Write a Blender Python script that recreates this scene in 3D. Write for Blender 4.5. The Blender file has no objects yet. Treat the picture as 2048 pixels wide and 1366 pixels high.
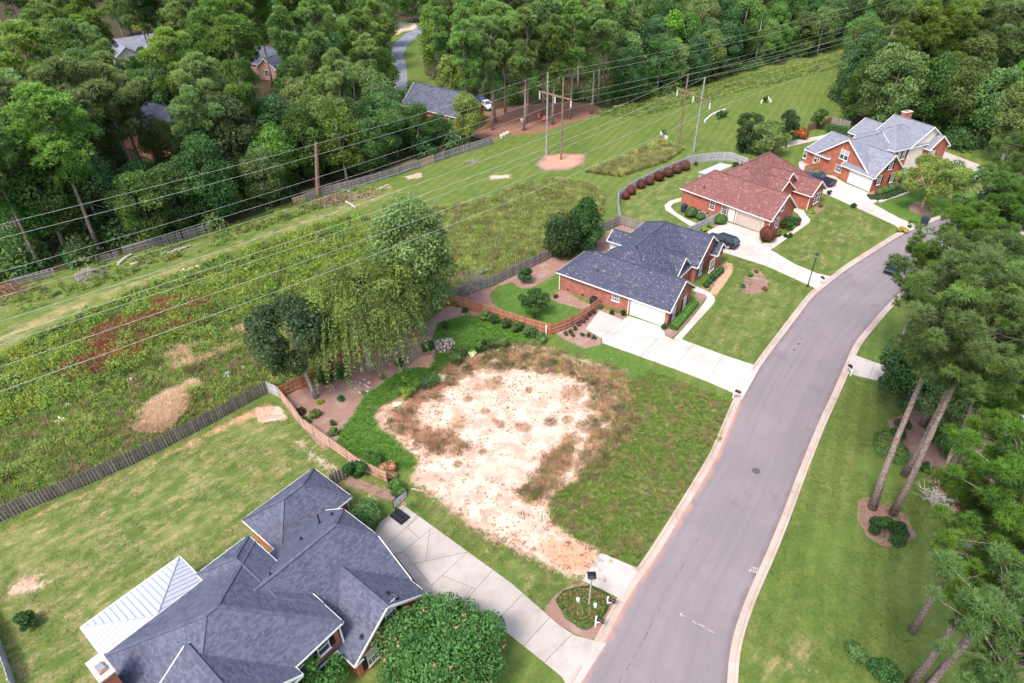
import bpy, bmesh, math, random
import numpy as np
from mathutils import Vector, Matrix

random.seed(7)
rng = np.random.default_rng(7)
S = bpy.context.scene
COL = S.collection
R_ = math.radians

# ------------------------------------------------------------------ camera, sky, sun, exposure
FOC, CAMH = 1290.0, 46.0                     # focal length in photo pixels, camera height in metres
PITCH, ROLL = R_(36.4376), R_(1.0822)
_rt = np.array([1.0, 0, 0]); _fw = np.array([0, math.cos(PITCH), -math.sin(PITCH)]); _up = np.cross(_rt, _fw)
CR = math.cos(ROLL) * _rt - math.sin(ROLL) * _up
CU = math.sin(ROLL) * _rt + math.cos(ROLL) * _up
cam = bpy.data.cameras.new('camera'); camo = bpy.data.objects.new('camera', cam); COL.objects.link(camo)
cam.sensor_width = 36.0; cam.lens = FOC / 2048 * 36.0; cam.clip_end = 5000; cam.clip_start = 0.5
camo.matrix_world = Matrix(((CR[0], CU[0], -_fw[0], 0), (CR[1], CU[1], -_fw[1], 0), (CR[2], CU[2], -_fw[2], CAMH), (0, 0, 0, 1)))
S.camera = camo

SUN_EL, SUN_AZ = R_(58), R_(215)             # azimuth measured from +y clockwise
world = bpy.data.worlds.new("World"); S.world = world; world.use_nodes = True
wn = world.node_tree; bgn = wn.nodes['Background']
sky = wn.nodes.new('ShaderNodeTexSky'); sky.sky_type = 'NISHITA'; sky.sun_disc = False
sky.sun_elevation = SUN_EL; sky.sun_rotation = SUN_AZ; sky.air_density = 1.0; sky.dust_density = 4.0; sky.ozone_density = 1.0
wn.links.new(sky.outputs[0], bgn.inputs[0]); bgn.inputs[1].default_value = 0.15
sl = bpy.data.lights.new('sun', 'SUN'); so = bpy.data.objects.new('sun', sl); COL.objects.link(so)
sl.energy = 1.35; sl.angle = R_(12); sl.color = (1.0, 0.96, 0.9)
sd = Vector((math.sin(SUN_AZ) * math.cos(SUN_EL), math.cos(SUN_AZ) * math.cos(SUN_EL), math.sin(SUN_EL)))
so.rotation_euler = sd.to_track_quat('Z', 'Y').to_euler(); so.location = (0, 0, 120)
S.view_settings.view_transform = 'Standard'; S.view_settings.look = 'None'
S.view_settings.exposure = 1.18; S.view_settings.gamma = 1.0; S.view_settings.use_curve_mapping = False
S.cycles.max_bounces = 6; S.cycles.diffuse_bounces = 3; S.cycles.glossy_bounces = 2; S.cycles.transmission_bounces = 3
S.cycles.transparent_max_bounces = 4; S.cycles.caustics_reflective = False; S.cycles.caustics_refractive = False

# ------------------------------------------------------------------ photo pixel -> place on the ground (survey helper)
def G(x, y, z=0.0):
    d = (x - 1024) / FOC * CR - (y - 683) / FOC * CU + _fw
    t = (z - CAMH) / d[2]
    return np.array([0, 0, CAMH]) + t * d
def GA(pts, z=0.0): return np.array([G(x, y, z)[:2] for x, y in pts])
def PX(p):
    q = np.asarray(p, float) - np.array([0, 0, CAMH])
    w = q @ _fw
    return np.stack([1024 + FOC * (q @ CR) / w, 683 - FOC * (q @ CU) / w], -1)
def HT(b, t):
    B = G(*b); d = (t[0] - 1024) / FOC * CR - (t[1] - 683) / FOC * CU + _fw
    A = np.array([[0, 0, 1.0], -d]).T
    return float(np.linalg.lstsq(A, np.array([0, 0, CAMH]) - B, rcond=None)[0][0])
def PPM(x, y):                                # photo pixels per metre at a ground point
    return FOC / float((G(x, y) - np.array([0, 0, CAMH])) @ _fw)

# ------------------------------------------------------------------ object helpers
def link(o, parent=None):
    COL.objects.link(o)
    if parent is not None: o.parent = parent
    return o
def tag(o, label=None, cat=None, group=None, kind=None):
    if label: o['label'] = label
    if cat: o['category'] = cat
    if group: o['group'] = group
    if kind: o['kind'] = kind
    return o
def thing(name, label, cat, loc=(0, 0, 0), rz=0.0, group=None):
    o = bpy.data.objects.new(name, None); o.empty_display_size = 0.3
    o.location = tuple(loc); o.rotation_euler = (0, 0, rz); link(o)
    return tag(o, label, cat, group)
def mesh_obj(name, me, parent=None, mat=None):
    if mat is not None and not me.materials: me.materials.append(mat)
    return link(bpy.data.objects.new(name, me), parent)
def copy_tree(o, parent=None):
    c = o.copy(); link(c)
    c.parent = parent
    for ch in o.children: copy_tree(ch, c)
    return c

class MB:
    """collects polygons, then links them as ONE mesh object"""
    def __init__(s): s.v = []; s.f = []; s.uv = []; s.t = []; s.tint = 0.5
    def poly(s, pts, uv=None):
        i = len(s.v); s.v += [tuple(p) for p in pts]; s.f.append(tuple(range(i, i + len(pts)))); s.uv.append(uv); s.t.append(s.tint)
    def box(s, c, d, rz=0.0, ax=None):
        cx, cy, cz = c; dx, dy, dz = d[0] / 2, d[1] / 2, d[2] / 2
        ca, sa = math.cos(rz), math.sin(rz)
        P = [(cx + ca * x - sa * y, cy + sa * x + ca * y, cz + z) for z in (-dz, dz) for x, y in ((-dx, -dy), (dx, -dy), (dx, dy), (-dx, dy))]
        s.hexa(P)
    def hexa(s, P):
        i = len(s.v); s.v += [tuple(p) for p in P]
        for q in ((3, 2, 1, 0), (4, 5, 6, 7), (0, 1, 5, 4), (1, 2, 6, 5), (2, 3, 7, 6), (3, 0, 4, 7)):
            s.f.append(tuple(i + k for k in q)); s.uv.append(None); s.t.append(s.tint)
    def bar(s, p, q, w, h, up=(0, 0, 1)):
        p = Vector(p); q = Vector(q); d = (q - p)
        if d.length < 1e-6: return
        d.normalize(); u = Vector(up)
        if abs(d.dot(u)) > 0.99: u = Vector((1, 0, 0))
        sx = d.cross(u).normalized() * (w / 2); uz = sx.cross(d).normalized() * (h / 2)
        P = []
        for b in (p, q): P += [b - sx - uz, b + sx - uz, b + sx + uz, b - sx + uz]
        s.hexa([P[0], P[1], P[2], P[3], P[4], P[5], P[6], P[7]])
    def tube(s, pts, rads, n=8, cap=True):
        pts = [Vector(p) for p in pts]; rings = []
        for k, p in enumerate(pts):
            d = (pts[min(k + 1, len(pts) - 1)] - pts[max(k - 1, 0)]).normalized()
            a = d.orthogonal().normalized() if abs(d.z) < 0.9 else Vector((1, 0, 0))
            a = (a - d * a.dot(d)).normalized(); b = d.cross(a)
            i0 = len(s.v)
            for j in range(n):
                t = 2 * math.pi * j / n
                s.v.append(tuple(p + (a * math.cos(t) + b * math.sin(t)) * rads[k]))
            rings.append(i0)
        for k in range(len(rings) - 1):
            for j in range(n):
                s.f.append((rings[k] + j, rings[k] + (j + 1) % n, rings[k + 1] + (j + 1) % n, rings[k + 1] + j)); s.uv.append(None); s.t.append(s.tint)
        if cap:
            s.f.append(tuple(rings[-1] + j for j in range(n))); s.uv.append(None); s.t.append(s.tint)
            s.f.append(tuple(rings[0] + j for j in reversed(range(n)))); s.uv.append(None); s.t.append(s.tint)
    def lathe(s, prof, n=12, c=(0, 0, 0)):
        i0 = len(s.v)
        for r, z in prof:
            for j in range(n):
                t = 2 * math.pi * j / n; s.v.append((c[0] + r * math.cos(t), c[1] + r * math.sin(t), c[2] + z))
        for k in range(len(prof) - 1):
            for j in range(n):
                s.f.append((i0 + k * n + j, i0 + k * n + (j + 1) % n, i0 + (k + 1) * n + (j + 1) % n, i0 + (k + 1) * n + j)); s.uv.append(None); s.t.append(s.tint)
        for k in (0, len(prof) - 1):
            f = tuple(i0 + k * n + j for j in range(n)); s.f.append(f if k else f[::-1]); s.uv.append(None); s.t.append(s.tint)
    def mesh(s, name, mat=None, smooth=False):
        me = bpy.data.meshes.new(name); me.from_pydata(s.v, [], s.f)
        if any(u is not None for u in s.uv):
            ul = me.uv_layers.new(name='UVMap')
            for p, u in zip(me.polygons, s.uv):
                for k, li in enumerate(p.loop_indices):
                    co = me.vertices[me.loops[li].vertex_index].co
                    ul.data[li].uv = u[k] if u is not None else (co.x + co.y, co.z)
        if len(set(s.t)) > 1:
            a = me.attributes.new('tint', 'FLOAT', 'FACE'); a.data.foreach_set('value', np.array(s.t, 'f'))
        if smooth: me.polygons.foreach_set('use_smooth', [True] * len(me.polygons))
        if mat is not None: me.materials.append(mat)
        me.update(); return me
    def build(s, name, mat=None, parent=None, smooth=False):
        return mesh_obj(name, s.mesh(name, mat, smooth), parent)

def np_mesh(name, V, Fc, mat=None, tint=None, smooth=False):
    """V (n,3), Fc (m,k) constant-size faces"""
    me = bpy.data.meshes.new(name); n, (m, k) = len(V), Fc.shape
    me.vertices.add(n); me.vertices.foreach_set('co', np.ascontiguousarray(V, 'f').ravel())
    me.loops.add(m * k); me.loops.foreach_set('vertex_index', np.ascontiguousarray(Fc, 'i').ravel())
    me.polygons.add(m); me.polygons.foreach_set('loop_start', np.arange(0, m * k, k, dtype='i'))
    me.update(calc_edges=True)
    if tint is not None:
        a = me.attributes.new('tint', 'FLOAT', 'FACE'); a.data.foreach_set('value', np.ascontiguousarray(tint, 'f'))
    if smooth: me.polygons.foreach_set('use_smooth', np.ones(m, bool))
    if mat is not None: me.materials.append(mat)
    return me

# ------------------------------------------------------------------ material helpers
def nd(nt, t, ins=None, **at):
    n = nt.nodes.new('ShaderNode' + t)
    for k, v in at.items(): setattr(n, k, v)
    for k, v in (ins or {}).items():
        s = n.inputs[k]
        if isinstance(v, bpy.types.NodeSocket): nt.links.new(v, s)
        else: s.default_value = v
    return n
def c4(c): return (c[0], c[1], c[2], 1.0)
def new_mat(name):
    m = bpy.data.materials.new(name); m.use_nodes = True
    nt = m.node_tree; b = nt.nodes['Principled BSDF']
    return m, nt, b
def mixc(nt, f, a, b, mode='MIX'):
    return nd(nt, 'MixRGB', {'Fac': f, 'Color1': a if isinstance(a, bpy.types.NodeSocket) else c4(a), 'Color2': b if isinstance(b, bpy.types.NodeSocket) else c4(b)}, blend_type=mode).outputs[0]
def noise(nt, vec, scale, detail=4.0, rough=0.55, dist=0.0):
    return nd(nt, 'TexNoise', {'Vector': vec, 'Scale': scale, 'Detail': detail, 'Roughness': rough, 'Distortion': dist}).outputs[0]
def ramp(nt, f, lo, hi, a=0.0, b=1.0):
    return nd(nt, 'MapRange', {'Value': f, 'From Min': lo, 'From Max': hi, 'To Min': a, 'To Max': b}, interpolation_type='SMOOTHSTEP').outputs[0]
def mth(nt, op, a, b=0.0):
    return nd(nt, 'Math', {0: a, 1: b}, operation=op).outputs[0]
def objvec(nt): return nd(nt, 'TexCoord').outputs['Object']
def bump(nt, bsdf, h, st=0.3, d=0.02):
    b = nd(nt, 'Bump', {'Height': h, 'Strength': st, 'Distance': d}); nt.links.new(b.outputs[0], bsdf.inputs['Normal'])
def setc(nt, bsdf, col, rough=0.8, spec=0.3):
    if isinstance(col, bpy.types.NodeSocket): nt.links.new(col, bsdf.inputs['Base Color'])
    else: bsdf.inputs['Base Color'].default_value = c4(col)
    bsdf.inputs['Roughness'].default_value = rough
    bsdf.inputs['Specular IOR Level'].default_value = spec
def plain(name, c, rough=0.6, spec=0.4, var=0.12, scale=6.0, metal=0.0, rnd=0.0):
    """base colour with soft mottling and optional per-object variation"""
    m, nt, b = new_mat(name)
    n = noise(nt, objvec(nt), scale, 5.0)
    dark = tuple(x * (1 - var * 1.6) for x in c); lite = tuple(min(1, x * (1 + var)) for x in c)
    col = mixc(nt, ramp(nt, n, 0.3, 0.7), dark, lite)
    if rnd:
        r = nd(nt, 'ObjectInfo').outputs['Random']
        hs = nd(nt, 'HueSaturation', {'Color': col, 'Value': ramp(nt, r, 0, 1, 1 - rnd, 1 + rnd), 'Saturation': ramp(nt, mth(nt, 'FRACT', mth(nt, 'MULTIPLY', r, 7.3)), 0, 1, 1 - rnd, 1 + rnd * 0.6)})
        col = hs.outputs[0]
    setc(nt, b, col, rough, spec); b.inputs['Metallic'].default_value = metal
    return m
def wood(name, c, dark, rnd=0.25):
    m, nt, b = new_mat(name)
    v = nd(nt, 'Mapping', {'Vector': objvec(nt), 'Scale': (9, 9, 1.2)}).outputs[0]
    n = noise(nt, v, 2.0, 6.0, 0.7)
    col = mixc(nt, ramp(nt, n, 0.35, 0.75), dark, c)
    r = nd(nt, 'ObjectInfo').outputs['Random']
    col = nd(nt, 'HueSaturation', {'Color': col, 'Value': ramp(nt, r, 0, 1, 1 - rnd, 1 + rnd), 'Saturation': ramp(nt, mth(nt, 'FRACT', mth(nt, 'MULTIPLY', r, 5.7)), 0, 1, 1 - rnd, 1 + rnd * .3), 'Hue': 0.5}).outputs[0]
    setc(nt, b, col, 0.85, 0.2); bump(nt, b, n, 0.4, 0.01)
    return m
def leafmat(name, c, var=0.35, dry=None, transl=0.48, rough=0.55, hue=0.03, dfrac=(0.72, 0.9)):
    """leaf colour with variation by cluster (face attribute 'tint') and by plant"""
    m, nt, b = new_mat(name)
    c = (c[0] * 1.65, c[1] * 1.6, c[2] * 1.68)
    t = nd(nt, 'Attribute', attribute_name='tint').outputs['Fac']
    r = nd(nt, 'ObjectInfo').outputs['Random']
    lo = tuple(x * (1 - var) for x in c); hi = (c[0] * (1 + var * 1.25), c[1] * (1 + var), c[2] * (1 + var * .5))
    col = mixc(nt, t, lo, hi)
    if dry is not None:
        n = noise(nt, nd(nt, 'NewGeometry').outputs['Position'], 0.55, 4.0, 0.6)
        col = mixc(nt, ramp(nt, n, dfrac[0] - .12, dfrac[1] - .12), col, dry)
    col = nd(nt, 'HueSaturation', {'Color': col, 'Hue': ramp(nt, r, 0, 1, 0.5 - hue, 0.5 + hue), 'Value': ramp(nt, mth(nt, 'FRACT', mth(nt, 'MULTIPLY', r, 9.1)), 0, 1, 0.8, 1.22), 'Saturation': ramp(nt, mth(nt, 'FRACT', mth(nt, 'MULTIPLY', r, 3.7)), 0, 1, 0.85, 1.05)}).outputs[0]
    setc(nt, b, col, rough, 0.25)
    tr = nd(nt, 'BsdfTranslucent', {'Color': col})
    mx = nd(nt, 'MixShader', {0: transl, 1: b.outputs[0], 2: tr.outputs[0]})
    nt.links.new(mx.outputs[0], nt.nodes['Material Output'].inputs[0])
    return m

M = {}
def brick_mat(name, c1, c2, mortar):
    m, nt, b = new_mat(name)
    uv = nd(nt, 'TexCoord').outputs['UV']
    br = nd(nt, 'TexBrick', {'Vector': uv, 'Color1': c4(c1), 'Color2': c4(c2), 'Mortar': c4(mortar), 'Scale': 1.0, 'Mortar Size': 0.007, 'Brick Width': 0.215, 'Row Height': 0.075, 'Bias': -0.1})
    n = noise(nt, uv, 1.3, 5.0)
    n2 = noise(nt, uv, 14.0, 3.0)
    col = mixc(nt, ramp(nt, n, 0.3, 0.75, 0.0, 0.55), br.outputs[0], tuple(x * 0.6 for x in c2))
    col = mixc(nt, ramp(nt, n2, 0.62, 0.75, 0.0, 0.5), col, tuple(min(1, x * 1.6 + .05) for x in c1))
    setc(nt, b, col, 0.85, 0.2); bump(nt, b, br.outputs[1], -0.4, 0.01)
    return m
M['brick_red'] = brick_mat('brick_red', (0.42, 0.125, 0.075), (0.30, 0.085, 0.06), (0.42, 0.34, 0.30))
M['brick_orange'] = brick_mat('brick_orange', (0.47, 0.135, 0.075), (0.38, 0.095, 0.06), (0.40, 0.25, 0.2))
M['brick_pink'] = brick_mat('brick_pink', (0.55, 0.30, 0.22), (0.45, 0.22, 0.16), (0.5, 0.42, 0.36))
def shingle_mat(name, dark, lite, spark=None, frac=0.12):
    m, nt, b = new_mat(name)
    t = nd(nt, 'Attribute', attribute_name='tint').outputs['Fac']
    n = noise(nt, objvec(nt), 0.45, 3.0); n2 = noise(nt, objvec(nt), 30.0, 3.0)
    col = mixc(nt, t, dark, lite)
    if spark: col = mixc(nt, ramp(nt, t, 1 - frac - .01, 1 - frac + .01), col, spark)
    col = mixc(nt, ramp(nt, n2, 0.3, 0.7, 0.0, 0.3), col, tuple(x * .55 for x in dark))
    col = mixc(nt, ramp(nt, n, 0.3, 0.7, 0.0, 0.22), col, tuple(x * 1.1 for x in lite))
    setc(nt, b, col, 0.75, 0.35); bump(nt, b, n2, 0.4, 0.01)
    return m
M['shingle_slate'] = shingle_mat('shingle_slate', (0.056, 0.062, 0.094), (0.122, 0.132, 0.188))
M['shingle_dark'] = shingle_mat('shingle_dark', (0.042, 0.047, 0.078), (0.085, 0.092, 0.14), (0.165, 0.17, 0.21), 0.12)
M['shingle_red'] = shingle_mat('shingle_red', (0.155, 0.060, 0.057), (0.23, 0.10, 0.093), (0.27, 0.15, 0.12), 0.08)
M['shingle_grey'] = shingle_mat('shingle_grey', (0.17, 0.18, 0.225), (0.25, 0.26, 0.31))
M['trim'] = plain('white_trim', (0.78, 0.76, 0.74), 0.45, 0.4, 0.05)
M['siding'] = plain('cream_siding', (0.72, 0.64, 0.56), 0.6, 0.3, 0.05)
M['white_siding'] = plain('white_siding', (0.74, 0.73, 0.72), 0.6, 0.3, 0.05)
M['shutter'] = plain('black_shutter', (0.012, 0.012, 0.014), 0.5, 0.4, 0.1)
M['door_white'] = plain('white_door', (0.76, 0.74, 0.73), 0.5, 0.4, 0.04)
M['door_tan'] = plain('tan_door', (0.5, 0.42, 0.36), 0.5, 0.4, 0.05)
def glass_mat():
    m, nt, b = new_mat('window_glass')
    setc(nt, b, (0.05, 0.07, 0.09), 0.06, 0.8)
    return m
M['glass'] = glass_mat()
M['blind'] = plain('pale_blind', (0.42, 0.44, 0.46), 0.35, 0.6, 0.06)
M['metal_roof'] = plain('pale_metal_roof', (0.44, 0.46, 0.52), 0.35, 0.5, 0.04, 2.0)
M['metal_seam'] = plain('grey_seam', (0.36, 0.38, 0.42), 0.4, 0.5, 0.05)
M['black'] = plain('black_plastic', (0.015, 0.016, 0.02), 0.45, 0.4, 0.1)
M['lead'] = plain('lead_grey', (0.24, 0.25, 0.27), 0.5, 0.4, 0.1)
M['capstone'] = plain('cap_stone', (0.55, 0.48, 0.42), 0.8, 0.2, 0.15)
def concrete_mat(name, c, stain, warm=(0.62, 0.5, 0.42)):
    m, nt, b = new_mat(name)
    v = objvec(nt)
    n = noise(nt, v, 0.35, 6.0, 0.65); n2 = noise(nt, v, 2.2, 5.0, 0.65); n3 = noise(nt, v, 40.0, 3.0)
    r = nd(nt, 'ObjectInfo').outputs['Random']
    col = mixc(nt, ramp(nt, n, 0.42, 0.72, 0.0, 0.7), c, stain)
    col = mixc(nt, ramp(nt, n2, 0.5, 0.72, 0.0, 0.35), col, warm)
    col = mixc(nt, ramp(nt, n3, 0.4, 0.7, 0.0, 0.18), col, tuple(x * .5 for x in c))
    col = nd(nt, 'HueSaturation', {'Color': col, 'Value': ramp(nt, r, 0, 1, 0.94, 1.05)}).outputs[0]
    setc(nt, b, col, 0.85, 0.2); bump(nt, b, n3, 0.2, 0.01)
    return m
M['concrete'] = concrete_mat('concrete_new', (0.50, 0.455, 0.425), (0.38, 0.33, 0.295), (0.47, 0.355, 0.29))
M['concrete_old'] = concrete_mat('concrete_stained', (0.43, 0.385, 0.35), (0.27, 0.24, 0.215), (0.42, 0.345, 0.285))
M['kerb'] = concrete_mat('kerb_concrete', (0.46, 0.375, 0.325), (0.33, 0.245, 0.2), (0.42, 0.28, 0.21))
def asphalt_mat():
    m, nt, b = new_mat('asphalt')
    v = objvec(nt)
    n = noise(nt, v, 0.16, 5.0, 0.6); n2 = noise(nt, v, 1.1, 6.0, 0.7); n3 = noise(nt, v, 55.0, 2.0)
    col = mixc(nt, ramp(nt, n, 0.35, 0.7), (0.215, 0.188, 0.200), (0.262, 0.222, 0.228))
    col = mixc(nt, ramp(nt, n2, 0.45, 0.75, 0.0, 0.4), col, (0.245, 0.195, 0.19))
    col = mixc(nt, ramp(nt, n3, 0.35, 0.7, 0.0, 0.35), col, (0.12, 0.11, 0.12))
    lv = nd(nt, 'CombineXYZ', {0: nd(nt, 'Attribute', attribute_name='across').outputs['Fac'], 1: nd(nt, 'Attribute', attribute_name='along').outputs['Fac'], 2: 0.0}).outputs[0]
    ln1 = noise(nt, nd(nt, 'Mapping', {'Vector': lv, 'Scale': (1.3, .035, 1)}).outputs[0], 1.0, 5.0, 0.65); ln2 = noise(nt, nd(nt, 'Mapping', {'Vector': lv, 'Scale': (6.0, .12, 1)}).outputs[0], 1.0, 4.0, 0.7)
    col = mixc(nt, ramp(nt, ln1, 0.42, 0.62, 0.0, 0.42), col, (0.168, 0.148, 0.160)); col = mixc(nt, ramp(nt, ln2, 0.55, 0.72, 0.0, 0.3), col, (0.30, 0.262, 0.262))
    st = noise(nt, v, 0.33, 2.0); col = mixc(nt, ramp(nt, st, 0.64, 0.70, 0.0, 0.35), col, (0.15, 0.13, 0.135))
    d = nd(nt, 'Attribute', attribute_name='edge_dirt').outputs['Fac']
    n4 = noise(nt, v, 0.8, 5.0, 0.7)
    f = ramp(nt, mth(nt, 'ADD', d, mth(nt, 'MULTIPLY', mth(nt, 'SUBTRACT', n4, 0.5), 1.1)), 0.45, 1.05, 0.0, 0.75)
    dr = nd(nt, 'Attribute', attribute_name='red_dirt').outputs['Fac']
    col = mixc(nt, f, col, mixc(nt, dr, (0.15, 0.105, 0.10), (0.50, 0.24, 0.17)))
    # long hairline cracks
    wv = nd(nt, 'TexVoronoi', {'Vector': nd(nt, 'VectorMath', {0: v, 1: nd(nt, 'TexNoise', {'Vector': v, 'Scale': 0.6, 'Detail': 4.0}).outputs[1]}, operation='ADD').outputs[0], 'Scale': 0.12}, feature='DISTANCE_TO_EDGE').outputs[0]
    col = mixc(nt, ramp(nt, wv, 0.0, 0.003, 0.16, 0.0), col, (0.10, 0.085, 0.085))
    setc(nt, b, col, 0.9, 0.15); bump(nt, b, n3, 0.3, 0.01)
    return m
M['asphalt'] = asphalt_mat()
M['asphalt_far'] = plain('asphalt_lane', (0.20, 0.21, 0.26), 0.9, 0.15, 0.15, 0.5)
# ------------------------------------------------------------------ ground
def sdf(P, poly):
    """signed distance (positive inside) of points P (n,2) to polygon (k,2), only computed near its box"""
    out = np.full(len(P), -99.0); lo = poly.min(0) - 6; hi = poly.max(0) + 6
    idx = np.nonzero((P[:, 0] > lo[0]) & (P[:, 0] < hi[0]) & (P[:, 1] > lo[1]) & (P[:, 1] < hi[1]))[0]
    if not len(idx): return out
    p = P[idx]; dmin = np.full(len(p), 1e9); ins = np.zeros(len(p), bool)
    for a, b in zip(poly, np.roll(poly, -1, 0)):
        ab = b - a; t = np.clip(((p - a) @ ab) / (ab @ ab + 1e-12), 0, 1)
        dmin = np.minimum(dmin, np.linalg.norm(p - a - t[:, None] * ab, axis=1))
        c = (a[1] > p[:, 1]) != (b[1] > p[:, 1])
        with np.errstate(divide='ignore', invalid='ignore'):
            ins ^= c & (p[:, 0] < (b[0] - a[0]) * (p[:, 1] - a[1]) / (b[1] - a[1]) + a[0])
    out[idx] = np.where(ins, dmin, -dmin); return out
def line_d(P, pts):
    out = np.full(len(P), 99.0); lo = pts.min(0) - 8; hi = pts.max(0) + 8
    idx = np.nonzero((P[:, 0] > lo[0]) & (P[:, 0] < hi[0]) & (P[:, 1] > lo[1]) & (P[:, 1] < hi[1]))[0]
    p = P[idx]; d = np.full(len(p), 99.0)
    for a, b in zip(pts[:-1], pts[1:]):
        ab = b - a; t = np.clip(((p - a) @ ab) / (ab @ ab + 1e-12), 0, 1)
        d = np.minimum(d, np.linalg.norm(p - a - t[:, None] * ab, axis=1))
    out[idx] = d; return out

def axis_pts(lo, flo, fhi, hi, step):
    a = list(np.arange(flo, fhi + 1e-6, step)); s = step; x = fhi; right = []
    while x < hi: s *= 1.18; x += s; right.append(min(x, hi))
    s = step; x = flo; left = []
    while x > lo: s *= 1.18; x -= s; left.append(max(x, lo))
    return np.array(left[::-1] + a + right)
gx = axis_pts(-1500, -75, 85, 1500, 0.42); gy = axis_pts(-300, 14, 150, 2500, 0.42)
GXX, GYY = np.meshgrid(gx, gy); GP = np.stack([GXX.ravel(), GYY.ravel()], 1)

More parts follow.
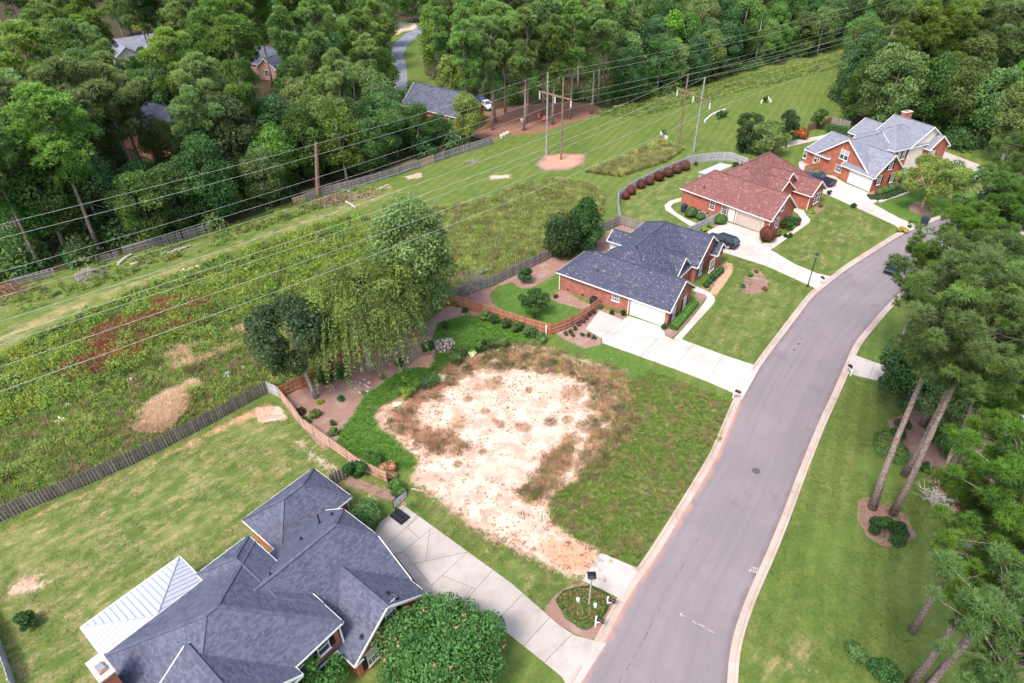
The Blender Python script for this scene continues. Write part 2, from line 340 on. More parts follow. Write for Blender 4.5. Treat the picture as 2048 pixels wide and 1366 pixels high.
POLY = dict(
 sand=[(835,925),(800,890),(765,850),(752,822),(775,806),(800,800),(850,770),(905,735),(960,712),(1000,690),(1050,690),(1085,697),(1110,712),(1170,722),(1225,740),(1238,770),(1240,820),(1225,860),(1200,900),(1172,930),(1150,965),(1112,985),(1095,1010),(1105,1050),(1150,1080),(1202,1105),(1164,1161),(1100,1135),(1040,1105),(980,1070),(930,1040),(885,1005),(850,985),(828,960)],
 clay1=[(1090,1070),(1150,1075),(1202,1105),(1164,1161),(1100,1130),(1070,1100)],
 clay2=[(840,950),(930,960),(1000,1010),(1020,1060),(940,1040),(870,990)],
 clay3=[(1170,850),(1240,800),(1240,860),(1190,910),(1140,890)],
 lush1=[(812,738),(862,738),(875,731),(837,766),(795,794),(762,811),(745,834),(755,859),(787,879),(835,922),(822,937),(760,925),(700,905),(672,872),(707,834),(727,797),(762,769)],
 lush2=[(875,650),(930,630),(1000,640),(1060,668),(1090,690),(1040,690),(960,705),(905,730),(880,745),(862,735),(880,700),(868,680)],
 lush3=[(1110,685),(1150,690),(1204,690),(1300,725),(1380,760),(1290,770),(1235,770),(1225,735),(1170,715),(1115,705)],
 mulch1=[(560,800),(620,765),(700,715),(770,680),(860,640),(893,612),(960,620),(990,640),(930,632),(885,655),(866,690),(875,730),(862,738),(812,738),(760,770),(727,797),(707,834),(676,878),(650,905),(600,850)],
 mulch2=[(903,596),(944,585),(987,573),(1067,527),(1102,513),(1137,515),(1121,543),(1092,559),(1067,574),(1041,577),(1025,564),(995,572),(979,588),(984,605),(1000,620),(960,618),(915,605)],
 mulch3=[(1150,510),(1190,475),(1240,450),(1300,462),(1262,470),(1225,495),(1180,520),(1150,545),(1130,560),(1125,530)],
 mulch4=[(1099,597),(1124,575),(1160,600),(1205,618),(1190,624),(1160,618),(1120,606)],
 mulch5=[(1105,662),(1150,640),(1190,612),(1256,632),(1246,638),(1200,622),(1171,658),(1203,677),(1200,690),(1170,697),(1130,680)],
 mulch6=[(1320,663),(1340,655),(1380,615),(1400,577),(1414,592),(1370,650),(1345,675),(1325,675)],
 mulch7=[(1385,595),(1415,560),(1455,520),(1452,545),(1425,575),(1400,590)],
 clay_path=[(1418,585),(1440,552),(1455,535),(1450,522),(1466,528),(1466,545),(1450,568),(1432,592)],
 mulch8=[(1483,585),(1490,550),(1515,535),(1535,560),(1535,580),(1505,590)],
 mulch9=[(1085,1220),(1110,1190),(1140,1170),(1168,1165),(1225,1195),(1236,1212),(1200,1270),(1180,1281),(1160,1272),(1115,1248)],
 mulch10=[(1715,1000),(1735,993),(1775,1012),(1810,1030),(1835,1075),(1800,1090),(1770,1095),(1735,1075),(1715,1040)],
 mulch11=[(1775,840),(1830,820),(1870,830),(1920,860),(1960,900),(1990,960),(2048,980),(2120,1100),(1990,1080),(1930,1040),(1870,985),(1830,925),(1800,925)],
 mulch12=[(1817,412),(1832,403),(1855,406),(1871,422),(1862,431),(1840,430),(1820,421)],
 mulch13=[(1890,390),(1935,392),(1937,402),(1915,405)],
 mulch14=[(1612,430),(1640,408),(1652,415),(1625,432)],
 mulch15=[(1728,386),(1745,380),(1800,362),(1846,362),(1800,380),(1750,396),(1738,396)],
 mulch16=[(1438,425),(1466,440),(1434,452),(1410,462),(1398,458)],
 mulch17=[(700,950),(760,975),(800,985),(800,1000),(770,1000),(740,985),(690,970)],
 mulch18=[(1365,410),(1385,430),(1405,440),(1450,445),(1450,430),(1400,418)],
 forestred=[(960,225),(1010,215),(1100,205),(1180,205),(1215,222),(1150,245),(1075,268),(1000,272),(980,250)],
 forestred2=[(600,380),(700,360),(830,318),(840,325),(720,366),(610,398)],
 redback=[(985,240),(1005,255),(1000,275),(985,285),(940,270)],
 reddirt1=[(-40,1075),(55,1027),(160,984),(270,934),(430,850),(535,795),(568,808),(555,835),(500,845),(430,875),(330,925),(200,985),(90,1035),(-40,1095)],
 sandpatch1=[(505,815),(560,812),(575,838),(520,845)],
 sandpatch2=[(570,850),(610,880),(640,905),(690,935),(700,960),(650,945),(610,915)],
 sandpatch3=[(5,1178),(45,1148),(115,1160),(70,1195),(10,1200)],
 poledirt=[(1068,330),(1090,310),(1130,306),(1172,308),(1170,326),(1140,340),(1090,342)],
 dirt1=[(800,352),(850,342),(848,355),(815,362)], dirt2=[(745,372),(800,362),(790,378),(740,385)],
 dirt3=[(975,350),(1030,346),(1025,358),(975,360)], dirt4=[(860,405),(890,400),(885,412)],
 whitepatch=[(358,540),(400,528),(408,540),(365,553)],
 track=[(-60,668),(0,655),(90,615),(200,575),(330,530),(430,498),(520,462),(610,430),(720,395),(800,372),(830,380),(720,420),(640,448),(540,480),(450,512),(360,550),(260,590),(150,635),(0,705),(-60,735)],
 weeds=[(-60,740),(0,715),(150,640),(260,592),(360,553),(450,516),(540,485),(640,452),(700,440),(760,440),(800,470),(740,520),(640,560),(600,600),(540,620),(460,650),(380,690),(260,750),(150,800),(60,835),(-60,880)],
 weeds2=[(-60,880),(60,835),(260,750),(460,650),(540,620),(560,700),(535,765),(400,840),(250,915),(100,985),(-60,1055)],
 straw=[(272,845),(300,818),(345,788),(380,768),(395,775),(375,810),(345,845),(330,862),(290,860)],
 straw2=[(300,700),(420,690),(500,640),(560,620),(530,660),(430,720),(350,745)],
 meadow=[(740,520),(720,455),(800,430),(900,415),(960,405),(1040,375),(1100,362),(1160,365),(1205,385),(1205,430),(1190,465),(1130,510),(1060,525),(980,570),(905,590),(870,540)],
 tall2=[(1170,345),(1260,310),(1320,280),(1370,300),(1330,325),(1240,355)],
 far1=[(1190,225),(1330,195),(1500,150),(1690,110),(1700,130),(1560,165),(1400,205),(1280,235),(1200,235)],
 verge=[(-60,600),(60,560),(200,530),(430,470),(590,405),(720,376),(760,384),(610,428),(520,462),(430,495),(330,528),(200,573),(90,613),(-60,665)],
 house1yard=[(-80,1085),(535,795),(700,925),(790,960),(800,1000),(640,1100),(500,1400),(-200,1500)],
 rough=[(1240,770),(1300,740),(1460,800),(1440,880),(1360,1000),(1270,1135),(1210,1108),(1150,1075),(1105,1050),(1098,1010),(1112,985),(1150,965),(1200,900),(1225,860)],
 h1strip=[(800,1000),(880,1005),(980,1070),(1100,1135),(1160,1165),(1110,1190),(1080,1230),(1060,1210),(820,1015)],
 h2lawn=[(1440,510),(1500,520),(1615,575),(1510,735),(1370,690),(1430,600),(1465,545)],
 h3lawn=[(1545,500),(1625,440),(1670,400),(1790,450),(1740,495),(1650,550),(1600,530)],
 h3back=[(1240,440),(1238,390),(1340,345),(1400,330),(1440,340),(1365,380),(1360,410),(1330,420),(1370,455),(1290,450)],
 rlawn=[(1700,750),(1770,770),(1800,880),(1880,1000),(1790,1140),(1850,1366),(1470,1366),(1500,1230),(1620,950)],
 rlawndry=[(1480,1270),(1560,1230),(1640,1260),(1700,1330),(1690,1400),(1460,1400)],
 farlawn=[(1400,265),(1500,225),(1600,195),(1640,230),(1620,258),(1560,300),(1450,310),(1380,300)],
 weeds3=[(535,775),(560,700),(600,600),(740,520),(800,470),(880,555),(893,598),(760,682),(690,716),(617,766)],
 slabsand=[(812,736),(840,712),(866,708),(870,736)],
 bw1=[(775,842),(800,812),(832,800),(838,822),(822,845),(850,862),(900,868),(925,888),(905,908),(870,900),(835,885),(800,868)],
 bw2=[(1165,742),(1240,740),(1262,800),(1252,880),(1205,940),(1160,945),(1165,905),(1190,850),(1185,800)],
 bw3=[(955,722),(1000,690),(1080,698),(1140,722),(1200,735),(1180,758),(1120,748),(1060,738),(1000,738),(960,742)],
 bw4=[(1128,888),(1150,898),(1118,955),(1088,995),(1060,1010),(1035,985),(1078,955),(1108,905)],
 bw5=[(880,745),(905,735),(955,715),(965,730),(905,765),(860,795),(830,806),(810,802),(850,770)],
 rustw=[(120,745),(190,665),(320,605),(430,585),(420,620),(330,685),(240,745),(150,770)],
 bright=[(1440,190),(1600,155),(1680,140),(1690,200),(1650,230),(1560,190)],
 h4lawn=[(1751,408),(1850,372),(1960,385),(1990,420),(1860,440),(1838,450)],
 h2back=[(979,590),(1025,566),(1067,576),(1121,545),(1122,575),(1099,596),(1190,624),(1150,648),(1102,668),(1000,632)],
 laneyard=[(780,60),(840,45),(850,150),(900,160),(890,190),(790,185)],
 drydirt=[(770,60),(810,45),(840,40),(835,60),(790,75)],
)
PW = {k: GA(v) for k, v in POLY.items()}
def msk(*names, f=0.6):
    m = np.zeros(len(GP))
    for n in names: m = np.maximum(m, np.clip(0.5 + sdf(GP, PW[n]) / (2 * f), 0, 1))
    return m
w_sand = np.maximum(msk('sand', f=2.4), msk('sandpatch1', f=.9)); w_sand = np.maximum(w_sand, 0.75 * msk('sandpatch2', 'sandpatch3', f=1.4)); w_sand = np.maximum(w_sand, 0.8 * msk('whitepatch', f=.8)); w_sand = np.maximum(w_sand, .72 * msk('dirt3', 'dirt1', 'drydirt', f=1.5))
w_clay = np.maximum.reduce([msk('clay1', f=1.6), .66 * msk('clay2', 'clay3', f=3.0), msk('clay_path', 'slabsand', f=.35), 0.62 * msk('dirt1', 'dirt2', 'dirt4', 'poledirt', f=1.2), .95 * msk('forestred', 'redback', 'forestred2', f=2.5), .62 * msk('reddirt1', f=.9)])
w_mulch = msk(*['mulch%d' % i for i in range(1, 19)], f=0.3); w_mulch = np.maximum(w_mulch, .9 * msk('poledirt', f=1))
w_lush = np.maximum(msk('lush1', 'lush2', f=.35), .8 * msk('lush3', 'h2back', 'h4lawn', f=1.2)); w_lush = np.maximum(w_lush, .52 * msk('rlawn', 'laneyard', f=5))
w_dry = np.maximum.reduce([.8 * msk('track', f=3.0), .58 * msk('house1yard', f=1.0), .5 * msk('h1strip', 'rough', f=1.0), .5 * msk('h3lawn', 'h3back', 'h2lawn', f=1.5), .62 * msk('rlawndry', f=2.5), .33 * msk('farlawn', f=3), .5 * msk('verge', f=1.5)])
w_weed = np.maximum.reduce([msk('weeds', f=1.0), .45 * msk('weeds2', 'weeds3', f=1.0), .35 * msk('meadow', 'far1', 'tall2', f=1.5)])
w_straw = np.maximum(msk('straw', f=2.0), .4 * msk('straw2', f=2.5)); w_straw = np.maximum(w_straw, 0.55 * msk('tall2', f=2))
# forest floor: everything beyond the corridor's far fence, and the woods on the right
FORL = GA([(-900, 900), (-60, 592), (0, 572), (110, 545), (250, 508), (425, 463), (590, 400), (720, 366), (850, 325), (985, 282), (1010, 262), (1060, 268), (1150, 245), (1215, 222), (1330, 192), (1500, 142), (1690, 95), (1800, 60), (1880, 30)])
FORL = np.vstack([FORL, [[900, 1500], [-1400, 1500], [-1400, 60]]])
FORR = np.vstack([GA([(1705, 245), (1660, 190), (1690, 130), (1760, 85), (1850, 50)]), [[900, 1400], [900, 60]], GA([(2300, 330), (1990, 300), (1910, 300), (1880, 262), (1745, 255)])])
w_for = np.maximum(np.clip(.5 + sdf(GP, FORL) / 3, 0, 1), np.clip(.5 + sdf(GP, FORR) / 3, 0, 1))
w_for = w_for * (1 - msk('laneyard', 'drydirt', f=2)) * (1 - msk('forestred', 'redback', 'forestred2', f=2))

w_brown = np.zeros(len(GP))
for k_, f_, a_ in (('bw1', 1.8, .62), ('bw2', 3.0, .5), ('bw3', 2.2, .55), ('bw4', 1.3, .58), ('bw5', 1.5, .5)): w_brown = np.maximum(w_brown, a_ * msk(k_, f=f_))
SPOTS = [(985, 768, 1.5), (960, 776, 1.0), (995, 760, .9), (1046, 855, 1.2), (1145, 787, 1.45), (1110, 735, 1.2), (1125, 738, .8), (918, 848, 1.2), (970, 822, .8), (1000, 848, .8), (990, 842, .5), (1140, 880, 1.2), (1205, 745, 1.3), (1185, 740, 1.1), (1215, 800, 1.2), (1190, 860, 1.2), (1170, 855, 1.1), (1100, 845, .9), (1135, 840, .9), (1058, 780, .6), (895, 880, 1.2), (870, 890, 1.1), (842, 872, 1.1), (825, 860, 1.0), (915, 928, .7), (965, 905, .6), (905, 900, .7), (1115, 910, 1.0), (1100, 940, .9), (1075, 975, 1.1), (1060, 985, .8), (1130, 895, .8), (1030, 715, 1.1), (1060, 712, 1.1), (1005, 730, 1.0), (1085, 742, 1.0), (1230, 830, 1.0), (1210, 870, 1.0), (1160, 760, .8), (935, 800, .7), (880, 798, .8), (855, 880, 1.1), (880, 900, 1.0), (810, 830, .9), (1180, 810, 1.0), (1220, 770, 1.1), (1085, 715, 1.0), (1000, 708, 1.0), (930, 745, .9), (905, 765, .9), (870, 790, .8)]
for x_, y_, r_ in SPOTS:
    c_ = G(x_, y_)[:2]; w_brown = np.maximum(w_brown, .85 * np.clip(1.25 - np.linalg.norm(GP - c_, axis=1) / (r_ * 1.1), 0, 1))
ed_ = np.vstack([PW['sand'], PW['sand'][:1]]); w_brown = np.maximum(w_brown, .55 * np.clip(1 - line_d(GP, ed_) / 1.6, 0, 1))
def ground_mat():
    m, nt, b = new_mat('ground_cover')
    v = objvec(nt)
    A = nd(nt, 'SeparateColor', {0: nd(nt, 'Attribute', attribute_name='mA').outputs['Color']}).outputs
    B = nd(nt, 'SeparateColor', {0: nd(nt, 'Attribute', attribute_name='mB').outputs['Color']}).outputs
    Cc = nd(nt, 'SeparateColor', {0: nd(nt, 'Attribute', attribute_name='mC').outputs['Color']}).outputs
    big = noise(nt, v, 0.11, 4.0, 0.6); med = noise(nt, v, 0.55, 5.0, 0.65); fine = noise(nt, v, 3.2, 5.0, 0.7); vfine = noise(nt, v, 14.0, 4.0, 0.75)
    sv = nd(nt, 'Mapping', {'Vector': nd(nt, 'Mapping', {'Vector': v, 'Rotation': (0, 0, R_(-44))}).outputs[0], 'Scale': (0.42, 1.25, 1)}).outputs[0]
    streak = noise(nt, sv, 1.15, 8.0, 0.68, 0.3)
    mv = nd(nt, 'Mapping', {'Vector': v, 'Rotation': (0, 0, R_(28)), 'Scale': (1, 1, 1)}).outputs[0]
    stripe = nd(nt, 'TexWave', {'Vector': mv, 'Scale': 0.19, 'Distortion': 2.5, 'Detail': 3.0, 'Detail Scale': 1.2}).outputs[1]
    def edge(w, n, k=0.7, lo=0.42, hi=0.6): return ramp(nt, mth(nt, 'ADD', w, mth(nt, 'MULTIPLY', mth(nt, 'SUBTRACT', n, 0.5), k)), lo, hi)
    # lawn
    g = mixc(nt, ramp(nt, med, 0.3, 0.7), (0.084, 0.138, 0.028), (0.152, 0.200, 0.048))
    g = mixc(nt, ramp(nt, big, 0.35, 0.7, 0.0, 0.6), g, (0.19, 0.205, 0.060))
    g = mixc(nt, ramp(nt, stripe, 0.3, 0.7, 0.0, 0.36), g, (0.068, 0.122, 0.024))
    g = mixc(nt, ramp(nt, fine, 0.42, 0.68, 0.0, 0.5), g, (0.055, 0.098, 0.02))
    g = mixc(nt, ramp(nt, vfine, 0.45, 0.72, 0.0, 0.45), g, (0.045, 0.085, 0.018))
    # lush
    lush = mixc(nt, ramp(nt, fine, 0.3, 0.72), (0.046, 0.108, 0.017), (0.110, 0.190, 0.038))
    lush = mixc(nt, ramp(nt, streak, 0.4, 0.7, 0.0, 0.4), lush, (0.135, 0.205, 0.05))
    lush = mixc(nt, ramp(nt, vfine, 0.5, 0.75, 0.0, 0.5), lush, (0.025, 0.075, 0.01))
    g = mixc(nt, edge(A[2], fine, 0.45), g, lush)
    # dry streaks in the grass
    dry = mixc(nt, ramp(nt, fine, 0.3, 0.7), (0.30, 0.215, 0.105), (0.43, 0.33, 0.185))
    df = ramp(nt, mth(nt, 'ADD', A[1], mth(nt, 'ADD', mth(nt, 'MULTIPLY', mth(nt, 'SUBTRACT', streak, 0.5), 1.25), mth(nt, 'ADD', mth(nt, 'MULTIPLY', mth(nt, 'SUBTRACT', fine, 0.5), 0.7), mth(nt, 'MULTIPLY', mth(nt, 'SUBTRACT', med, 0.5), 0.8)))), 0.42, 1.0, 0.0, 0.8)
    g = mixc(nt, df, g, dry)
    # ground under the weeds
    wd = mixc(nt, ramp(nt, med, 0.3, 0.7), (0.04, 0.07, 0.018), (0.12, 0.15, 0.045))
    wd = mixc(nt, ramp(nt, fine, 0.55, 0.75, 0.0, 0.6), wd, (0.14, 0.085, 0.05))
    g = mixc(nt, edge(A[0], med, 0.5), g, wd)
    straw = mixc(nt, ramp(nt, streak, 0.3, 0.7), (0.34, 0.22, 0.13), (0.50, 0.37, 0.24))
    g = mixc(nt, edge(B[3 - 1], med, 0.9), g, straw)
    # mulch
    mu = mixc(nt, ramp(nt, vfine, 0.32, 0.68), (0.16, 0.08, 0.06), (0.40, 0.26, 0.215))
    mu = mixc(nt, ramp(nt, fine, 0.35, 0.65, 0.0, 0.45), mu, (0.27, 0.15, 0.12))
    mu = mixc(nt, ramp(nt, med, 0.45, 0.7, 0.0, 0.6), mu, (0.37, 0.29, 0.255))
    mu = mixc(nt, ramp(nt, big, 0.5, 0.7, 0.0, 0.5), mu, (0.20, 0.11, 0.085))
    mu = mixc(nt, ramp(nt, fine, 0.62, 0.75, 0.0, 0.45), mu, (0.13, 0.10, 0.05))
    g = mixc(nt, edge(B[0], fine, 0.35), g, mu)
    # forest floor
    fl = mixc(nt, ramp(nt, fine, 0.3, 0.7), (0.035, 0.028, 0.016), (0.085, 0.06, 0.035))
    fl = mixc(nt, ramp(nt, med, 0.5, 0.7, 0.0, 0.7), fl, (0.03, 0.055, 0.015))
    g = mixc(nt, edge(Cc[0], med, 0.5), g, fl)
    # bare sand and clay
    sn = mixc(nt, ramp(nt, med, 0.36, 0.66), (0.60, 0.49, 0.40), (0.47, 0.305, 0.235))
    sn = mixc(nt, ramp(nt, big, 0.5, 0.7, 0.0, 0.55), sn, (0.50, 0.30, 0.215))
    sn = mixc(nt, ramp(nt, fine, 0.58, 0.74, 0.0, 0.5), sn, (0.40, 0.275, 0.205))
    sp = nd(nt, 'TexVoronoi', {'Vector': v, 'Scale': 2.6}).outputs[0]
    sn = mixc(nt, mth(nt, 'MULTIPLY', ramp(nt, sp, 0.10, 0.22, 0.75, 0.0), ramp(nt, med, 0.45, 0.6)), sn, (0.19, 0.14, 0.09))
    sf = edge(B[1], mth(nt, 'ADD', mth(nt, 'MULTIPLY', med, 0.6), mth(nt, 'MULTIPLY', fine, 0.4)), 1.0, 0.40, 0.58)
    g = mixc(nt, sf, g, sn)
    cl = mixc(nt, ramp(nt, fine, 0.3, 0.75), (0.50, 0.235, 0.15), (0.62, 0.36, 0.25))
    cl = mixc(nt, mth(nt, 'MULTIPLY', ramp(nt, Cc[0], 0.3, 0.8), 0.0), cl, cl)
    g = mixc(nt, edge(Cc[1], mth(nt, 'ADD', mth(nt, 'MULTIPLY', med, 0.6), mth(nt, 'MULTIPLY', fine, 0.4)), 0.8, 0.42, 0.75), g, cl)
    rd = mixc(nt, ramp(nt, vfine, 0.3, 0.7), (0.17, 0.085, 0.055), (0.32, 0.17, 0.12))
    g = mixc(nt, edge(Cc[2], med, 0.6, .42, .7), g, rd)
    D = nd(nt, 'Attribute', attribute_name='mD').outputs['Fac']
    br = mixc(nt, ramp(nt, vfine, 0.3, 0.7), (0.25, 0.155, 0.10), (0.42, 0.29, 0.205))
    g = mixc(nt, ramp(nt, mth(nt, 'ADD', D, mth(nt, 'MULTIPLY', mth(nt, 'SUBTRACT', fine, 0.5), 1.1)), 0.35, 0.85, 0.0, 0.8), g, br)
    setc(nt, b, g, 0.95, 0.1)
    h = mth(nt, 'ADD', mth(nt, 'MULTIPLY', vfine, 0.7), mth(nt, 'MULTIPLY', fine, 0.6))
    bump(nt, b, h, 0.55, 0.06)
    return m
M['ground'] = ground_mat()
w_red = np.maximum(msk('forestred', 'redback', 'forestred2', f=2.5), 0.0)
w_clay = w_clay * (1 - .9 * w_red)
nx_, ny_ = len(gx), len(gy)
relief = np.zeros(len(GP))
r1 = np.sin(GP[:, 0] * 1.7 + np.sin(GP[:, 1] * 1.1)) * np.sin(GP[:, 1] * 1.9 + np.sin(GP[:, 0] * .8))
relief += 0.08 * r1 * np.clip(w_weed, 0, 1) + 0.03 * r1 * w_sand
GV = np.column_stack([GP, relief - 0.0])
ii, jj = np.meshgrid(np.arange(nx_ - 1), np.arange(ny_ - 1)); base = (jj * nx_ + ii).ravel()
GF = np.column_stack([base, base + 1, base + nx_ + 1, base + nx_])
fm = lambda w: w[GF].mean(1)
cls = np.zeros(len(GF), int)                      # lawn
far = fm(w_for) > .5
cls[fm(np.maximum(w_weed, w_straw)) > .5] = 1      # weedy corridor
cls[fm(msk('track', f=1)) > .5] = 2                # worn track
cls[far] = 3; cls[fm(w_red) > .5] = 3
cls[fm(w_mulch) > .5] = 4; cls[fm(w_sand) > .5] = 5; cls[fm(msk('clay_path', 'clay1', f=.4)) > .5] = 5
GNAMES = ['lawn', 'weedy_ground', 'worn_track', 'forest_floor', 'mulch_bed', 'sandy_ground']
for c, nm in enumerate(GNAMES):
    fs = GF[cls == c]; used, inv = np.unique(fs, return_inverse=True)
    me = np_mesh(nm, GV[used], inv.reshape(-1, 4), M['ground'], smooth=True)
    for an, arr in (('mA', (w_weed, w_dry, w_lush)), ('mB', (w_mulch, w_sand, w_straw)), ('mC', (w_for, w_clay, w_red))):
        a = me.attributes.new(an, 'FLOAT_COLOR', 'POINT')
        a.data.foreach_set('color', np.column_stack([x[used] for x in arr] + [np.ones(len(used))]).astype('f').ravel())
    a = me.attributes.new('mD', 'FLOAT', 'POINT'); a.data.foreach_set('value', w_brown[used].astype('f'))
    tag(mesh_obj(nm, me), kind='structure')

# ------------------------------------------------------------------ road, gutters, kerbs
def resample(P, step):
    P = np.asarray(P, float); d = np.r_[0, np.cumsum(np.linalg.norm(np.diff(P, axis=0), axis=1))]
    n = max(2, int(d[-1] / step)); t = np.linspace(0, d[-1], n)
    return np.column_stack([np.interp(t, d, P[:, k]) for k in range(P.shape[1])])
def smooth(P, it=3):
    for _ in range(it):
        Q = P.copy(); Q[1:-1] = .25 * P[:-2] + .5 * P[1:-1] + .25 * P[2:]; P = Q
    return P
def offset(P, d):
    t = np.gradient(P, axis=0); t /= np.linalg.norm(t, axis=1)[:, None]
    return P + d * np.column_stack([-t[:, 1], t[:, 0]])
RL = GA([(1085,1500),(1161,1366),(1224,1259),(1251,1199),(1306,1124),(1374,1014),(1434,914),(1481,799),(1519,735),(1557,684),(1628,590),(1696,537),(1751,502),(1801,470),(1863,444),(1960,408),(2048,380),(2300,300)])
RR = GA([(1450,1500),(1454,1366),(1455,1324),(1460,1285),(1474,1244),(1494,1189),(1535,1101),(1566,1025),(1598,939),(1636,846),(1668,779),(1708,686),(1761,624),(1791,592),(1850,548),(1930,505),(2048,462),(2300,370)])
RL = smooth(resample(RL, .8), 6); RR = smooth(resample(RR, .8), 6)
def strip(a, b, n):
    a = resample(a, 1); b = resample(b, 1); k = n
    A = np.column_stack([np.interp(np.linspace(0, 1, k), np.linspace(0, 1, len(a)), a[:, i]) for i in (0, 1)])
    Bq = np.column_stack([np.interp(np.linspace(0, 1, k), np.linspace(0, 1, len(b)), b[:, i]) for i in (0, 1)])
    return A, Bq
A_, B_ = strip(RL, RR, 150)
V = []; nc = 16
for a, b in zip(A_, B_):
    for k in range(nc + 1): p = a + (b - a) * k / nc; V.append((p[0], p[1], 0.022))
V = np.array(V); i0, j0 = np.meshgrid(np.arange(nc), np.arange(149)); bb = (j0 * (nc + 1) + i0).ravel()
Fr = np.column_stack([bb, bb + nc + 1, bb + nc + 2, bb + 1])[:, ::-1]
me = np_mesh('road', V, Fr, M['asphalt'], smooth=True)
dl = line_d(V[:, :2], RL); dr = line_d(V[:, :2], RR)
pv = PX(V)
edge_d = np.clip(1 - np.minimum(dl, dr) / 1.1, 0, 1)
redd = np.clip(1 - dl / 1.6, 0, 1) * np.clip((pv[:, 1] - 780) / 60, 0, 1)
a = me.attributes.new('edge_dirt', 'FLOAT', 'POINT'); a.data.foreach_set('value', np.clip(edge_d * .9, 0, 1).astype('f'))
ac_ = np.tile(np.arange(nc + 1) / nc * 9.0, 150); al_ = np.repeat(np.r_[0, np.cumsum(np.linalg.norm(np.diff((A_ + B_) / 2, axis=0), axis=1))], nc + 1)
a = me.attributes.new('across', 'FLOAT', 'POINT'); a.data.foreach_set('value', ac_.astype('f')); a = me.attributes.new('along', 'FLOAT', 'POINT'); a.data.foreach_set('value', al_.astype('f'))
a = me.attributes.new('red_dirt', 'FLOAT', 'POINT'); a.data.foreach_set('value', np.clip(redd * 2, 0, 1).astype('f'))
tag(mesh_obj('road', me), kind='structure')
def sweep(P, prof):
    """profile [(offset to the left, z)] swept along P (n,2)"""
    mb = MB(); rows = []
    for o, z in prof: rows.append(np.column_stack([offset(P, o), np.full(len(P), z)]))
    for i in range(len(P) - 1):
        for k in range(len(prof) - 1): mb.poly([rows[k][i], rows[k + 1][i], rows[k + 1][i + 1], rows[k][i + 1]])
    for e in (0, len(P) - 1):
        mb.poly([r[e] for r in rows])
    return mb
def kerb(P, side, gaps, label):
    root = tag(link(bpy.data.objects.new('kerb', None)), label, None, None, 'structure')
    d = np.r_[0, np.cumsum(np.linalg.norm(np.diff(P, axis=0), axis=1))]; L = 3.05; n = int(d[-1] / L)
    for i in range(n):
        t = np.linspace(i * L + .012, (i + 1) * L - .012, 5); q = np.column_stack([np.interp(t, d, P[:, k]) for k in (0, 1)])
        py = PX(np.r_[q[2], 0])[1]; px = PX(np.r_[q[2], 0])[0]
        if px > 2150 or py > 1480: continue
        low = any(g0 < py < g1 for g0, g1 in gaps)
        hz = 0.04 if low else 0.14
        s = side
        mb = sweep(q, [(0, 0.0), (0.0, .026), (s * .42, .034), (s * .50, hz - .02), (s * .56, hz), (s * .70, hz), (s * .72, -.05)])
        mb.build('kerb_segment', M['kerb'], root)
kerb(RL, 1, [(1285, 1352), (1140, 1203), (733, 798), (550, 578), (449, 466)], 'pale concrete kerb and gutter along the sandy lot side of the road')
kerb(RR, -1, [(706, 746)], 'pale concrete kerb and gutter along the pine tree side of the road')

# ------------------------------------------------------------------ driveways and walks, poured in slabs
def clip_half(poly, p, n):
    out = []
    for a, b in zip(poly, poly[1:] + poly[:1]):
        da = (a[0] - p[0]) * n[0] + (a[1] - p[1]) * n[1]; db = (b[0] - p[0]) * n[0] + (b[1] - p[1]) * n[1]
        if da >= 0: out.append(a)
        if (da >= 0) != (db >= 0):
            t = da / (da - db); out.append((a[0] + (b[0] - a[0]) * t, a[1] + (b[1] - a[1]) * t))
    return out
def split(poly, a, b, gap=0.018):
    """cut polygon by the line a-b into two with a joint between"""
    d = np.array(b) - np.array(a); d = d / np.linalg.norm(d); n = np.array([-d[1], d[0]])
    l = clip_half(poly, np.array(a) + n * gap, n); r = clip_half(poly, np.array(a) - n * gap, -n)
    return [q for q in (l, r) if len(q) > 2]
def area(p): 
    p = np.array(p); x, y = p[:, 0], p[:, 1]; return .5 * (np.dot(x, np.roll(y, -1)) - np.dot(y, np.roll(x, -1)))
def slab(poly, z, mat, parent, name='slab'):
    p = [(float(x), float(y)) for x, y in poly]
    if abs(area(p)) < .02: return
    if area(p) < 0: p = p[::-1]
    mb = MB(); mb.poly([(x, y, z) for x, y in p])
    for a, b in zip(p, p[1:] + p[:1]): mb.poly([(a[0], a[1], z - .07), (b[0], b[1], z - .07), (b[0], b[1], z), (a[0], a[1], z)])
    return mb.build(name, mat, parent)
M['joint'] = plain('joint_dirt', (0.16, 0.13, 0.105), 0.95, 0.1, 0.2)
def paving(name, outline, cuts, mat, z=0.05, label=None):
    """outline in photo pixels; cuts = list of (pixel a, pixel b, chain) lines applied to every piece they cross"""
    root = tag(link(bpy.data.objects.new(name, None)), label, None, None, 'structure')
    W = [tuple(q) for q in GA(outline)]
    if area(W) < 0: W = W[::-1]
    mb = MB(); mb.poly([(x, y, z - .022) for x, y in W]); mb.build('bedding', M['joint'], root)
    pieces = [W]
    for a, b in cuts:
        a, b = GA([a, b]); out = []
        for p in pieces:
            c = np.mean(p, 0)
            # only cut pieces that the drawn segment really passes through
            mid = (a + b) / 2; s = sdf(np.array([a + (b - a) * t for t in np.linspace(.05, .95, 9)]), np.array(p))
            out += split(p, a, b) if (s > .05).any() else [p]
        pieces = out
    for p in pieces: slab(p, z, mat, root)
    return root
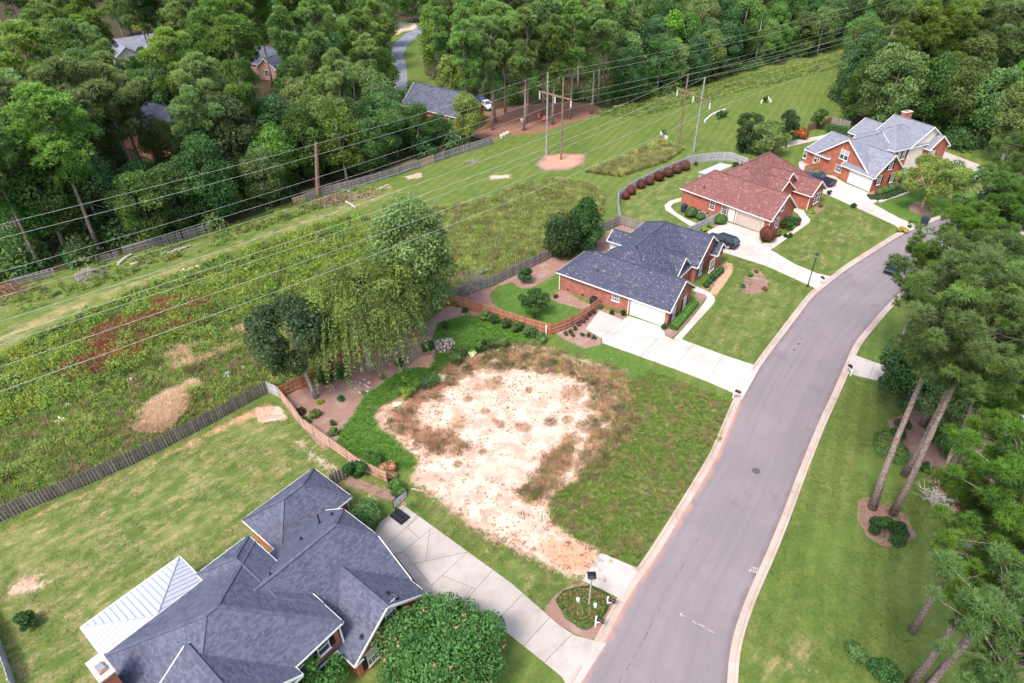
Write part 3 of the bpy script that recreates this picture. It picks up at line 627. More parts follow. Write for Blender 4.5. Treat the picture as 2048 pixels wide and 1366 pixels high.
paving('driveway', [(745,1075),(760,1045),(806,1010),(1024,1168),(1116,1249),(1150,1272),(1186,1281),(1213,1287),(1150,1385),(1133,1372),(1124,1354),(1106,1339),(1024,1274),(999,1256),(962,1231),(924,1208),(908,1222),(885,1218),(862,1200),(840,1175),(790,1110)],
 [((774,1090),(815,1054)),((815,1054),(838,1026)),((790,1117),(868,1054)),((868,1054),(875,1050)),((816,1056),(838,1077)),((852,1123),(934,1105)),((853,1110),(858,1072)),((790,1107),(806,1105)),((864,1170),(935,1105)),((808,1105),(845,1150)),((861,1186),(866,1166)),((925,1208),(985,1141)),((886,1152),(949,1177)),((990,1246),(1024,1211)),((1049,1291),(1101,1234)),((1089,1325),(1109,1305)),((905,1225),(921,1205))], M['concrete_old'], label='cracked stained concrete driveway beside the nearest house')
paving('driveway_apron', [(1202,1106),(1280,1139),(1257,1170),(1243,1199),(1225,1190),(1164,1161)], [], M['concrete'], label='single concrete apron slab at the foot of the sandy lot')
paving('driveway', [(1199,621),(1245,640),(1256,632),(1326,655),(1330,672),(1347,680),(1363,679),(1446,710),(1504,729),(1521,733),(1484,799),(1466,786),(1414,763),(1349,738),(1204,686),(1205,678),(1171,658)],
 [((1199,676),(1240,646)),((1240,646),(1250,635)),((1208,686),(1262,643)),((1250,705),(1310,652)),((1208,664),(1310,676)),((1284,711),(1310,684)),((1349,737),(1385,690)),((1414,762),(1446,712)),((1284,712),(1345,680)),((1304,690),(1422,731))], M['concrete'], label='wide pale concrete driveway of the dark shingled brick house')
paving('walkway', [(1363,679),(1347,679),(1353,672),(1376,647),(1408,606),(1414,596),(1411,590),(1388,583),(1385,578),(1392,573),(1420,585),(1429,595),(1430,602),(1424,612),(1396,642)], [((1376,648),(1392,656)),((1400,618),(1415,626)),((1408,588),(1414,580))], M['concrete'], label='curved concrete walk to the dark shingled brick house')
paving('driveway', [(1414,464),(1452,443),(1464,448),(1524,468),(1522,488),(1536,485),(1546,496),(1541,500),(1590,529),(1636,548),(1660,553),(1634,578),(1590,558),(1535,533),(1440,503),(1425,480)],
 [((1462,487),(1498,462)),((1535,533),(1545,498)),((1590,557),(1600,535)),((1455,485),(1540,515))], M['concrete'], label='white concrete driveway of the red shingled brick house')
paving('walkway', [(1536,485),(1585,462),(1600,449),(1604,440),(1596,428),(1585,421),(1587,414),(1608,422),(1612,430),(1621,440),(1617,447),(1590,466),(1546,497)], [((1585,463),(1595,470)),((1604,441),(1620,443)),((1560,474),(1570,482))], M['concrete'], label='curved concrete walk to the red shingled brick house')
paving('walkway', [(1367,394),(1340,402),(1329,411),(1331,420),(1350,432),(1366,443),(1380,452),(1395,455),(1393,447),(1372,438),(1350,424),(1341,414),(1346,407),(1367,402)], [((1350,424),(1338,432)),((1346,407),(1338,402)),((1372,438),(1364,446))], M['concrete'], label='narrow pinkish walk curving round the red shingled house')
paving('driveway', [(1648,350),(1668,352),(1689,366),(1735,385),(1733,392),(1742,398),(1760,400),(1746,408),(1801,438),(1838,452),(1812,466),(1788,450),(1740,428),(1676,399),(1640,384),(1640,365)],
 [((1676,399),(1735,386)),((1710,414),(1755,402)),((1760,436),(1780,425)),((1690,385),(1735,400))], M['concrete'], label='white concrete driveway of the grey shingled brick house')
paving('walkway', [(1748,398),(1846,368),(1852,374),(1800,392),(1760,405)], [((1790,387),(1796,393)),((1820,377),(1826,383))], M['concrete'], label='straight concrete walk to the grey shingled brick house')
paving('driveway', [(1706,709),(1746,724),(1830,750),(1960,800),(2100,850),(2080,900),(1900,830),(1761,763),(1690,746)], [((1740,752),(1750,726)),((1830,790),(1840,755)),((1920,830),(1940,795))], M['concrete'], label='concrete driveway running under the big pines')
paving('driveway', [(1880,300),(1960,330),(2048,385),(2090,420),(2060,430),(1990,380),(1930,350),(1870,315)], [((1960,362),(1985,345))], M['concrete_old'], label='pale concrete drive behind the upper pines')
# walk and patio behind the grey shingled house
paving('walkway', [(1597,325),(1618,315),(1640,322),(1620,345),(1600,340)], [((1605,335),(1622,322))], M['concrete'], label='white concrete patio beside the wood gate')
paving('walkway', [(1540,292),(1575,284),(1640,272),(1680,262),(1684,266),(1620,284),(1560,297)], [((1600,280),(1606,287))], M['concrete'], label='white concrete walk behind the grey shingled house')
# lane far behind among the trees
ln = smooth(resample(GA([(795,180),(797,150),(795,128),(790,110),(800,90),(822,70),(850,55)]), 1.5), 3)
mb = sweep(ln, [(-2.4, .0), (-2.4, .03), (2.4, .03), (2.4, 0.0)])
tag(mb.build('lane', M['asphalt_far']), kind='structure')
# ------------------------------------------------------------------ houses
def clip_rect(poly, x0, x1, y0, y1):
    for ax, v, s in ((0, x0, 1), (0, x1, -1), (1, y0, 1), (1, y1, -1)):
        out = []
        for k in range(len(poly)):
            a = poly[k - 1]; b = poly[k]; da = s * (a[ax] - v); db = s * (b[ax] - v)
            if (da >= 0) != (db >= 0):
                t = da / (da - db); out.append((a[0] + (b[0] - a[0]) * t, a[1] + (b[1] - a[1]) * t))
            if db >= 0: out.append(b)
        poly = out
        if len(poly) < 3: return []
    return poly
class House:
    def __init__(s, name, label, o, th, brick, shing, group=None, ov=0.36):
        s.o = np.array(o); s.th = R_(th); s.c, s.s_ = math.cos(s.th), math.sin(s.th)
        s.root = thing(name, label, 'house', (o[0], o[1], 0), s.th, group)
        s.brick, s.shing, s.ov = brick, shing, ov; s.w = []
    def loc(s, p):
        d = np.array(p[:2]) - s.o; return np.array([s.c * d[0] + s.s_ * d[1], -s.s_ * d[0] + s.c * d[1]])
    def world(s, u, v, z=0): return np.array([s.o[0] + s.c * u - s.s_ * v, s.o[1] + s.s_ * u + s.c * v, z])
    def wallpx(s, axis, val, px, py):
        """where the sight line of a photo pixel meets the wall axis=val: (other coordinate, z)"""
        d = (px - 1024) / FOC * CR - (py - 683) / FOC * CU + _fw
        c0 = s.loc((0, 0)); dl = np.array([s.c * d[0] + s.s_ * d[1], -s.s_ * d[0] + s.c * d[1]])
        k = 0 if axis == 'u' else 1; t = (val - c0[k]) / dl[k]
        return c0[1 - k] + t * dl[1 - k], CAMH + t * d[2]
    def wing(s, u0, u1, v0, v1, axis, e0, e1, ez, zr, zj=None, wall=True, mat=None, base=-.15, ov=None, sh=True, rets=True):
        e = len(s.w) * .006
        s.w.append(dict(u0=u0, u1=u1, v0=v0, v1=v1, ax=axis, e=(e0, e1), ez=ez + e, zr=zr + e, zj=zj, wall=wall, mat=mat or s.brick, base=base, ov=s.ov if ov is None else ov, sh=sh, rets=rets))
    def frame(s, w):
        if w['ax'] == 'u': a0, a1, c0, c1 = w['u0'], w['u1'], w['v0'], w['v1']
        else: a0, a1, c0, c1 = w['v0'], w['v1'], w['u0'], w['u1']
        half = (c1 - c0) / 2; sl = (w['zr'] - w['ez']) / half; cm = (c0 + c1) / 2
        r = []
        for k, (a, sg) in enumerate(((a0, 1), (a1, -1))):
            t = w['e'][k]
            r.append(a if t == 'g' else a + sg * ((w['zr'] - (w['ez'] if t == 'h' else w['zj'])) / sl))
        if r[0] > r[1] - .05: m_ = (r[0] + r[1]) / 2; r = [m_ - .05, m_ + .05]
        return a0, a1, c0, c1, cm, half, sl, r
    def height(s, w, u, v):
        a0, a1, c0, c1, cm, half, sl, r = s.frame(w)
        a, c = (u, v) if w['ax'] == 'u' else (v, u)
        if not (a0 <= a <= a1 and c0 <= c <= c1): return -1
        h = sl * min(c - c0, c1 - c)
        for k, (ae, sg) in enumerate(((a0, 1), (a1, -1))):
            t = w['e'][k]
            if t == 'g': continue
            zb = 0 if t == 'h' else w['zj'] - w['ez']; d = (a - ae) * sg
            L = abs(r[k] - ae); h = min(h, zb + d * ((w['zr'] - w['ez'] - zb) / max(L, .01)))
        return w['ez'] + h
    def planes(s, w):
        a0, a1, c0, c1, cm, half, sl, r = s.frame(w); ez, zr, zj = w['ez'], w['zr'], w['zj']
        out = []
        for side in (0, 1):
            cc = (c0, c1)[side]; sg = (1, -1)[side]
            p = [(a0, cc, ez), (a1, cc, ez)]
            if w['e'][1] == 'j': p.append((a1, cc + sg * (zj - ez) / sl, zj))
            p.append((r[1], cm, zr)); p.append((r[0], cm, zr))
            if w['e'][0] == 'j': p.append((a0, cc + sg * (zj - ez) / sl, zj))
            out.append((p, side == 1))
        for k, a in enumerate((a0, a1)):
            t = w['e'][k]
            if t == 'h': out.append(([(a, c0, ez), (a, c1, ez), (r[k], cm, zr)], k == 0))
            if t == 'j': dj = (zj - ez) / sl; out.append(([(a, c0 + dj, zj), (a, c1 - dj, zj), (r[k], cm, zr)], k == 0))
        res = []
        for p, flip in out:
            if w['ax'] == 'v': p = [(q[1], q[0], q[2]) for q in p]; flip = not flip
            res.append((p, flip))
        return res
    def finish(s, expo=0.17, tab=0.33, gut=True, shing=True):
        W, roof, soff, trim, shg = MB(), MB(), MB(), MB(), MB()
        walls = {}
        rr = random.Random(len(s.w) * 31 + int(s.o[0]))
        for wi, w in enumerate(s.w):
            a0, a1, c0, c1, cm, half, sl, r = s.frame(w); ez, zr, zj = w['ez'], w['zr'], w['zj']
            L = (lambda a, c, z: (a, c, z)) if w['ax'] == 'u' else (lambda a, c, z: (c, a, z))
            # roof planes
            for p, flip in s.planes(w):
                q = p[::-1] if flip else p
                P3 = [Vector(x) for x in q]
                n = (P3[1] - P3[0]).cross(P3[2] - P3[1]).normalized()
                if n.z < 0: P3 = P3[::-1]; n = -n
                roof.poly(P3); soff.poly([(v.x, v.y, v.z - .11) for v in P3[::-1]])
                if not (shing and w['sh']): continue
                e0 = Vector(p[0]); xd = (Vector(p[1]) - e0).normalized(); yd = n.cross(xd)
                if yd.z < 0: yd = -yd
                p2 = [((v - e0).dot(xd), (v - e0).dot(yd)) for v in P3]
                ymax = max(q[1] for q in p2); y = 0.0; row = 0
                while y < ymax:
                    xs = [q[0] for q in clip_rect(p2, -99, 99, y, y + expo)]
                    if xs:
                        x = min(xs) - rr.random() * tab
                        while x < max(xs):
                            tw = tab * rr.uniform(.6, 1.35); cl = clip_rect(p2, x + .006, x + tw - .006, y, y + expo)
                            x += tw
                            if len(cl) < 3: continue
                            mx = sum(q[0] for q in cl) / len(cl); my = sum(q[1] for q in cl) / len(cl); c = e0 + xd * mx + yd * my
                            if any(s.height(o, c.x, c.y) > c.z + .06 for k, o in enumerate(s.w) if k != wi): continue
                            shg.tint = rr.random(); lift = rr.uniform(.012, .026)
                            f = lambda q: e0 + xd * q[0] + yd * q[1] + n * (.004 + lift * (1 - (q[1] - y) / expo))
                            shg.poly([f(q) for q in cl])
                            b = [q for q in cl if q[1] < y + .002]
                            if len(b) >= 2:
                                b.sort(); q0, q1 = b[0], b[-1]
                                g = lambda q: e0 + xd * q[0] + yd * q[1] - n * .004
                                shg.poly([g(q0), g(q1), f(q1), f(q0)])
                    y += expo; row += 1
            # ridge and hip caps
            if shing and w['sh']:
                segs = [((r[0], cm, zr), (r[1], cm, zr))]
                for k, a in enumerate((a0, a1)):
                    if w['e'][k] == 'h': segs += [((a, c0, ez), (r[k], cm, zr)), ((a, c1, ez), (r[k], cm, zr))]
                    if w['e'][k] == 'j': dj = (zj - ez) / sl; segs += [((a, c0 + dj, zj), (r[k], cm, zr)), ((a, c1 - dj, zj), (r[k], cm, zr))]
                for p, q in segs:
                    p = Vector(L(*p)); q = Vector(L(*q)); n = max(1, int((q - p).length / .3)); d = (q - p) / n
                    for k in range(n):
                        m = p + d * (k + .5)
                        if any(s.height(o, m.x, m.y) > m.z + .1 for j, o in enumerate(s.w) if j != wi): continue
                        shg.tint = rr.uniform(.25, .8); b = p + d * k
                        shg.bar(b + Vector((0, 0, .018)), b + d * 1.03 + Vector((0, 0, .03)), .26, .03)
            # gutters, rakes
            edges = [((a0, c0), (a1, c0)), ((a0, c1), (a1, c1))]
            for k, a in enumerate((a0, a1)):
                if w['e'][k] == 'h': edges.append(((a, c0), (a, c1)))
            for p, q in edges:
                pu = L(p[0], p[1], ez - .07); qu = L(q[0], q[1], ez - .07); mx = [(pu[k] + qu[k]) / 2 for k in (0, 1)]
                trim.bar(pu, qu, .11, .15)
            for k, a in enumerate((a0, a1)):
                t = w['e'][k]
                if t == 'h': continue
                dj = (zj - ez) / sl if t == 'j' else half; zt = zj if t == 'j' else zr
                sg = -1 if k == 0 else 1
                for cc, g in ((c0, 1), (c1, -1)):
                    trim.bar(L(a, cc, ez - .07), L(a, cc + g * dj, zt - .07), .07, .2)
                    if w['rets'] and w['wall']:
                        x0 = a - sg * (w['ov'] + .02)
                        P = [L(x0, cc + g * .02, ez + .28), L(x0, cc + g * .75, ez + .28), L(a, cc + g * .75, ez - .02), L(a, cc + g * .02, ez - .02)]
                        roof.poly(P if (Vector(P[1]) - Vector(P[0])).cross(Vector(P[2]) - Vector(P[1])).z > 0 else P[::-1])
                        trim.bar(L(a + sg * .01, cc, ez - .1), L(a + sg * .01, cc + g * .78, ez - .1), .07, .16)
                if t == 'j': trim.bar(L(a, c0 + dj, zj - .07), L(a, c1 - dj, zj - .07), .1, .15)
            # walls
            if w['wall']:
                ov = w['ov'] + wi * .004; mb = walls.setdefault(w['mat'].name, (MB(), w['mat']))[0]
                A0, A1, C0, C1 = a0 + ov, a1 - ov, c0 + ov, c1 - ov; zt = ez + sl * ov - .12; b = w['base']
                for cc in (C0, C1):
                    P = [(A0, cc, b), (A1, cc, b), (A1, cc, zt), (A0, cc, zt)]
                    mb.poly([L(*q) for q in P], [(q[0], q[2]) for q in P])
                for k, aa in enumerate((A0, A1)):
                    P = [(aa, C0, b), (aa, C1, b), (aa, C1, zt)]
                    t = w['e'][k]
                    if t == 'g': P.append((aa, cm, zr - .12))
                    if t == 'j': dj = (zj - ez) / sl; P += [(aa, c1 - dj, zj - .12), (aa, c0 + dj, zj - .12)]
                    P.append((aa, C0, zt))
                    mb.poly([L(*q) for q in P], [(q[1] + .1, q[2]) for q in P])
        for nm, (mb, mt) in walls.items(): mb.build('wall', mt, s.root)
        s.roof = roof.build('roof', s.shing, s.root)
        soff.build('soffit', M['trim'], s.root); trim.build('gutter', M['trim'], s.root)
        if shg.f:
            o = shg.build('shingles', s.shing, s.roof); o['kind'] = 'stuff'
        return s
    # --- openings: axis 'u' or 'v', wall position, outward sign, centre along the wall, height of centre
    def put(s, axis, val, out):
        """returns a function (along, outwards, z) -> local point"""
        if axis == 'v': return lambda a, o, z: (a, val + out * o, z)
        return lambda a, o, z: (val + out * o, a, z)
    def rect(s, mb, f, a0, a1, z0, z1, o0, o1):
        mb.hexa([f(a0, o0, z0), f(a1, o0, z0), f(a1, o1, z0), f(a0, o1, z0), f(a0, o0, z1), f(a1, o0, z1), f(a1, o1, z1), f(a0, o1, z1)])
    def window(s, axis, val, out, a, z, w=.95, h=1.6, shut=False, blind=False, nx=2, ny=2, lintel=True, twin=False):
        f = s.put(axis, val, out); fr = MB(); t = .07
        for x0, x1, z0, z1 in ((a - w / 2, a - w / 2 + t, z - h / 2, z + h / 2), (a + w / 2 - t, a + w / 2, z - h / 2, z + h / 2), (a - w / 2 + t, a + w / 2 - t, z + h / 2 - t, z + h / 2), (a - w / 2 + t, a + w / 2 - t, z - h / 2, z - h / 2 + t), (a - w / 2 + t, a + w / 2 - t, z - .03, z + .03)):
            s.rect(fr, f, x0, x1, z0, z1, -.02, .05)
        if twin: s.rect(fr, f, a - .06, a + .06, z - h / 2 + t, z + h / 2 - t, -.02, .052)
        root = fr.build('window', M['trim'], s.root)
        for zz, nm, mt in ((1, 'pane', M['blind'] if blind else M['glass']), (-1, 'pane', M['glass'])):
            pb = MB(); z0, z1 = (z + .03, z + h / 2 - t) if zz > 0 else (z - h / 2 + t, z - .03)
            s.rect(pb, f, a - w / 2 + t, a + w / 2 - t, z0, z1, -.02, .012); pb.build('pane', mt, root)
            mu = MB(); nyy = ny
            for k in range(1, nx): x = a - w / 2 + t + (w - 2 * t) * k / nx; s.rect(mu, f, x - .014, x + .014, z0, z1, .012, .03)
            for k in range(1, nyy): q = z0 + (z1 - z0) * k / nyy; s.rect(mu, f, a - w / 2 + t, a + w / 2 - t, q - .014, q + .014, .012, .029)
            if mu.f: mu.build('muntin', M['trim'], root)
        sb = MB(); s.rect(sb, f, a - w / 2 - .06, a + w / 2 + .06, z - h / 2 - .07, z - h / 2 - .003, -.02, .1); sb.build('sill', M['trim'], root)
        if lintel:
            lb = MB(); s.rect(lb, f, a - w / 2 - .12, a + w / 2 + .12, z + h / 2 + .003, z + h / 2 + .2, -.02, .04); lb.build('lintel', M['capstone'], root)
        if shut:
            for g in (-1, 1):
                sh = MB(); x0 = a + g * (w / 2 + .02); x1 = x0 + g * .42; x0, x1 = min(x0, x1), max(x0, x1)
                s.rect(sh, f, x0, x1, z - h / 2, z + h / 2, -.01, .03)
                for k in range(12): q = z - h / 2 + .06 + k * (h - .12) / 12; s.rect(sh, f, x0 + .04, x1 - .04, q, q + .05, .03, .05)
                sh.build('shutter', M['shutter'], s.root)
    def garage(s, axis, val, out, a, w=4.4, h=2.1, mat=None):
        f = s.put(axis, val, out); fr = MB()
        s.rect(fr, f, a - w / 2 - .1, a - w / 2, 0, h + .1, -.02, .06); s.rect(fr, f, a + w / 2, a + w / 2 + .1, 0, h + .1, -.02, .06); s.rect(fr, f, a - w / 2, a + w / 2, h, h + .1, -.02, .06)
        root = fr.build('garage_door', M['trim'], s.root)
        for k in range(4):
            pb = MB(); z0 = .03 + k * (h - .03) / 4; z1 = z0 + (h - .03) / 4 - .018
            s.rect(pb, f, a - w / 2 + .005, a + w / 2 - .005, z0, z1, -.02, .02)
            for j in range(8):
                x0 = a - w / 2 + .08 + j * (w - .1) / 8; s.rect(pb, f, x0, x0 + (w - .1) / 8 - .1, z0 + .08, z1 - .08, .02, .032)
            pb.build('panel', mat or M['door_white'], root)
    def door(s, axis, val, out, a, w=.95, h=2.05, mat=None):
        f = s.put(axis, val, out); fr = MB()
        for x0, x1, z0, z1 in ((a - w / 2 - .08, a - w / 2, 0, h + .08), (a + w / 2, a + w / 2 + .08, 0, h + .08), (a - w / 2, a + w / 2, h, h + .08)): s.rect(fr, f, x0, x1, z0, z1, -.02, .06)
        root = fr.build('door', M['trim'], s.root)
        lb = MB(); s.rect(lb, f, a - w / 2 + .004, a + w / 2 - .004, .03, h - .004, -.02, .025)
        for k in range(2):
            for j in range(2): s.rect(lb, f, a - w / 2 + .12 + j * (w / 2 - .05), a - w / 2 + .12 + j * (w / 2 - .05) + w / 2 - .2, .25 + k * .95, 1.0 + k * .8, .025, .036)
        lb.build('leaf_panel', mat or M['door_white'], root)
        hb = MB(); s.rect(hb, f, a + w / 2 - .14, a + w / 2 - .08, .98, 1.06, .036, .09); hb.build('handle', M['lead'], root)
    def spout(s, u, v, z0, z1, dx=0, dy=0):
        mb = MB(); mb.bar((u, v, z0), (u, v, z1 - .35), .1, .1); mb.bar((u, v, z1 - .37), (u + dx, v + dy, z1 - .05), .1, .1); mb.build('downspout', M['trim'], s.root)
    def pipe(s, u, v, top=.5, r=.05, mat=None):
        z = max(s.height(w, u, v) for w in s.w)
        mb = MB(); mb.tube([(u, v, z - .1), (u, v, z + top)], [r, r], 8); mb.lathe([(r * 3.2, .0), (r * 2.2, .05), (r * 1.02, .12)], 10, (u, v, z + .02)); mb.build('vent_pipe', mat or M['black'], s.root)
    def chimney(s, u, v, du, dv, z, flue=True):
        mb = MB(); P = lambda a, b: [(u - du / 2, v - dv / 2), (u + du / 2, v - dv / 2), (u + du / 2, v + dv / 2), (u - du / 2, v + dv / 2)]
        c = P(0, 0)
        for k in range(4):
            p, q = c[k], c[(k + 1) % 4]; l = math.dist(p, q)
            mb.poly([(p[0], p[1], -.1), (q[0], q[1], -.1), (q[0], q[1], z), (p[0], p[1], z)], [(0, 0), (l, 0), (l, z), (0, z)])
        mb.poly([(x, y, z) for x, y in c], [(0, 0), (1, 0), (1, 1), (0, 1)])
        ch = mb.build('chimney', s.brick, s.root)
        cb = MB(); cb.box((u, v, z + .06), (du + .14, dv + .14, .12)); cb.build('chimney_cap', M['capstone'], ch)
        fb = MB(); fb.box((u, v - dv * .1, z + .2), (du * .55, dv * .42, .16)); fb.build('flue', s.brick, ch)
        fb = MB(); fb.box((u + .02, v - dv * .1, z + .33), (du * .4, dv * .34, .05), .2); fb.build('flue_cover', M['lead'], ch)

# ---- nearest house (slate coloured shingles), local axes along its back eave
o1 = G(703.6, 993.3, 2.6)[:2]
H1 = House('brick_house', 'near brick house with blue grey slate shingle roof and brick chimney', o1, 50.62, M['brick_orange'], M['shingle_slate'])
H1.wing(-7.25, 0, -3, 5.31, 'u', 'h', 'h', 2.6, 4.65)
H1.w[-1].update(v0=0.0 - .02)
H1.wing(-14.0, -2.43, -9.77, .7, 'u', 'g', 'j', 2.6, 6.95, 5.25)
H1.wing(-9.46, -2.53, -11.6, -4.6, 'v', 'g', 'g', 2.58, 5.3)
H1.wing(-19.75, -8.57, -10.0, .4, 'u', 'h', 'h', 5.2, 8.5)
H1.wing(-12.76, -8.53, -8.0, 1.27, 'v', 'h', 'h', 5.18, 6.5)
H1.wing(-20.0, -12.42, -10.75, -5.0, 'v', 'g', 'g', 5.15, 7.75, mat=M['siding'])
H1.finish(.145, .28)
# walls of the front gable and the upper storey
for px, py, sh in ((775, 1233), (1, 0), (0, 0)) if False else (): pass
gv = -11.6 + .36 + .008
for (px, py) in ((780, 1224), (823, 1231), (745, 1311)):
    a, z = H1.wallpx('v', gv, px, py); H1.window('v', gv, -1, a, z, .98, 1.55, True, True, 3, 2)
mv = -10 + .36 + .012
for (px, py) in ((646, 1293), (604, 1331)):
    a, z = H1.wallpx('v', mv, px, py); H1.window('v', mv, -1, a, min(z, 4.2), .95, 1.45, True, False, 1, 1, False)
a, z = H1.wallpx('v', mv, 660, 1318); H1.window('v', mv, -1, a, 1.5, .95, 1.6, True, False, 1, 1)
H1.spout(-8.9, -9.9, 2.9, 5.1, .2, .1)
H1.garage('u', -.36 - .004, 1, 2.6, 4.4)
for px, py, t in ((638, 1040, 1.1), (664, 1028, .35), (602, 1077, .35), (774, 1181, .35), (554, 1181, .4), (718, 1254, .4)):
    q = H1.loc(G(px, py, 5.0)); H1.pipe(q[0], q[1], t, .06)
H1.chimney(-20.15, -2.5, .8, 1.75, 7.9)
# porch with the standing seam roof
def seam_roof():
    u0, u1, v0, v1 = -19.82, -12.3, -.6, 6.12; ez, zr, vm = 2.55, 3.85, 1.5; um = (u0 + u1) / 2
    z0 = lambda v: ez
    A, B, C, D = (u0, v1, ez), (u1, v1, ez), (u1, v0, ez), (u0, v0, ez); T, T2 = (um, vm, zr), (um, v0, zr)
    mb = MB()
    for P in ([B, A, T], [C, B, T, T2], [A, D, T2, T]): mb.poly(P); mb.poly([(x, y, z - .09) for x, y, z in P[::-1]])
    pr = mb.build('porch_roof', M['metal_roof'], H1.root)
    tr = MB(); tr.bar((u0, v1, ez - .06), (u1, v1, ez - .06), .1, .14); tr.bar((u1, v1, ez - .06), (u1, .4, ez - .06), .1, .14); tr.bar((u0, v1, ez - .06), (u0, v0, ez - .06), .1, .14)
    tr.build('fascia', M['trim'], pr)
    def hz(u, v): return ez + (zr - ez) * max(0, min((v1 - v) / (v1 - vm), min(u - u0, u1 - u) / (um - u0)))
    se = MB()
    for k in range(1, 19):                                   # seams of the outer slope
        u = u0 + (u1 - u0) * k / 19; t = min(u - u0, u1 - u) / (um - u0); v = v1 - (v1 - vm) * t
        se.bar((u, v1, ez + .02), (u, v + .05, hz(u, v) + .02), .035, .05)
    for k in range(1, 16):
        v = v1 - (v1 - v0) * k / 16; t = min(1, (v1 - v) / (v1 - vm))
        for ue, sg in ((u0, 1), (u1, -1)): se.bar((ue, v, ez + .02), (ue + sg * (um - u0) * t, v, ez + (zr - ez) * t + .02), .035, .05)
    for e in (A, B): se.bar((e[0], e[1], ez + .03), (um, vm, zr + .03), .07, .05)
    se.build('seam', M['metal_seam'], pr)
    for u in (u0 + .4, um, u1 - .4):
        p = MB(); p.bar((u, v1 - .35, 0), (u, v1 - .35, ez - .08), .18, .18); p.build('post', M['trim'], H1.root)
    f = MB(); f.box((um, 3, .1), (7, 5.6, .2)); f.build('porch_floor', M['concrete_old'], H1.root)
seam_roof()

# ---- second house (dark speckled shingles)
o2 = G(1341.3, 628.4, 2.6)[:2]
H2 = House('brick_house', 'brick house with dark speckled shingle roof behind the wide concrete driveway', o2, -37.6, M['brick_red'], M['shingle_dark'])
H2.wing(-16.6, -.15, .3, 7.6, 'u', 'h', 'g', 2.6, 5.25)
H2.wing(-14.05, -2.75, .36, 20.5, 'v', 'h', 'h', 2.6, 6.5)
H2.wing(-8, -1.9, 12.05, 20.15, 'u', 'g', 'g', 2.6, 5.65)
H2.wing(-8, -3.0, 8.1, 12.5, 'u', 'g', 'g', 2.58, 4.6)
H2.wing(-3, -1.15, 16.9, 20.0, 'u', 'g', 'g', 2.45, 3.75, ov=.25)
H2.wing(-14.4, -8.5, 9.5, 12.8, 'u', 'g', 'g', 4.0, 5.1, mat=M['white_siding'])
H2.finish(.125, .2)
H2.garage('v', .3 + .36, -1, -3.25, 4.5)
a, z = H2.wallpx('v', .66, 1231.5, 595); H2.window('v', .66, -1, a, z, 1.05, 1.1, False, False, 3, 2, False)
for px, py in ((1136, 585), (1165, 595), (1200, 610)):
    a, z = H2.wallpx('v', .66, px, py); f = H2.put('v', .66, -1); mb = MB(); H2.rect(mb, f, a - .22, a + .22, max(.25, z - .1), max(.45, z + .1), -.01, .02); mb.build('vent', M['black'], H2.root)
g2 = -.15 - .36
for px, py in ((1347, 628), (1368.5, 606)):
    a, z = H2.wallpx('u', g2, px, py); H2.window('u', g2, 1, a, max(z, 1.3), .95, 1.6, True, True, 2, 2)
for val, px, py, w_ in ((-1.9 - .37, 1400, 543, 1.1), (-1.15 - .26, 1427, 514, 1.7)):
    a, z = H2.wallpx('u', val, px, py); H2.window('u', val, 1, a, 1.35, w_, 1.7, val < -2, False, 3, 2)
a, z = H2.wallpx('u', -3.36, 1366, 555); H2.door('u', -3.372, 1, 10.2, 1.0, 2.05); H2.window('u', -3.372, 1, 9.2, 1.2, .5, 1.9, False, False, 1, 2, False); H2.window('u', -3.372, 1, 11.2, 1.2, .5, 1.9, False, False, 1, 2, False)
H2.spout(-16.15, .5, 0, 2.6); H2.spout(-5.85, .55, 0, 2.6)
for px, py, t in ((1195, 539, .3), (1198, 563, .3), (1268.5, 529, .3), (1263, 538, .12), (1284.8, 538, .75), (1286, 471, .3)):
    q = H2.loc(G(px, py, 4.0)); H2.pipe(q[0], q[1], t, .055, M['lead'] if t > .7 else None)

# ---- third house (red shingles)
o3 = G(1541.6, 444, 2.6)[:2]
H3 = House('brick_house', 'brick house with dusty red shingle roof and tan garage door', o3, -50, M['brick_orange'], M['shingle_red'])
H3.wing(-16.9, 0, .25, 7.6, 'u', 'h', 'g', 2.6, 5.8)
H3.wing(-16.0, -4.2, 2.0, 20.4, 'v', 'h', 'h', 2.6, 6.95)
H3.wing(-10, -4.3, 9.1, 16.0, 'u', 'g', 'g', 2.6, 5.6)
H3.wing(-9, -3.65, 7.1, 13.6, 'u', 'g', 'g', 2.6, 5.05)
H3.wing(-6, -.6, 12.9, 17.75, 'u', 'g', 'g', 2.55, 4.5)
H3.finish(.22, .34)
H3.garage('v', .25 + .36, -1, -3.75, 4.7, 2.1, M['door_tan'])
H3.door('v', .61, -1, -6.95, .95, 2.05)
for px, py in ((1425, 408.5), (1449, 418.5)):
    a, z = H3.wallpx('v', .61, px, py); H3.window('v', .61, -1, a, max(1.2, min(z, 1.6)), .95, 1.6, False, False, 2, 2, False)
for px, py in ((1566, 412), (1553, 446)):
    a, z = H3.wallpx('u', -.36, px, py); H3.window('u', -.36, 1, a, z, .95, 1.6, False, False, 2, 2)
a, z = H3.wallpx('u', -.96, 1634, 396); H3.window('u', -.984, 1, a, 1.4, 1.75, 1.75, False, False, 2, 1, False, True)
H3.spout(-.35, .5, 0, 2.6); H3.spout(-.95, 13.15, 0, 2.5)
for px, py, t in ((1478.5, 352, .6), (1475, 368, .35), (1490, 357, .35), (1410, 363, .35), (1473, 337, .4)):
    q = H3.loc(G(px, py, 4.6)); H3.pipe(q[0], q[1], t, .07)
pc = MB(); f0 = [(-18.9, 8.0), (-16.4, 8.0), (-16.4, 14.4), (-18.9, 14.4)]
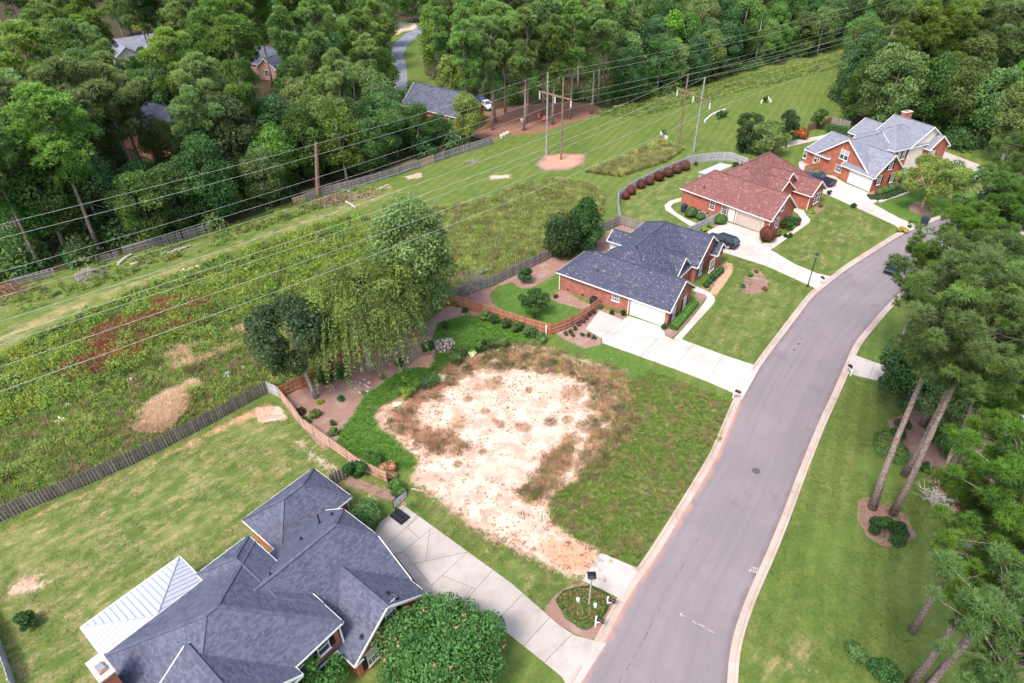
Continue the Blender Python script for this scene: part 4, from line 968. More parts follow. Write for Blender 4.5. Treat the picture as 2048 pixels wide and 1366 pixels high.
pc.poly([(x, y, 2.62 if x < -17 else 2.9) for x, y in f0]); pc.poly([(x, y, 2.5 if x < -17 else 2.78) for x, y in f0[::-1]])
for a_, b_ in ((0, 1), (1, 2), (2, 3), (3, 0)): pc.bar((f0[a_][0], f0[a_][1], 2.57 if f0[a_][0] < -17 else 2.85), (f0[b_][0], f0[b_][1], 2.57 if f0[b_][0] < -17 else 2.85), .06, .14)
pc.build('patio_cover', M['metal_roof'], H3.root)
for y in (8.3, 11.2, 14.1): p = MB(); p.bar((-18.7, y, 0), (-18.7, y, 2.55), .12, .12); p.build('post', M['trim'], H3.root)

# ---- fourth house (pale grey shingles, two storeys)
o4 = G(1748.4, 357.4, 2.6)[:2]
H4 = House('brick_house', 'two storey orange brick house with pale grey shingle roof and white garage door', o4, -65.5, M['brick_orange'], M['shingle_grey'])
H4.wing(-13.1, -1.2, .3, 8.5, 'v', 'g', 'g', 2.6, 7.0, rets=True)
H4.wing(-7, 0, .0, 7.5, 'u', 'g', 'g', 2.6, 6.0)
H4.wing(-15.7, -10, .2, 12.4, 'u', 'g', 'g', 2.6, 5.0)
H4.wing(-11.8, -3.0, 7.4, 18, 'v', 'h', 'h', 5.0, 7.6)
H4.wing(-11.2, -2.9, 11.3, 20.4, 'u', 'g', 'g', 5.0, 8.0, mat=M['siding'])
H4.wing(-3.4, -1.9, 15.2, 20.6, 'u', 'g', 'g', 4.3, 6.4)
H4.wing(-16, -9, 11, 18.5, 'u', 'g', 'g', 4.0, 6.2)
H4.finish(.26, .4)
va = .3 + .36
for px, py, w_, h_, nx_q in ((1689, 310, 1.75, 1.7, 2), (1677, 337, 1.3, 1.25, 3)):
    a, z = H4.wallpx('v', va, px, py); H4.window('v', va, -1, a, z, w_, h_, False, nx_q == 2, nx_q, 2 if nx_q > 2 else 1, False, nx_q == 2)
H4.garage('v', .36 + .004, -1, -2.75, 4.5)
for px, py in ((1610.5, 308), (1632, 317)):
    a, z = H4.wallpx('v', .56, px, py); H4.window('v', .568, -1, a, max(z, 1.4), .8, 1.6, False, True, 1, 1, False)
for px, py in ((1782, 330), (1758, 361), (1784, 356)):
    a, z = H4.wallpx('u', -.37, px, py); H4.window('u', -.364, 1, a, z, .9, 1.55, True, False, 2, 2)
for px, py in ((1797, 312), (1807, 310)):
    a, z = H4.wallpx('u', -3.38, px, py); H4.window('u', -3.372, 1, a, z, .85, 1.5, True, True, 2, 2)
a, z = H4.wallpx('u', -2.3, 1866, 298); H4.window('u', -2.284, 1, a, 2.8, 1.6, 1.8, False, True, 2, 2)
H4.spout(-.35, .2, 0, 2.6); H4.spout(-12.0, .4, 0, 2.6)
H4.pipe(-7.5, 8.5, .4, .07); H4.pipe(-11.5, 4.0, .3, .07)
H4.chimney(-9.8, 17.2, .9, 1.9, 8.6)
# front steps of brick
for k in range(6):
    st = MB(); st.box((-1.6 + k * .36, 12.6 + 0 * k, (1.2 - .2 * k) / 2), (.36, 2.0, 1.2 - .2 * k)); st.build('step', M['brick_orange'], H4.root)

# ---- houses among the trees
def small_house(label, px, th, wings, brick, shing, wins=(), chim=None, z=2.6, expo=.35):
    h = House('house', label, G(*px, z)[:2], th, brick, shing)
    for w in wings: h.wing(*w[:9], **(w[9] if len(w) > 9 else {}))
    h.finish(expo, .6)
    for w in wins: h.window(*w)
    if chim: h.chimney(*chim)
    return h
H5 = small_house('dark slate roofed brick house with white trim just beyond the grey fence', (915, 237), -38, [(-17, 0, 0, 9.5, 'u', 'g', 'g', 2.7, 6.6), (-16, -10, 4, 12, 'v', 'g', 'g', 2.7, 5.2)], M['brick_orange'], M['shingle_slate'],
    [('u', -.37, 1, 2.2, 1.4, .9, 1.4), ('u', -.37, 1, 6.5, 1.4, .9, 1.4), ('v', .37, -1, -14, 1.4, .9, 1.4), ('v', .37, -1, -2.6, 1.4, .9, 1.4)])
H6 = small_house('brick house with slate grey hip roof half hidden by pines at the left', (300, 300), -30, [(-9, 12, 0, 10, 'u', 'h', 'h', 5.2, 8.6), (-2.6, 3, -1.8, 6, 'v', 'g', 'g', 5.0, 7.4)], M['brick_red'], M['shingle_slate'],
    [('v', -1.8 + .366, -1, .2, 3.6, .9, 1.5, False, True), ('v', -1.8 + .366, -1, .2, 1.3, .9, 1.5), ('v', .37, -1, -5, 3.4, .9, 1.5), ('v', .37, -1, 7, 3.4, .9, 1.5)], z=1)
H7 = small_house('white gabled house with grey roof deep in the trees at the top left', (285, 118), 40, [(-10, 6, 0, 9, 'u', 'g', 'g', 5.0, 8.0), (-8, -1, -6, 4, 'v', 'g', 'g', 5.0, 7.5), (1, 7, -5, 4, 'v', 'g', 'g', 4.8, 7.2)], M['white_siding'], M['shingle_grey'],
    [('v', -5.63, -1, -4.5, 3.4, 1, 1.5), ('v', -5.63, -1, -4.5, 1.3, 1, 1.5), ('v', -4.63, -1, 4, 3.2, 1, 1.5)])
H8 = small_house('peach brick house with grey roof and white windows behind tall pines', (545, 135), -25, [(-14, 6, 0, 9, 'u', 'g', 'g', 3, 6.8), (-3, 4, -3.2, 5, 'v', 'g', 'g', 3.0, 5.6), (4, 10, .5, 8, 'u', 'h', 'h', 2.9, 5.2)], M['brick_pink'], M['shingle_slate'],
    [('v', -3.2 + .366, -1, .5, 1.7, 1.8, 1.7, False, False, 2, 2), ('v', .87, -1, 7.2, 1.6, .9, 1.5, True), ('v', .366, -1, -9, 1.6, .9, 1.5)])
H9 = small_house('brick house with pale grey roof at the top left corner', (20, 75), -50, [(-8, 10, 0, 9, 'u', 'h', 'g', 3, 6.5)], M['brick_red'], M['shingle_grey'], [('v', .37, -1, 3, 1.6, .9, 1.5)])
H10 = small_house('grey roofed house with white gable among dark trees at far left', (65, 148), -40, [(-5, 6, 0, 8, 'u', 'g', 'g', 3, 6)], M['white_siding'], M['shingle_grey'], [('v', .37, -1, 1, 1.6, .9, 1.5)])
H11 = small_house('grey roofed brick house half hidden by the upper right pines', (2075, 395), -75, [(-8, 8, 0, 10, 'u', 'h', 'h', 2.7, 6)], M['brick_red'], M['shingle_grey'], [('v', .37, -1, 1, 1.4, .9, 1.5), ('u', -7.6, -1, 4, 1.4, .9, 1.5)])
# ------------------------------------------------------------------ vegetation: shared crown and trunk meshes
M['bark_pine'] = plain('pine_bark', (0.29, 0.215, 0.19), 0.9, 0.15, 0.35, 7.0)
M['bark_grey'] = plain('grey_bark', (0.36, 0.32, 0.28), 0.9, 0.15, 0.3, 5.0)
M['bark_dark'] = plain('dark_bark', (0.13, 0.10, 0.08), 0.9, 0.15, 0.3, 5.0)
M['bark_tan'] = plain('tan_bark', (0.46, 0.31, 0.22), 0.85, 0.15, 0.3, 4.0)
M['bark_pale'] = plain('bleached_wood', (0.50, 0.46, 0.41), 0.9, 0.15, 0.25, 5.0)
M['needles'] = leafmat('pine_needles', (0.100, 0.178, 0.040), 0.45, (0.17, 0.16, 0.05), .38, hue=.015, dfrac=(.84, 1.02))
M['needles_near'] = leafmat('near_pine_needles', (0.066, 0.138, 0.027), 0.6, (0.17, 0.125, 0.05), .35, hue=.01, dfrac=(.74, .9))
M['leaf_dark'] = leafmat('dark_leaf', (0.055, 0.122, 0.034), 0.45)
M['leaf_mid'] = leafmat('mid_leaf', (0.082, 0.165, 0.040), 0.42)
M['leaf_lite'] = leafmat('light_leaf', (0.115, 0.20, 0.045), 0.36)
M['leaf_lime'] = leafmat('lime_leaf', (0.20, 0.33, 0.045), 0.32)
M['leaf_yellow'] = leafmat('yellow_leaf', (0.36, 0.36, 0.04), 0.3)
M['leaf_oak'] = leafmat('blue_green_leaf', (0.050, 0.100, 0.044), 0.5, hue=.01)
M['leaf_willow'] = leafmat('olive_leaf', (0.120, 0.175, 0.050), 0.42, (0.18, 0.20, 0.07), hue=.01)
M['leaf_myrtle'] = leafmat('myrtle_leaf', (0.135, 0.19, 0.048), 0.38, (0.25, 0.19, 0.09), hue=.01, dfrac=(.7, .9))
M['leaf_gloss'] = leafmat('glossy_leaf', (0.038, 0.092, 0.028), 0.5, rough=.35)
M['leaf_red'] = leafmat('burgundy_leaf', (0.135, 0.052, 0.042), 0.45, (0.085, 0.095, 0.03), hue=.012, dfrac=(.6, .8))
M['leaf_purple'] = leafmat('purple_leaf', (0.095, 0.055, 0.06), 0.4)
M['leaf_orange'] = leafmat('orange_bloom', (0.52, 0.24, 0.05), 0.4, (0.16, 0.22, 0.05), dfrac=(.5, .75))
M['leaf_pink'] = leafmat('pink_bloom', (0.62, 0.22, 0.26), 0.3)
M['leaf_white'] = leafmat('white_bloom', (0.55, 0.60, 0.46), 0.3)
M['leaf_brown'] = leafmat('dead_leaf', (0.24, 0.125, 0.075), 0.45, hue=.012)
M['grass_lush'] = leafmat('grass_blade', (0.085, 0.20, 0.028), 0.45, hue=.012)
M['grass_mid'] = leafmat('rough_grass', (0.155, 0.222, 0.050), 0.45, (0.40, 0.30, 0.155), hue=.015, dfrac=(.55, .72))
M['grass_tan'] = leafmat('tan_grass', (0.38, 0.30, 0.205), 0.38, hue=.012)
M['grass_lawn'] = leafmat('lawn_blade', (0.082, 0.122, 0.028), 0.4, (0.15, 0.155, 0.055), hue=.01, dfrac=(.58, .75))
M['grass_pale'] = leafmat('pale_grass', (0.36, 0.34, 0.14), 0.35, (0.19, 0.26, 0.06), dfrac=(.5, .7))
M['grass_brown'] = leafmat('brown_grass', (0.36, 0.235, 0.155), 0.3, (0.24, 0.22, 0.09), hue=.015, dfrac=(.55, .75))
M['weed'] = leafmat('weed_leaf', (0.145, 0.235, 0.042), 0.5, (0.185, 0.20, 0.05), hue=.02, dfrac=(.6, .8))
M['weed_gold'] = leafmat('goldenrod', (0.22, 0.27, 0.03), 0.4)
M['weed_rust'] = leafmat('rust_weed', (0.19, 0.075, 0.045), 0.4)

def unit(n, up=0.0):
    d = rng.normal(size=(n, 3)); d[:, 2] += up; return d / np.linalg.norm(d, axis=1)[:, None]
def leaves(c, nrm, size, aspect=.6, jit=.7):
    """one rhombic leaf cluster per centre"""
    n = len(c); nn = nrm + jit * rng.normal(size=(n, 3)); nn /= np.linalg.norm(nn, axis=1)[:, None]
    t = np.cross(nn, rng.normal(size=(n, 3))); t /= np.linalg.norm(t, axis=1)[:, None] + 1e-9; b = np.cross(nn, t)
    s = (size * rng.uniform(.6, 1.3, n))[:, None] if np.isscalar(size) else (size * rng.uniform(.7, 1.25, n))[:, None]
    bend = nn * s * .18
    V = np.stack([c - t * s - bend, c + b * s * aspect, c + t * s - bend, c - b * s * aspect], 1).reshape(-1, 3)
    return V, np.arange(n * 4).reshape(n, 4)
def lobes_crown(name, mat, cen, rad, n, size, squash=.8, up=.35, tintspread=.6, fill=.18, jit=.7, aspect=.6):
    """cen (k,3) lobe centres, rad (k,) lobe radii"""
    w = rad ** 2; k = rng.choice(len(cen), n, p=w / w.sum())
    d = unit(n, up); r = np.where(rng.random(n) < fill, rng.uniform(.2, .8, n), rng.uniform(.82, 1.08, n))
    c = cen[k] + d * (rad[k] * r)[:, None] * np.array([1, 1, squash])
    V, Fq = leaves(c, d, size, aspect, jit)
    lt = rng.random(len(cen)); tint = np.clip(tintspread * lt[k] + (1 - tintspread) * rng.random(n) , 0, 1)
    return np_mesh(name, V, Fq, mat, tint)
def env_lobes(k, rx, rz, zc, lr, shape='ball', inner=.45):
    d = unit(k, .25); rr = rng.uniform(inner, .85, k) ** .7
    c = d * rr[:, None] * np.array([rx, rx, rz]); 
    if shape == 'cone':
        t = (c[:, 2] / rz + 1) / 2; f = np.clip(1.15 - t, .12, 1); c[:, :2] *= f[:, None] / .75
    if shape == 'column': c[:, :2] *= .8
    c[:, 2] += zc
    return c, lr * rng.uniform(.7, 1.25, k)
def trunk_mesh(name, mat, h, r0, lean=(0, 0), limbs=(), n=9, taper=.35, bend=.25):
    mb = MB(); K = 7; pts = []
    for i in range(K):
        t = i / (K - 1); pts.append((lean[0] * t + bend * math.sin(t * 5 + h) * .3 * (t > 0), lean[1] * t + bend * math.cos(t * 4 + h) * .3 * (t > 0), h * t))
    rad = [r0 * (1.35 if i == 0 else 1) * (1 - (1 - taper) * i / (K - 1)) for i in range(K)]
    mb.tube([(p[0], p[1], p[2] - (.15 if i == 0 else 0)) for i, p in enumerate(pts)], rad, n)
    for (z0, end, r) in limbs:
        t = min(1, z0 / h); x0, y0 = lean[0] * t, lean[1] * t
        m = ((x0 + end[0]) / 2 + rng.normal() * .2, (y0 + end[1]) / 2 + rng.normal() * .2, (z0 + end[2]) / 2 + .25 * abs(end[2] - z0))
        mb.tube([(x0, y0, z0), m, tuple(end)], [r, r * .7, r * .3], 5, False)
    return mb.mesh(name, mat, True)

TREES = {}
def add_kind(kind, trunk, crown): TREES.setdefault(kind, []).append((trunk, crown))
def mk_broad(kind, mat, bark, h, rx, rz, lr, nl, nleaf, size, shape='ball', var=4, trunkh=None, r0=.28, **kw):
    for v in range(var):
        zc = h - rz * .95
        cen, rad = env_lobes(nl, rx, rz, zc, lr, shape)
        cm = lobes_crown(kind + '_crown', mat, cen, rad, nleaf, size, **kw)
        sel = rng.choice(len(cen), min(8, len(cen)), replace=False)
        th = trunkh or h * .8
        tm = trunk_mesh(kind + '_trunk', bark, th, r0, (rng.normal() * .3, rng.normal() * .3), [(th * rng.uniform(.35, .8), cen[s], r0 * .4) for s in sel])
        add_kind(kind, tm, cm)
def tuft_mesh(name, mat, pos, dirs, n, L, w, tints, near=False):
    m = len(pos) * n; P = np.repeat(pos, n, 0); D = np.repeat(dirs, n, 0)
    d = (D * .45 + np.array([0, 0, .35]) + unit(m, .1)) if near else (D * .75 + .75 * unit(m, .15)); d /= np.linalg.norm(d, axis=1)[:, None]
    t = np.cross(d, rng.normal(size=(m, 3))); t /= np.linalg.norm(t, axis=1)[:, None]
    l = (L * rng.uniform(.7, 1.2, m))[:, None]; ww = (w * rng.uniform(.7, 1.3, m))[:, None]
    V = np.stack([P + d * l * .08 - t * ww * .6, P + d * l * .08 + t * ww * .6, P + d * l + t * ww * .25 - np.array([0, 0, .12]) * l, P + d * l - t * ww * .25 - np.array([0, 0, .12]) * l], 1).reshape(-1, 3)
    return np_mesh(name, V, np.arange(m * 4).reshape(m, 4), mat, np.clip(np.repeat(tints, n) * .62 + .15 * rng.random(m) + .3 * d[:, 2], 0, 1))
def mk_pine(kind, mat, h, rx, cb, npad, padr, ntuft, nn, L, w, var=4, r0=.26, top=1.0, near=False):
    """tall pine: bare trunk, flat pads of needle tufts on limbs in the upper part (cb = crown base fraction)"""
    for v in range(var):
        cen, rad, limbs = [], [], []
        for i in range(npad):
            t = rng.random() ** .8; z = h * (cb + (1 - cb) * t * .98)
            env = rx * (math.sin(math.pi * min(1, .22 + .78 * (1 - t))) ** .6) * (1 if t < .85 else .6)
            a = rng.uniform(0, 2 * math.pi); r = env * (rng.uniform(.12, 1) if near else rng.uniform(.3, 1)) if t < .93 else env * rng.uniform(0, .3)
            c = np.array([r * math.cos(a), r * math.sin(a), z + .12 * r]); cen.append(c); rad.append(padr * rng.uniform(.65, 1.25) * (1 - .3 * t))
            limbs.append((max(1, z - .35 * r - .4), c, (.016 + .005 * r) if near else (.04 + .01 * r)))
        cen = np.array(cen); rad = np.array(rad)
        k = rng.choice(len(cen), ntuft, p=rad ** 2 / (rad ** 2).sum()); d = unit(ntuft, .7)
        pos = cen[k] + d * (rad[k] * rng.uniform(.55, 1.05, ntuft))[:, None] * np.array([1, 1, .8 if near else .6])
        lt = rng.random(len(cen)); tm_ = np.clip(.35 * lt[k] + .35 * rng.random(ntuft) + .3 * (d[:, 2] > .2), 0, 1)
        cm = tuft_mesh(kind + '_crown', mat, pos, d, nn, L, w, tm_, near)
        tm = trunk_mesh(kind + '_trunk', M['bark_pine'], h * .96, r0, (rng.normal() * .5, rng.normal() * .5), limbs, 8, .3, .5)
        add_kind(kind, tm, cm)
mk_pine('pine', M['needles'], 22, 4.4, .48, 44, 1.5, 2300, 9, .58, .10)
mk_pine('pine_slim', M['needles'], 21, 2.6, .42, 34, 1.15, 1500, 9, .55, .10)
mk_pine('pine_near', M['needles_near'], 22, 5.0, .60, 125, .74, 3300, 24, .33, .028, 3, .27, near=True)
mk_broad('broad_dark', M['leaf_dark'], M['bark_dark'], 15, 4.7, 7.4, 1.45, 70, 12500, .215)
mk_broad('broad_mid', M['leaf_mid'], M['bark_grey'], 15, 4.6, 7.2, 1.4, 70, 12500, .21)
mk_broad('broad_lite', M['leaf_lite'], M['bark_grey'], 14, 4.0, 6.5, 1.25, 60, 10500, .20, var=3)
mk_broad('poplar', M['leaf_lite'], M['bark_grey'], 18, 3.4, 8.8, 1.15, 70, 11000, .21, 'cone', var=3)
mk_broad('cedar', M['leaf_gloss'], M['bark_dark'], 12, 2.4, 6.0, .95, 40, 4200, .22, 'cone', var=2)
mk_broad('vine_column', M['leaf_lime'], M['bark_grey'], 15, 2.4, 7.2, 1.1, 30, 3600, .28, 'column', var=1)
mk_broad('yellow', M['leaf_yellow'], M['bark_grey'], 12, 2.4, 3.4, 1.0, 16, 1600, .26, var=1)

def place(kind, x, y, h=None, name=None, label='', group=None, rz=None, v=None, cat='tree', squash=1.0, lean=None):
    vs = TREES[kind]; v = rng.integers(len(vs)) if v is None else v; tm, cm = vs[v]
    nom = max(max(p.co.z for p in cm.vertices[:400:7]), 0.1) if False else KH[kind]
    s = (h / nom) if h else 1.0
    root = thing(name or NAMES.get(kind, 'broadleaf_tree'), label, cat, (x, y, 0), rng.uniform(0, 6.28) if rz is None else rz, group)
    root.scale = (s * squash, s * squash, s)
    if lean: root.rotation_euler = (lean[0], lean[1], root.rotation_euler[2])
    mesh_obj('trunk', tm, root); mesh_obj('crown', cm, root)
    return root
KH = dict(pine=22, pine_slim=21, pine_near=22, broad_dark=15, broad_mid=15, broad_lite=14, poplar=18, cedar=12, vine_column=15, yellow=12)
NAMES = dict(pine='pine_tree', pine_slim='pine_tree', pine_near='pine_tree', poplar='poplar_tree', cedar='cedar_tree', vine_column='vine_covered_tree')

# ------------------------------------------------------------------ the woods: named single trees first
PLACED = []
def hero(kind, base, h, label, group=None, **kw):
    p = G(*base); PLACED.append((p[0], p[1])); return place(kind, p[0], p[1], h, label=label, group=group, **kw)
hero('pine', (200, 502), 23.5, 'tall pine with a long bare leaning trunk rising from the corridor edge at the left', v=0, squash=1.15)
hero('pine', (235, 430), 24, 'broad pine with light green crown left of the slate grey hip roof', v=1, squash=1.2)
hero('pine_slim', (528, 360), 27, 'tallest slim pine with a pale bare trunk and thin crown above the broken snag', v=0, squash=.8)
hero('pine', (410, 330), 24, 'wide crowned pine standing right of the half hidden slate grey roof', v=2)
hero('pine', (60, 395), 23, 'bushy pine with yellowish crown at the left edge of the wood', v=3, squash=1.2)
hero('pine', (148, 330), 25, 'tall pine with bright rounded crown above the red brick gable', v=0, squash=1.25)
hero('pine_slim', (610, 262), 24, 'slim pine with bare trunk standing left of the lane', v=1)
hero('pine_slim', (668, 245), 25, 'pine with flat topped crown between the lane and the peach house', v=2)
hero('pine', (745, 240), 22, 'rusty tinged pine with bare limbs just left of the lane', v=3, squash=.9)
hero('broad_mid', (352, 362), 12, 'bushy green tree in front of the right half of the slate hip roof', v=1)
hero('broad_dark', (225, 352), 11, 'dark bushy tree in front of the left end of the slate hip roof', v=2)
hero('broad_mid', (838, 305), 10, 'leafy green tree hiding the left end of the dark slate roofed house', v=0)
hero('broad_dark', (880, 296), 7, 'low dark bushy tree below the wall of the dark slate roofed house', v=0)
hero('yellow', (298, 100), 11, 'small yellow leaved tree beside the white gabled house')
hero('cedar', (322, 215), 14, 'narrow dark cedar below the white gabled house', v=0)
hero('vine_column', (1333, 160), 17, 'lime green vine covered column of a tree at the corridor edge')
hero('poplar', (868, 160), 19, 'pale green pointed tree on the right of the lane', v=0)
hero('poplar', (935, 150), 21, 'taller pale green pointed tree right of the lane', v=1)
hero('broad_lite', (905, 215), 12, 'light green leafy tree beside the dark slate roofed house', v=0)
hero('poplar', (945, 205), 13, 'thin pale tree with sparse top behind the parked white pickup', v=2)
hero('broad_lite', (2000, 330), 15, 'yellow green leafy tree at the right edge above the parked car', v=1)
hero('broad_lite', (1950, 285), 15, 'yellow green leafy tree behind the grey shingled house', v=2)
hero('broad_mid', (1755, 262), 17, 'rounded feathery green tree behind the grey shingled house', v=0)
hero('broad_dark', (1700, 250), 13, 'dark upright tree at the end of the mown corridor', v=1, squash=.8)
hero('broad_mid', (1730, 258), 12, 'mottled olive tree behind the long clipped hedge', v=2)
hero('pine', (1812, 240), 26, 'tall pine with a broken white upper trunk behind the grey shingled house', v=1, squash=1.1)
FORW = [FORL, FORR]
PROT = [(842, 180, 910, 236), (790, 50, 848, 150), (852, 128, 895, 152), (532, 92, 590, 145), (248, 72, 318, 104), (2, 34, 38, 60), (48, 132, 72, 150), (308, 248, 338, 272), (264, 298, 290, 318), (955, 200, 986, 220), (515, 160, 545, 182)]
def kind_for(px, py, r):
    if 985 < px < 1235 and 150 < py < 275: return 'pine_slim' if r < .8 else 'pine'
    if 985 < px < 1250: return 'pine_slim' if r < .45 else ('poplar' if r < .7 else 'broad_lite')
    if 1235 <= px < 1760 and py > 90: return ('broad_dark' if r < .5 else 'broad_mid' if r < .8 else 'pine_slim' if r < .9 else 'broad_lite')
    if px >= 1660: return ('broad_dark' if r < .3 else 'broad_mid' if r < .6 else 'pine' if r < .85 else 'broad_lite')
    if px < 260: return ('pine' if r < .5 else 'broad_dark' if r < .75 else 'broad_mid')
    if px < 640: return ('broad_dark' if r < .4 else 'pine' if r < .62 else 'broad_mid' if r < .9 else 'broad_lite')
    if px < 830: return ('broad_mid' if r < .35 else 'broad_dark' if r < .6 else 'pine_slim' if r < .85 else 'broad_lite')
    return ('poplar' if r < .3 else 'broad_lite' if r < .45 else 'broad_mid' if r < .75 else 'pine_slim')
WORDS = dict(pine='broad pine', pine_slim='slim pine', broad_dark='dark leafy tree', broad_mid='mid green leafy tree', broad_lite='light green leafy tree', poplar='pointed pale tree', cedar='dark cedar')
LANDMARKS = [((320, 270), 'the slate hip roof'), ((550, 110), 'the peach brick house'), ((285, 90), 'the white gabled house'), ((62, 140), 'the small grey roofed house'), ((20, 55), 'the corner house'), ((812, 100), 'the curving lane'), ((870, 215), 'the dark slate roofed house'), ((634, 330), 'the broken brown stump'), ((520, 300), 'the tallest slim pine'), ((190, 400), 'the long leaning pine trunk'),
    ((665, 395), 'the long brush heap'), ((35, 480), 'the pale dead poles'), ((335, 470), 'the sagging slat fence'), ((1333, 110), 'the lime vine column'), ((1110, 230), 'the dirt patch power frame'), ((1437, 100), 'the distant power frame'), ((1085, 240), 'the orange lawn chairs'), ((1540, 120), 'the forked dead trunk'), ((1690, 120), 'the corridor end'), ((1815, 225), 'the upper chimney'), ((1680, 250), 'the long rounded hedge'), ((1790, 90), 'the white broken trunk'), ((970, 210), 'the parked white pickup'), ((760, 330), 'the grey picket fence'), ((1960, 200), 'the yellow green edge trees'), ((440, 90), 'the bare topped pine'), ((1000, 60), 'the pale pointed poplars'), ((1200, 130), 'the thin bare pale trunk')]
cand = np.column_stack([rng.uniform(-175, 235, 30000), rng.uniform(70, 330, 30000)])
inw = np.maximum(sdf(cand, FORL), sdf(cand, FORR)) > .8
cand = cand[inw]; picks = []
for x, y in cand:
    rmin = 4.1 + max(0, y - 110) * .014
    if any((x - a) ** 2 + (y - b) ** 2 < rmin ** 2 for a, b in PLACED): continue
    q = PX((x, y, 0))
    if q[0] < -90 or q[0] > 2140 or q[1] < -75: continue
    if x > 60 and q[0] < 1700 and q[1] > 105 and sdf(np.array([[x, y]]), FORR)[0] > 0: continue
    kd = kind_for(q[0], q[1], rng.random()); edge = line_d(np.array([[x, y]]), FORL[1:19])[0]
    hh = KH[kd] * rng.uniform(.85, 1.18)
    if kd.startswith('broad') and edge < 6: hh *= .8
    if 985 < q[0] < 1235 and 150 < q[1] < 275 and rng.random() < .15: continue
    cr = (4.2 if kd in ('pine', 'broad_dark', 'broad_mid') else 2.8) * hh / KH[kd]
    z0 = hh * (.45 if kd.startswith('pine') else .1); a, b = PX((x, y, z0)), PX((x, y, hh)); R = cr * FOC / float((np.array([x, y, z0]) - np.array([0, 0, CAMH])) @ _fw)
    bx = (min(a[0], b[0]) - R * .8, b[1], max(a[0], b[0]) + R * .8, a[1]); bad = False
    for P in PROT:
        if bx[0] < P[2] and bx[2] > P[0] and bx[1] < P[3] and bx[3] > P[1]: bad = True; break
    if not bad and sdf(np.array([[x, y]]), PW['laneyard'])[0] > -1: bad = True
    for h in (H5, H6, H7, H8, H9, H10, H4):
        l = h.loc((x, y)); m_ = 3 if h is H4 else 1.5
        if any(w['u0'] - m_ < l[0] < w['u1'] + m_ and w['v0'] - m_ < l[1] < w['v1'] + m_ for w in h.w): bad = True
    if bad: continue
    PLACED.append((x, y)); picks.append((x, y, kd, hh, (a + b) / 2, R, abs(a[1] - b[1]) / 2))
# leave out trees that those in front would hide completely
picks.sort(key=lambda t: t[1]); occ = np.zeros((171, 258), bool); yy, xx = np.mgrid[0:171, 0:258]; keep = []
for t in picks:
    c = t[4] / 8; m = ((xx - c[0]) / (t[5] / 8)) ** 2 + ((yy - c[1]) / max(1, t[6] / 8 + .6)) ** 2 < 1
    n = m.sum()
    if n == 0 or (m & ~occ).sum() / n < .22: continue
    occ |= ((xx - c[0]) / (t[5] / 8 * .8)) ** 2 + ((yy - c[1]) / max(1, t[6] / 8 * .85)) ** 2 < 1; keep.append(t)
named = {}
for t in keep:
    c = t[4]; k = min(LANDMARKS, key=lambda L: math.hypot(L[0][0] - c[0], (L[0][1] - c[1]) * 1.2)); dx, dy = c[0] - k[0][0], c[1] - k[0][1]
    side = ('right of ' if dx > 0 else 'left of ') if abs(dx) > abs(dy) * .9 else ('beyond ' if dy < 0 else 'in front of ')
    named.setdefault((t[2], side + k[1]), []).append(t)
ORD = ['first', 'second', 'third', 'fourth', 'fifth', 'sixth', 'seventh', 'eighth', 'ninth', 'tenth', 'eleventh', 'twelfth', 'thirteenth', 'fourteenth', 'fifteenth', 'sixteenth', 'seventeenth', 'eighteenth']
for (kd, wh), ts in named.items():
    ts.sort(key=lambda t: t[4][0])
    for i, t in enumerate(ts):
        w = WORDS[kd]; lab = w + ' ' + wh if len(ts) == 1 else w + ' ' + wh + ', ' + (ORD[i] if i < len(ORD) else 'last') + ' from the left'
        place(kd, t[0], t[1], t[3], label=lab, group=w + 's in the wood')
print('forest trees', len(keep), 'of', len(picks))
# far woodland to the horizon: nobody could count it
def far_wood():
    pts = []
    for _ in range(2600):
        x, y = rng.uniform(-700, 800), rng.uniform(60, 900)
        q = PX((x, y, 0))
        if -120 < q[0] < 2170 and q[1] > -70: continue
        if max(sdf(np.array([[x, y]]), FORL)[0], sdf(np.array([[x, y]]), FORR)[0]) < 2: continue
        pts.append((x, y, 0))
    return np.array(pts)

# ------------------------------------------------------------------ stuff: instanced ground plants
def gn_group(name, objs):
    col = bpy.data.collections.new(name + '_kinds')
    for o in objs: col.objects.link(o)
    ng = bpy.data.node_groups.new(name, 'GeometryNodeTree')
    ng.interface.new_socket('Geometry', in_out='INPUT', socket_type='NodeSocketGeometry'); ng.interface.new_socket('Geometry', in_out='OUTPUT', socket_type='NodeSocketGeometry')
    N = ng.nodes; gi, go = N.new('NodeGroupInput'), N.new('NodeGroupOutput')
    ci = N.new('GeometryNodeCollectionInfo'); ci.inputs['Collection'].default_value = col; ci.inputs['Separate Children'].default_value = True; ci.inputs['Reset Children'].default_value = True
    ip = N.new('GeometryNodeInstanceOnPoints'); ip.inputs['Pick Instance'].default_value = True
    def na(n, t): q = N.new('GeometryNodeInputNamedAttribute'); q.data_type = t; q.inputs['Name'].default_value = n; return q.outputs['Attribute']
    L = ng.links; L.new(gi.outputs[0], ip.inputs['Points']); L.new(ci.outputs[0], ip.inputs['Instance'])
    L.new(na('pid', 'INT'), ip.inputs['Instance Index']); L.new(na('rot', 'FLOAT_VECTOR'), ip.inputs['Rotation']); L.new(na('scl', 'FLOAT'), ip.inputs['Scale'])
    L.new(ip.outputs[0], go.inputs[0]); return ng
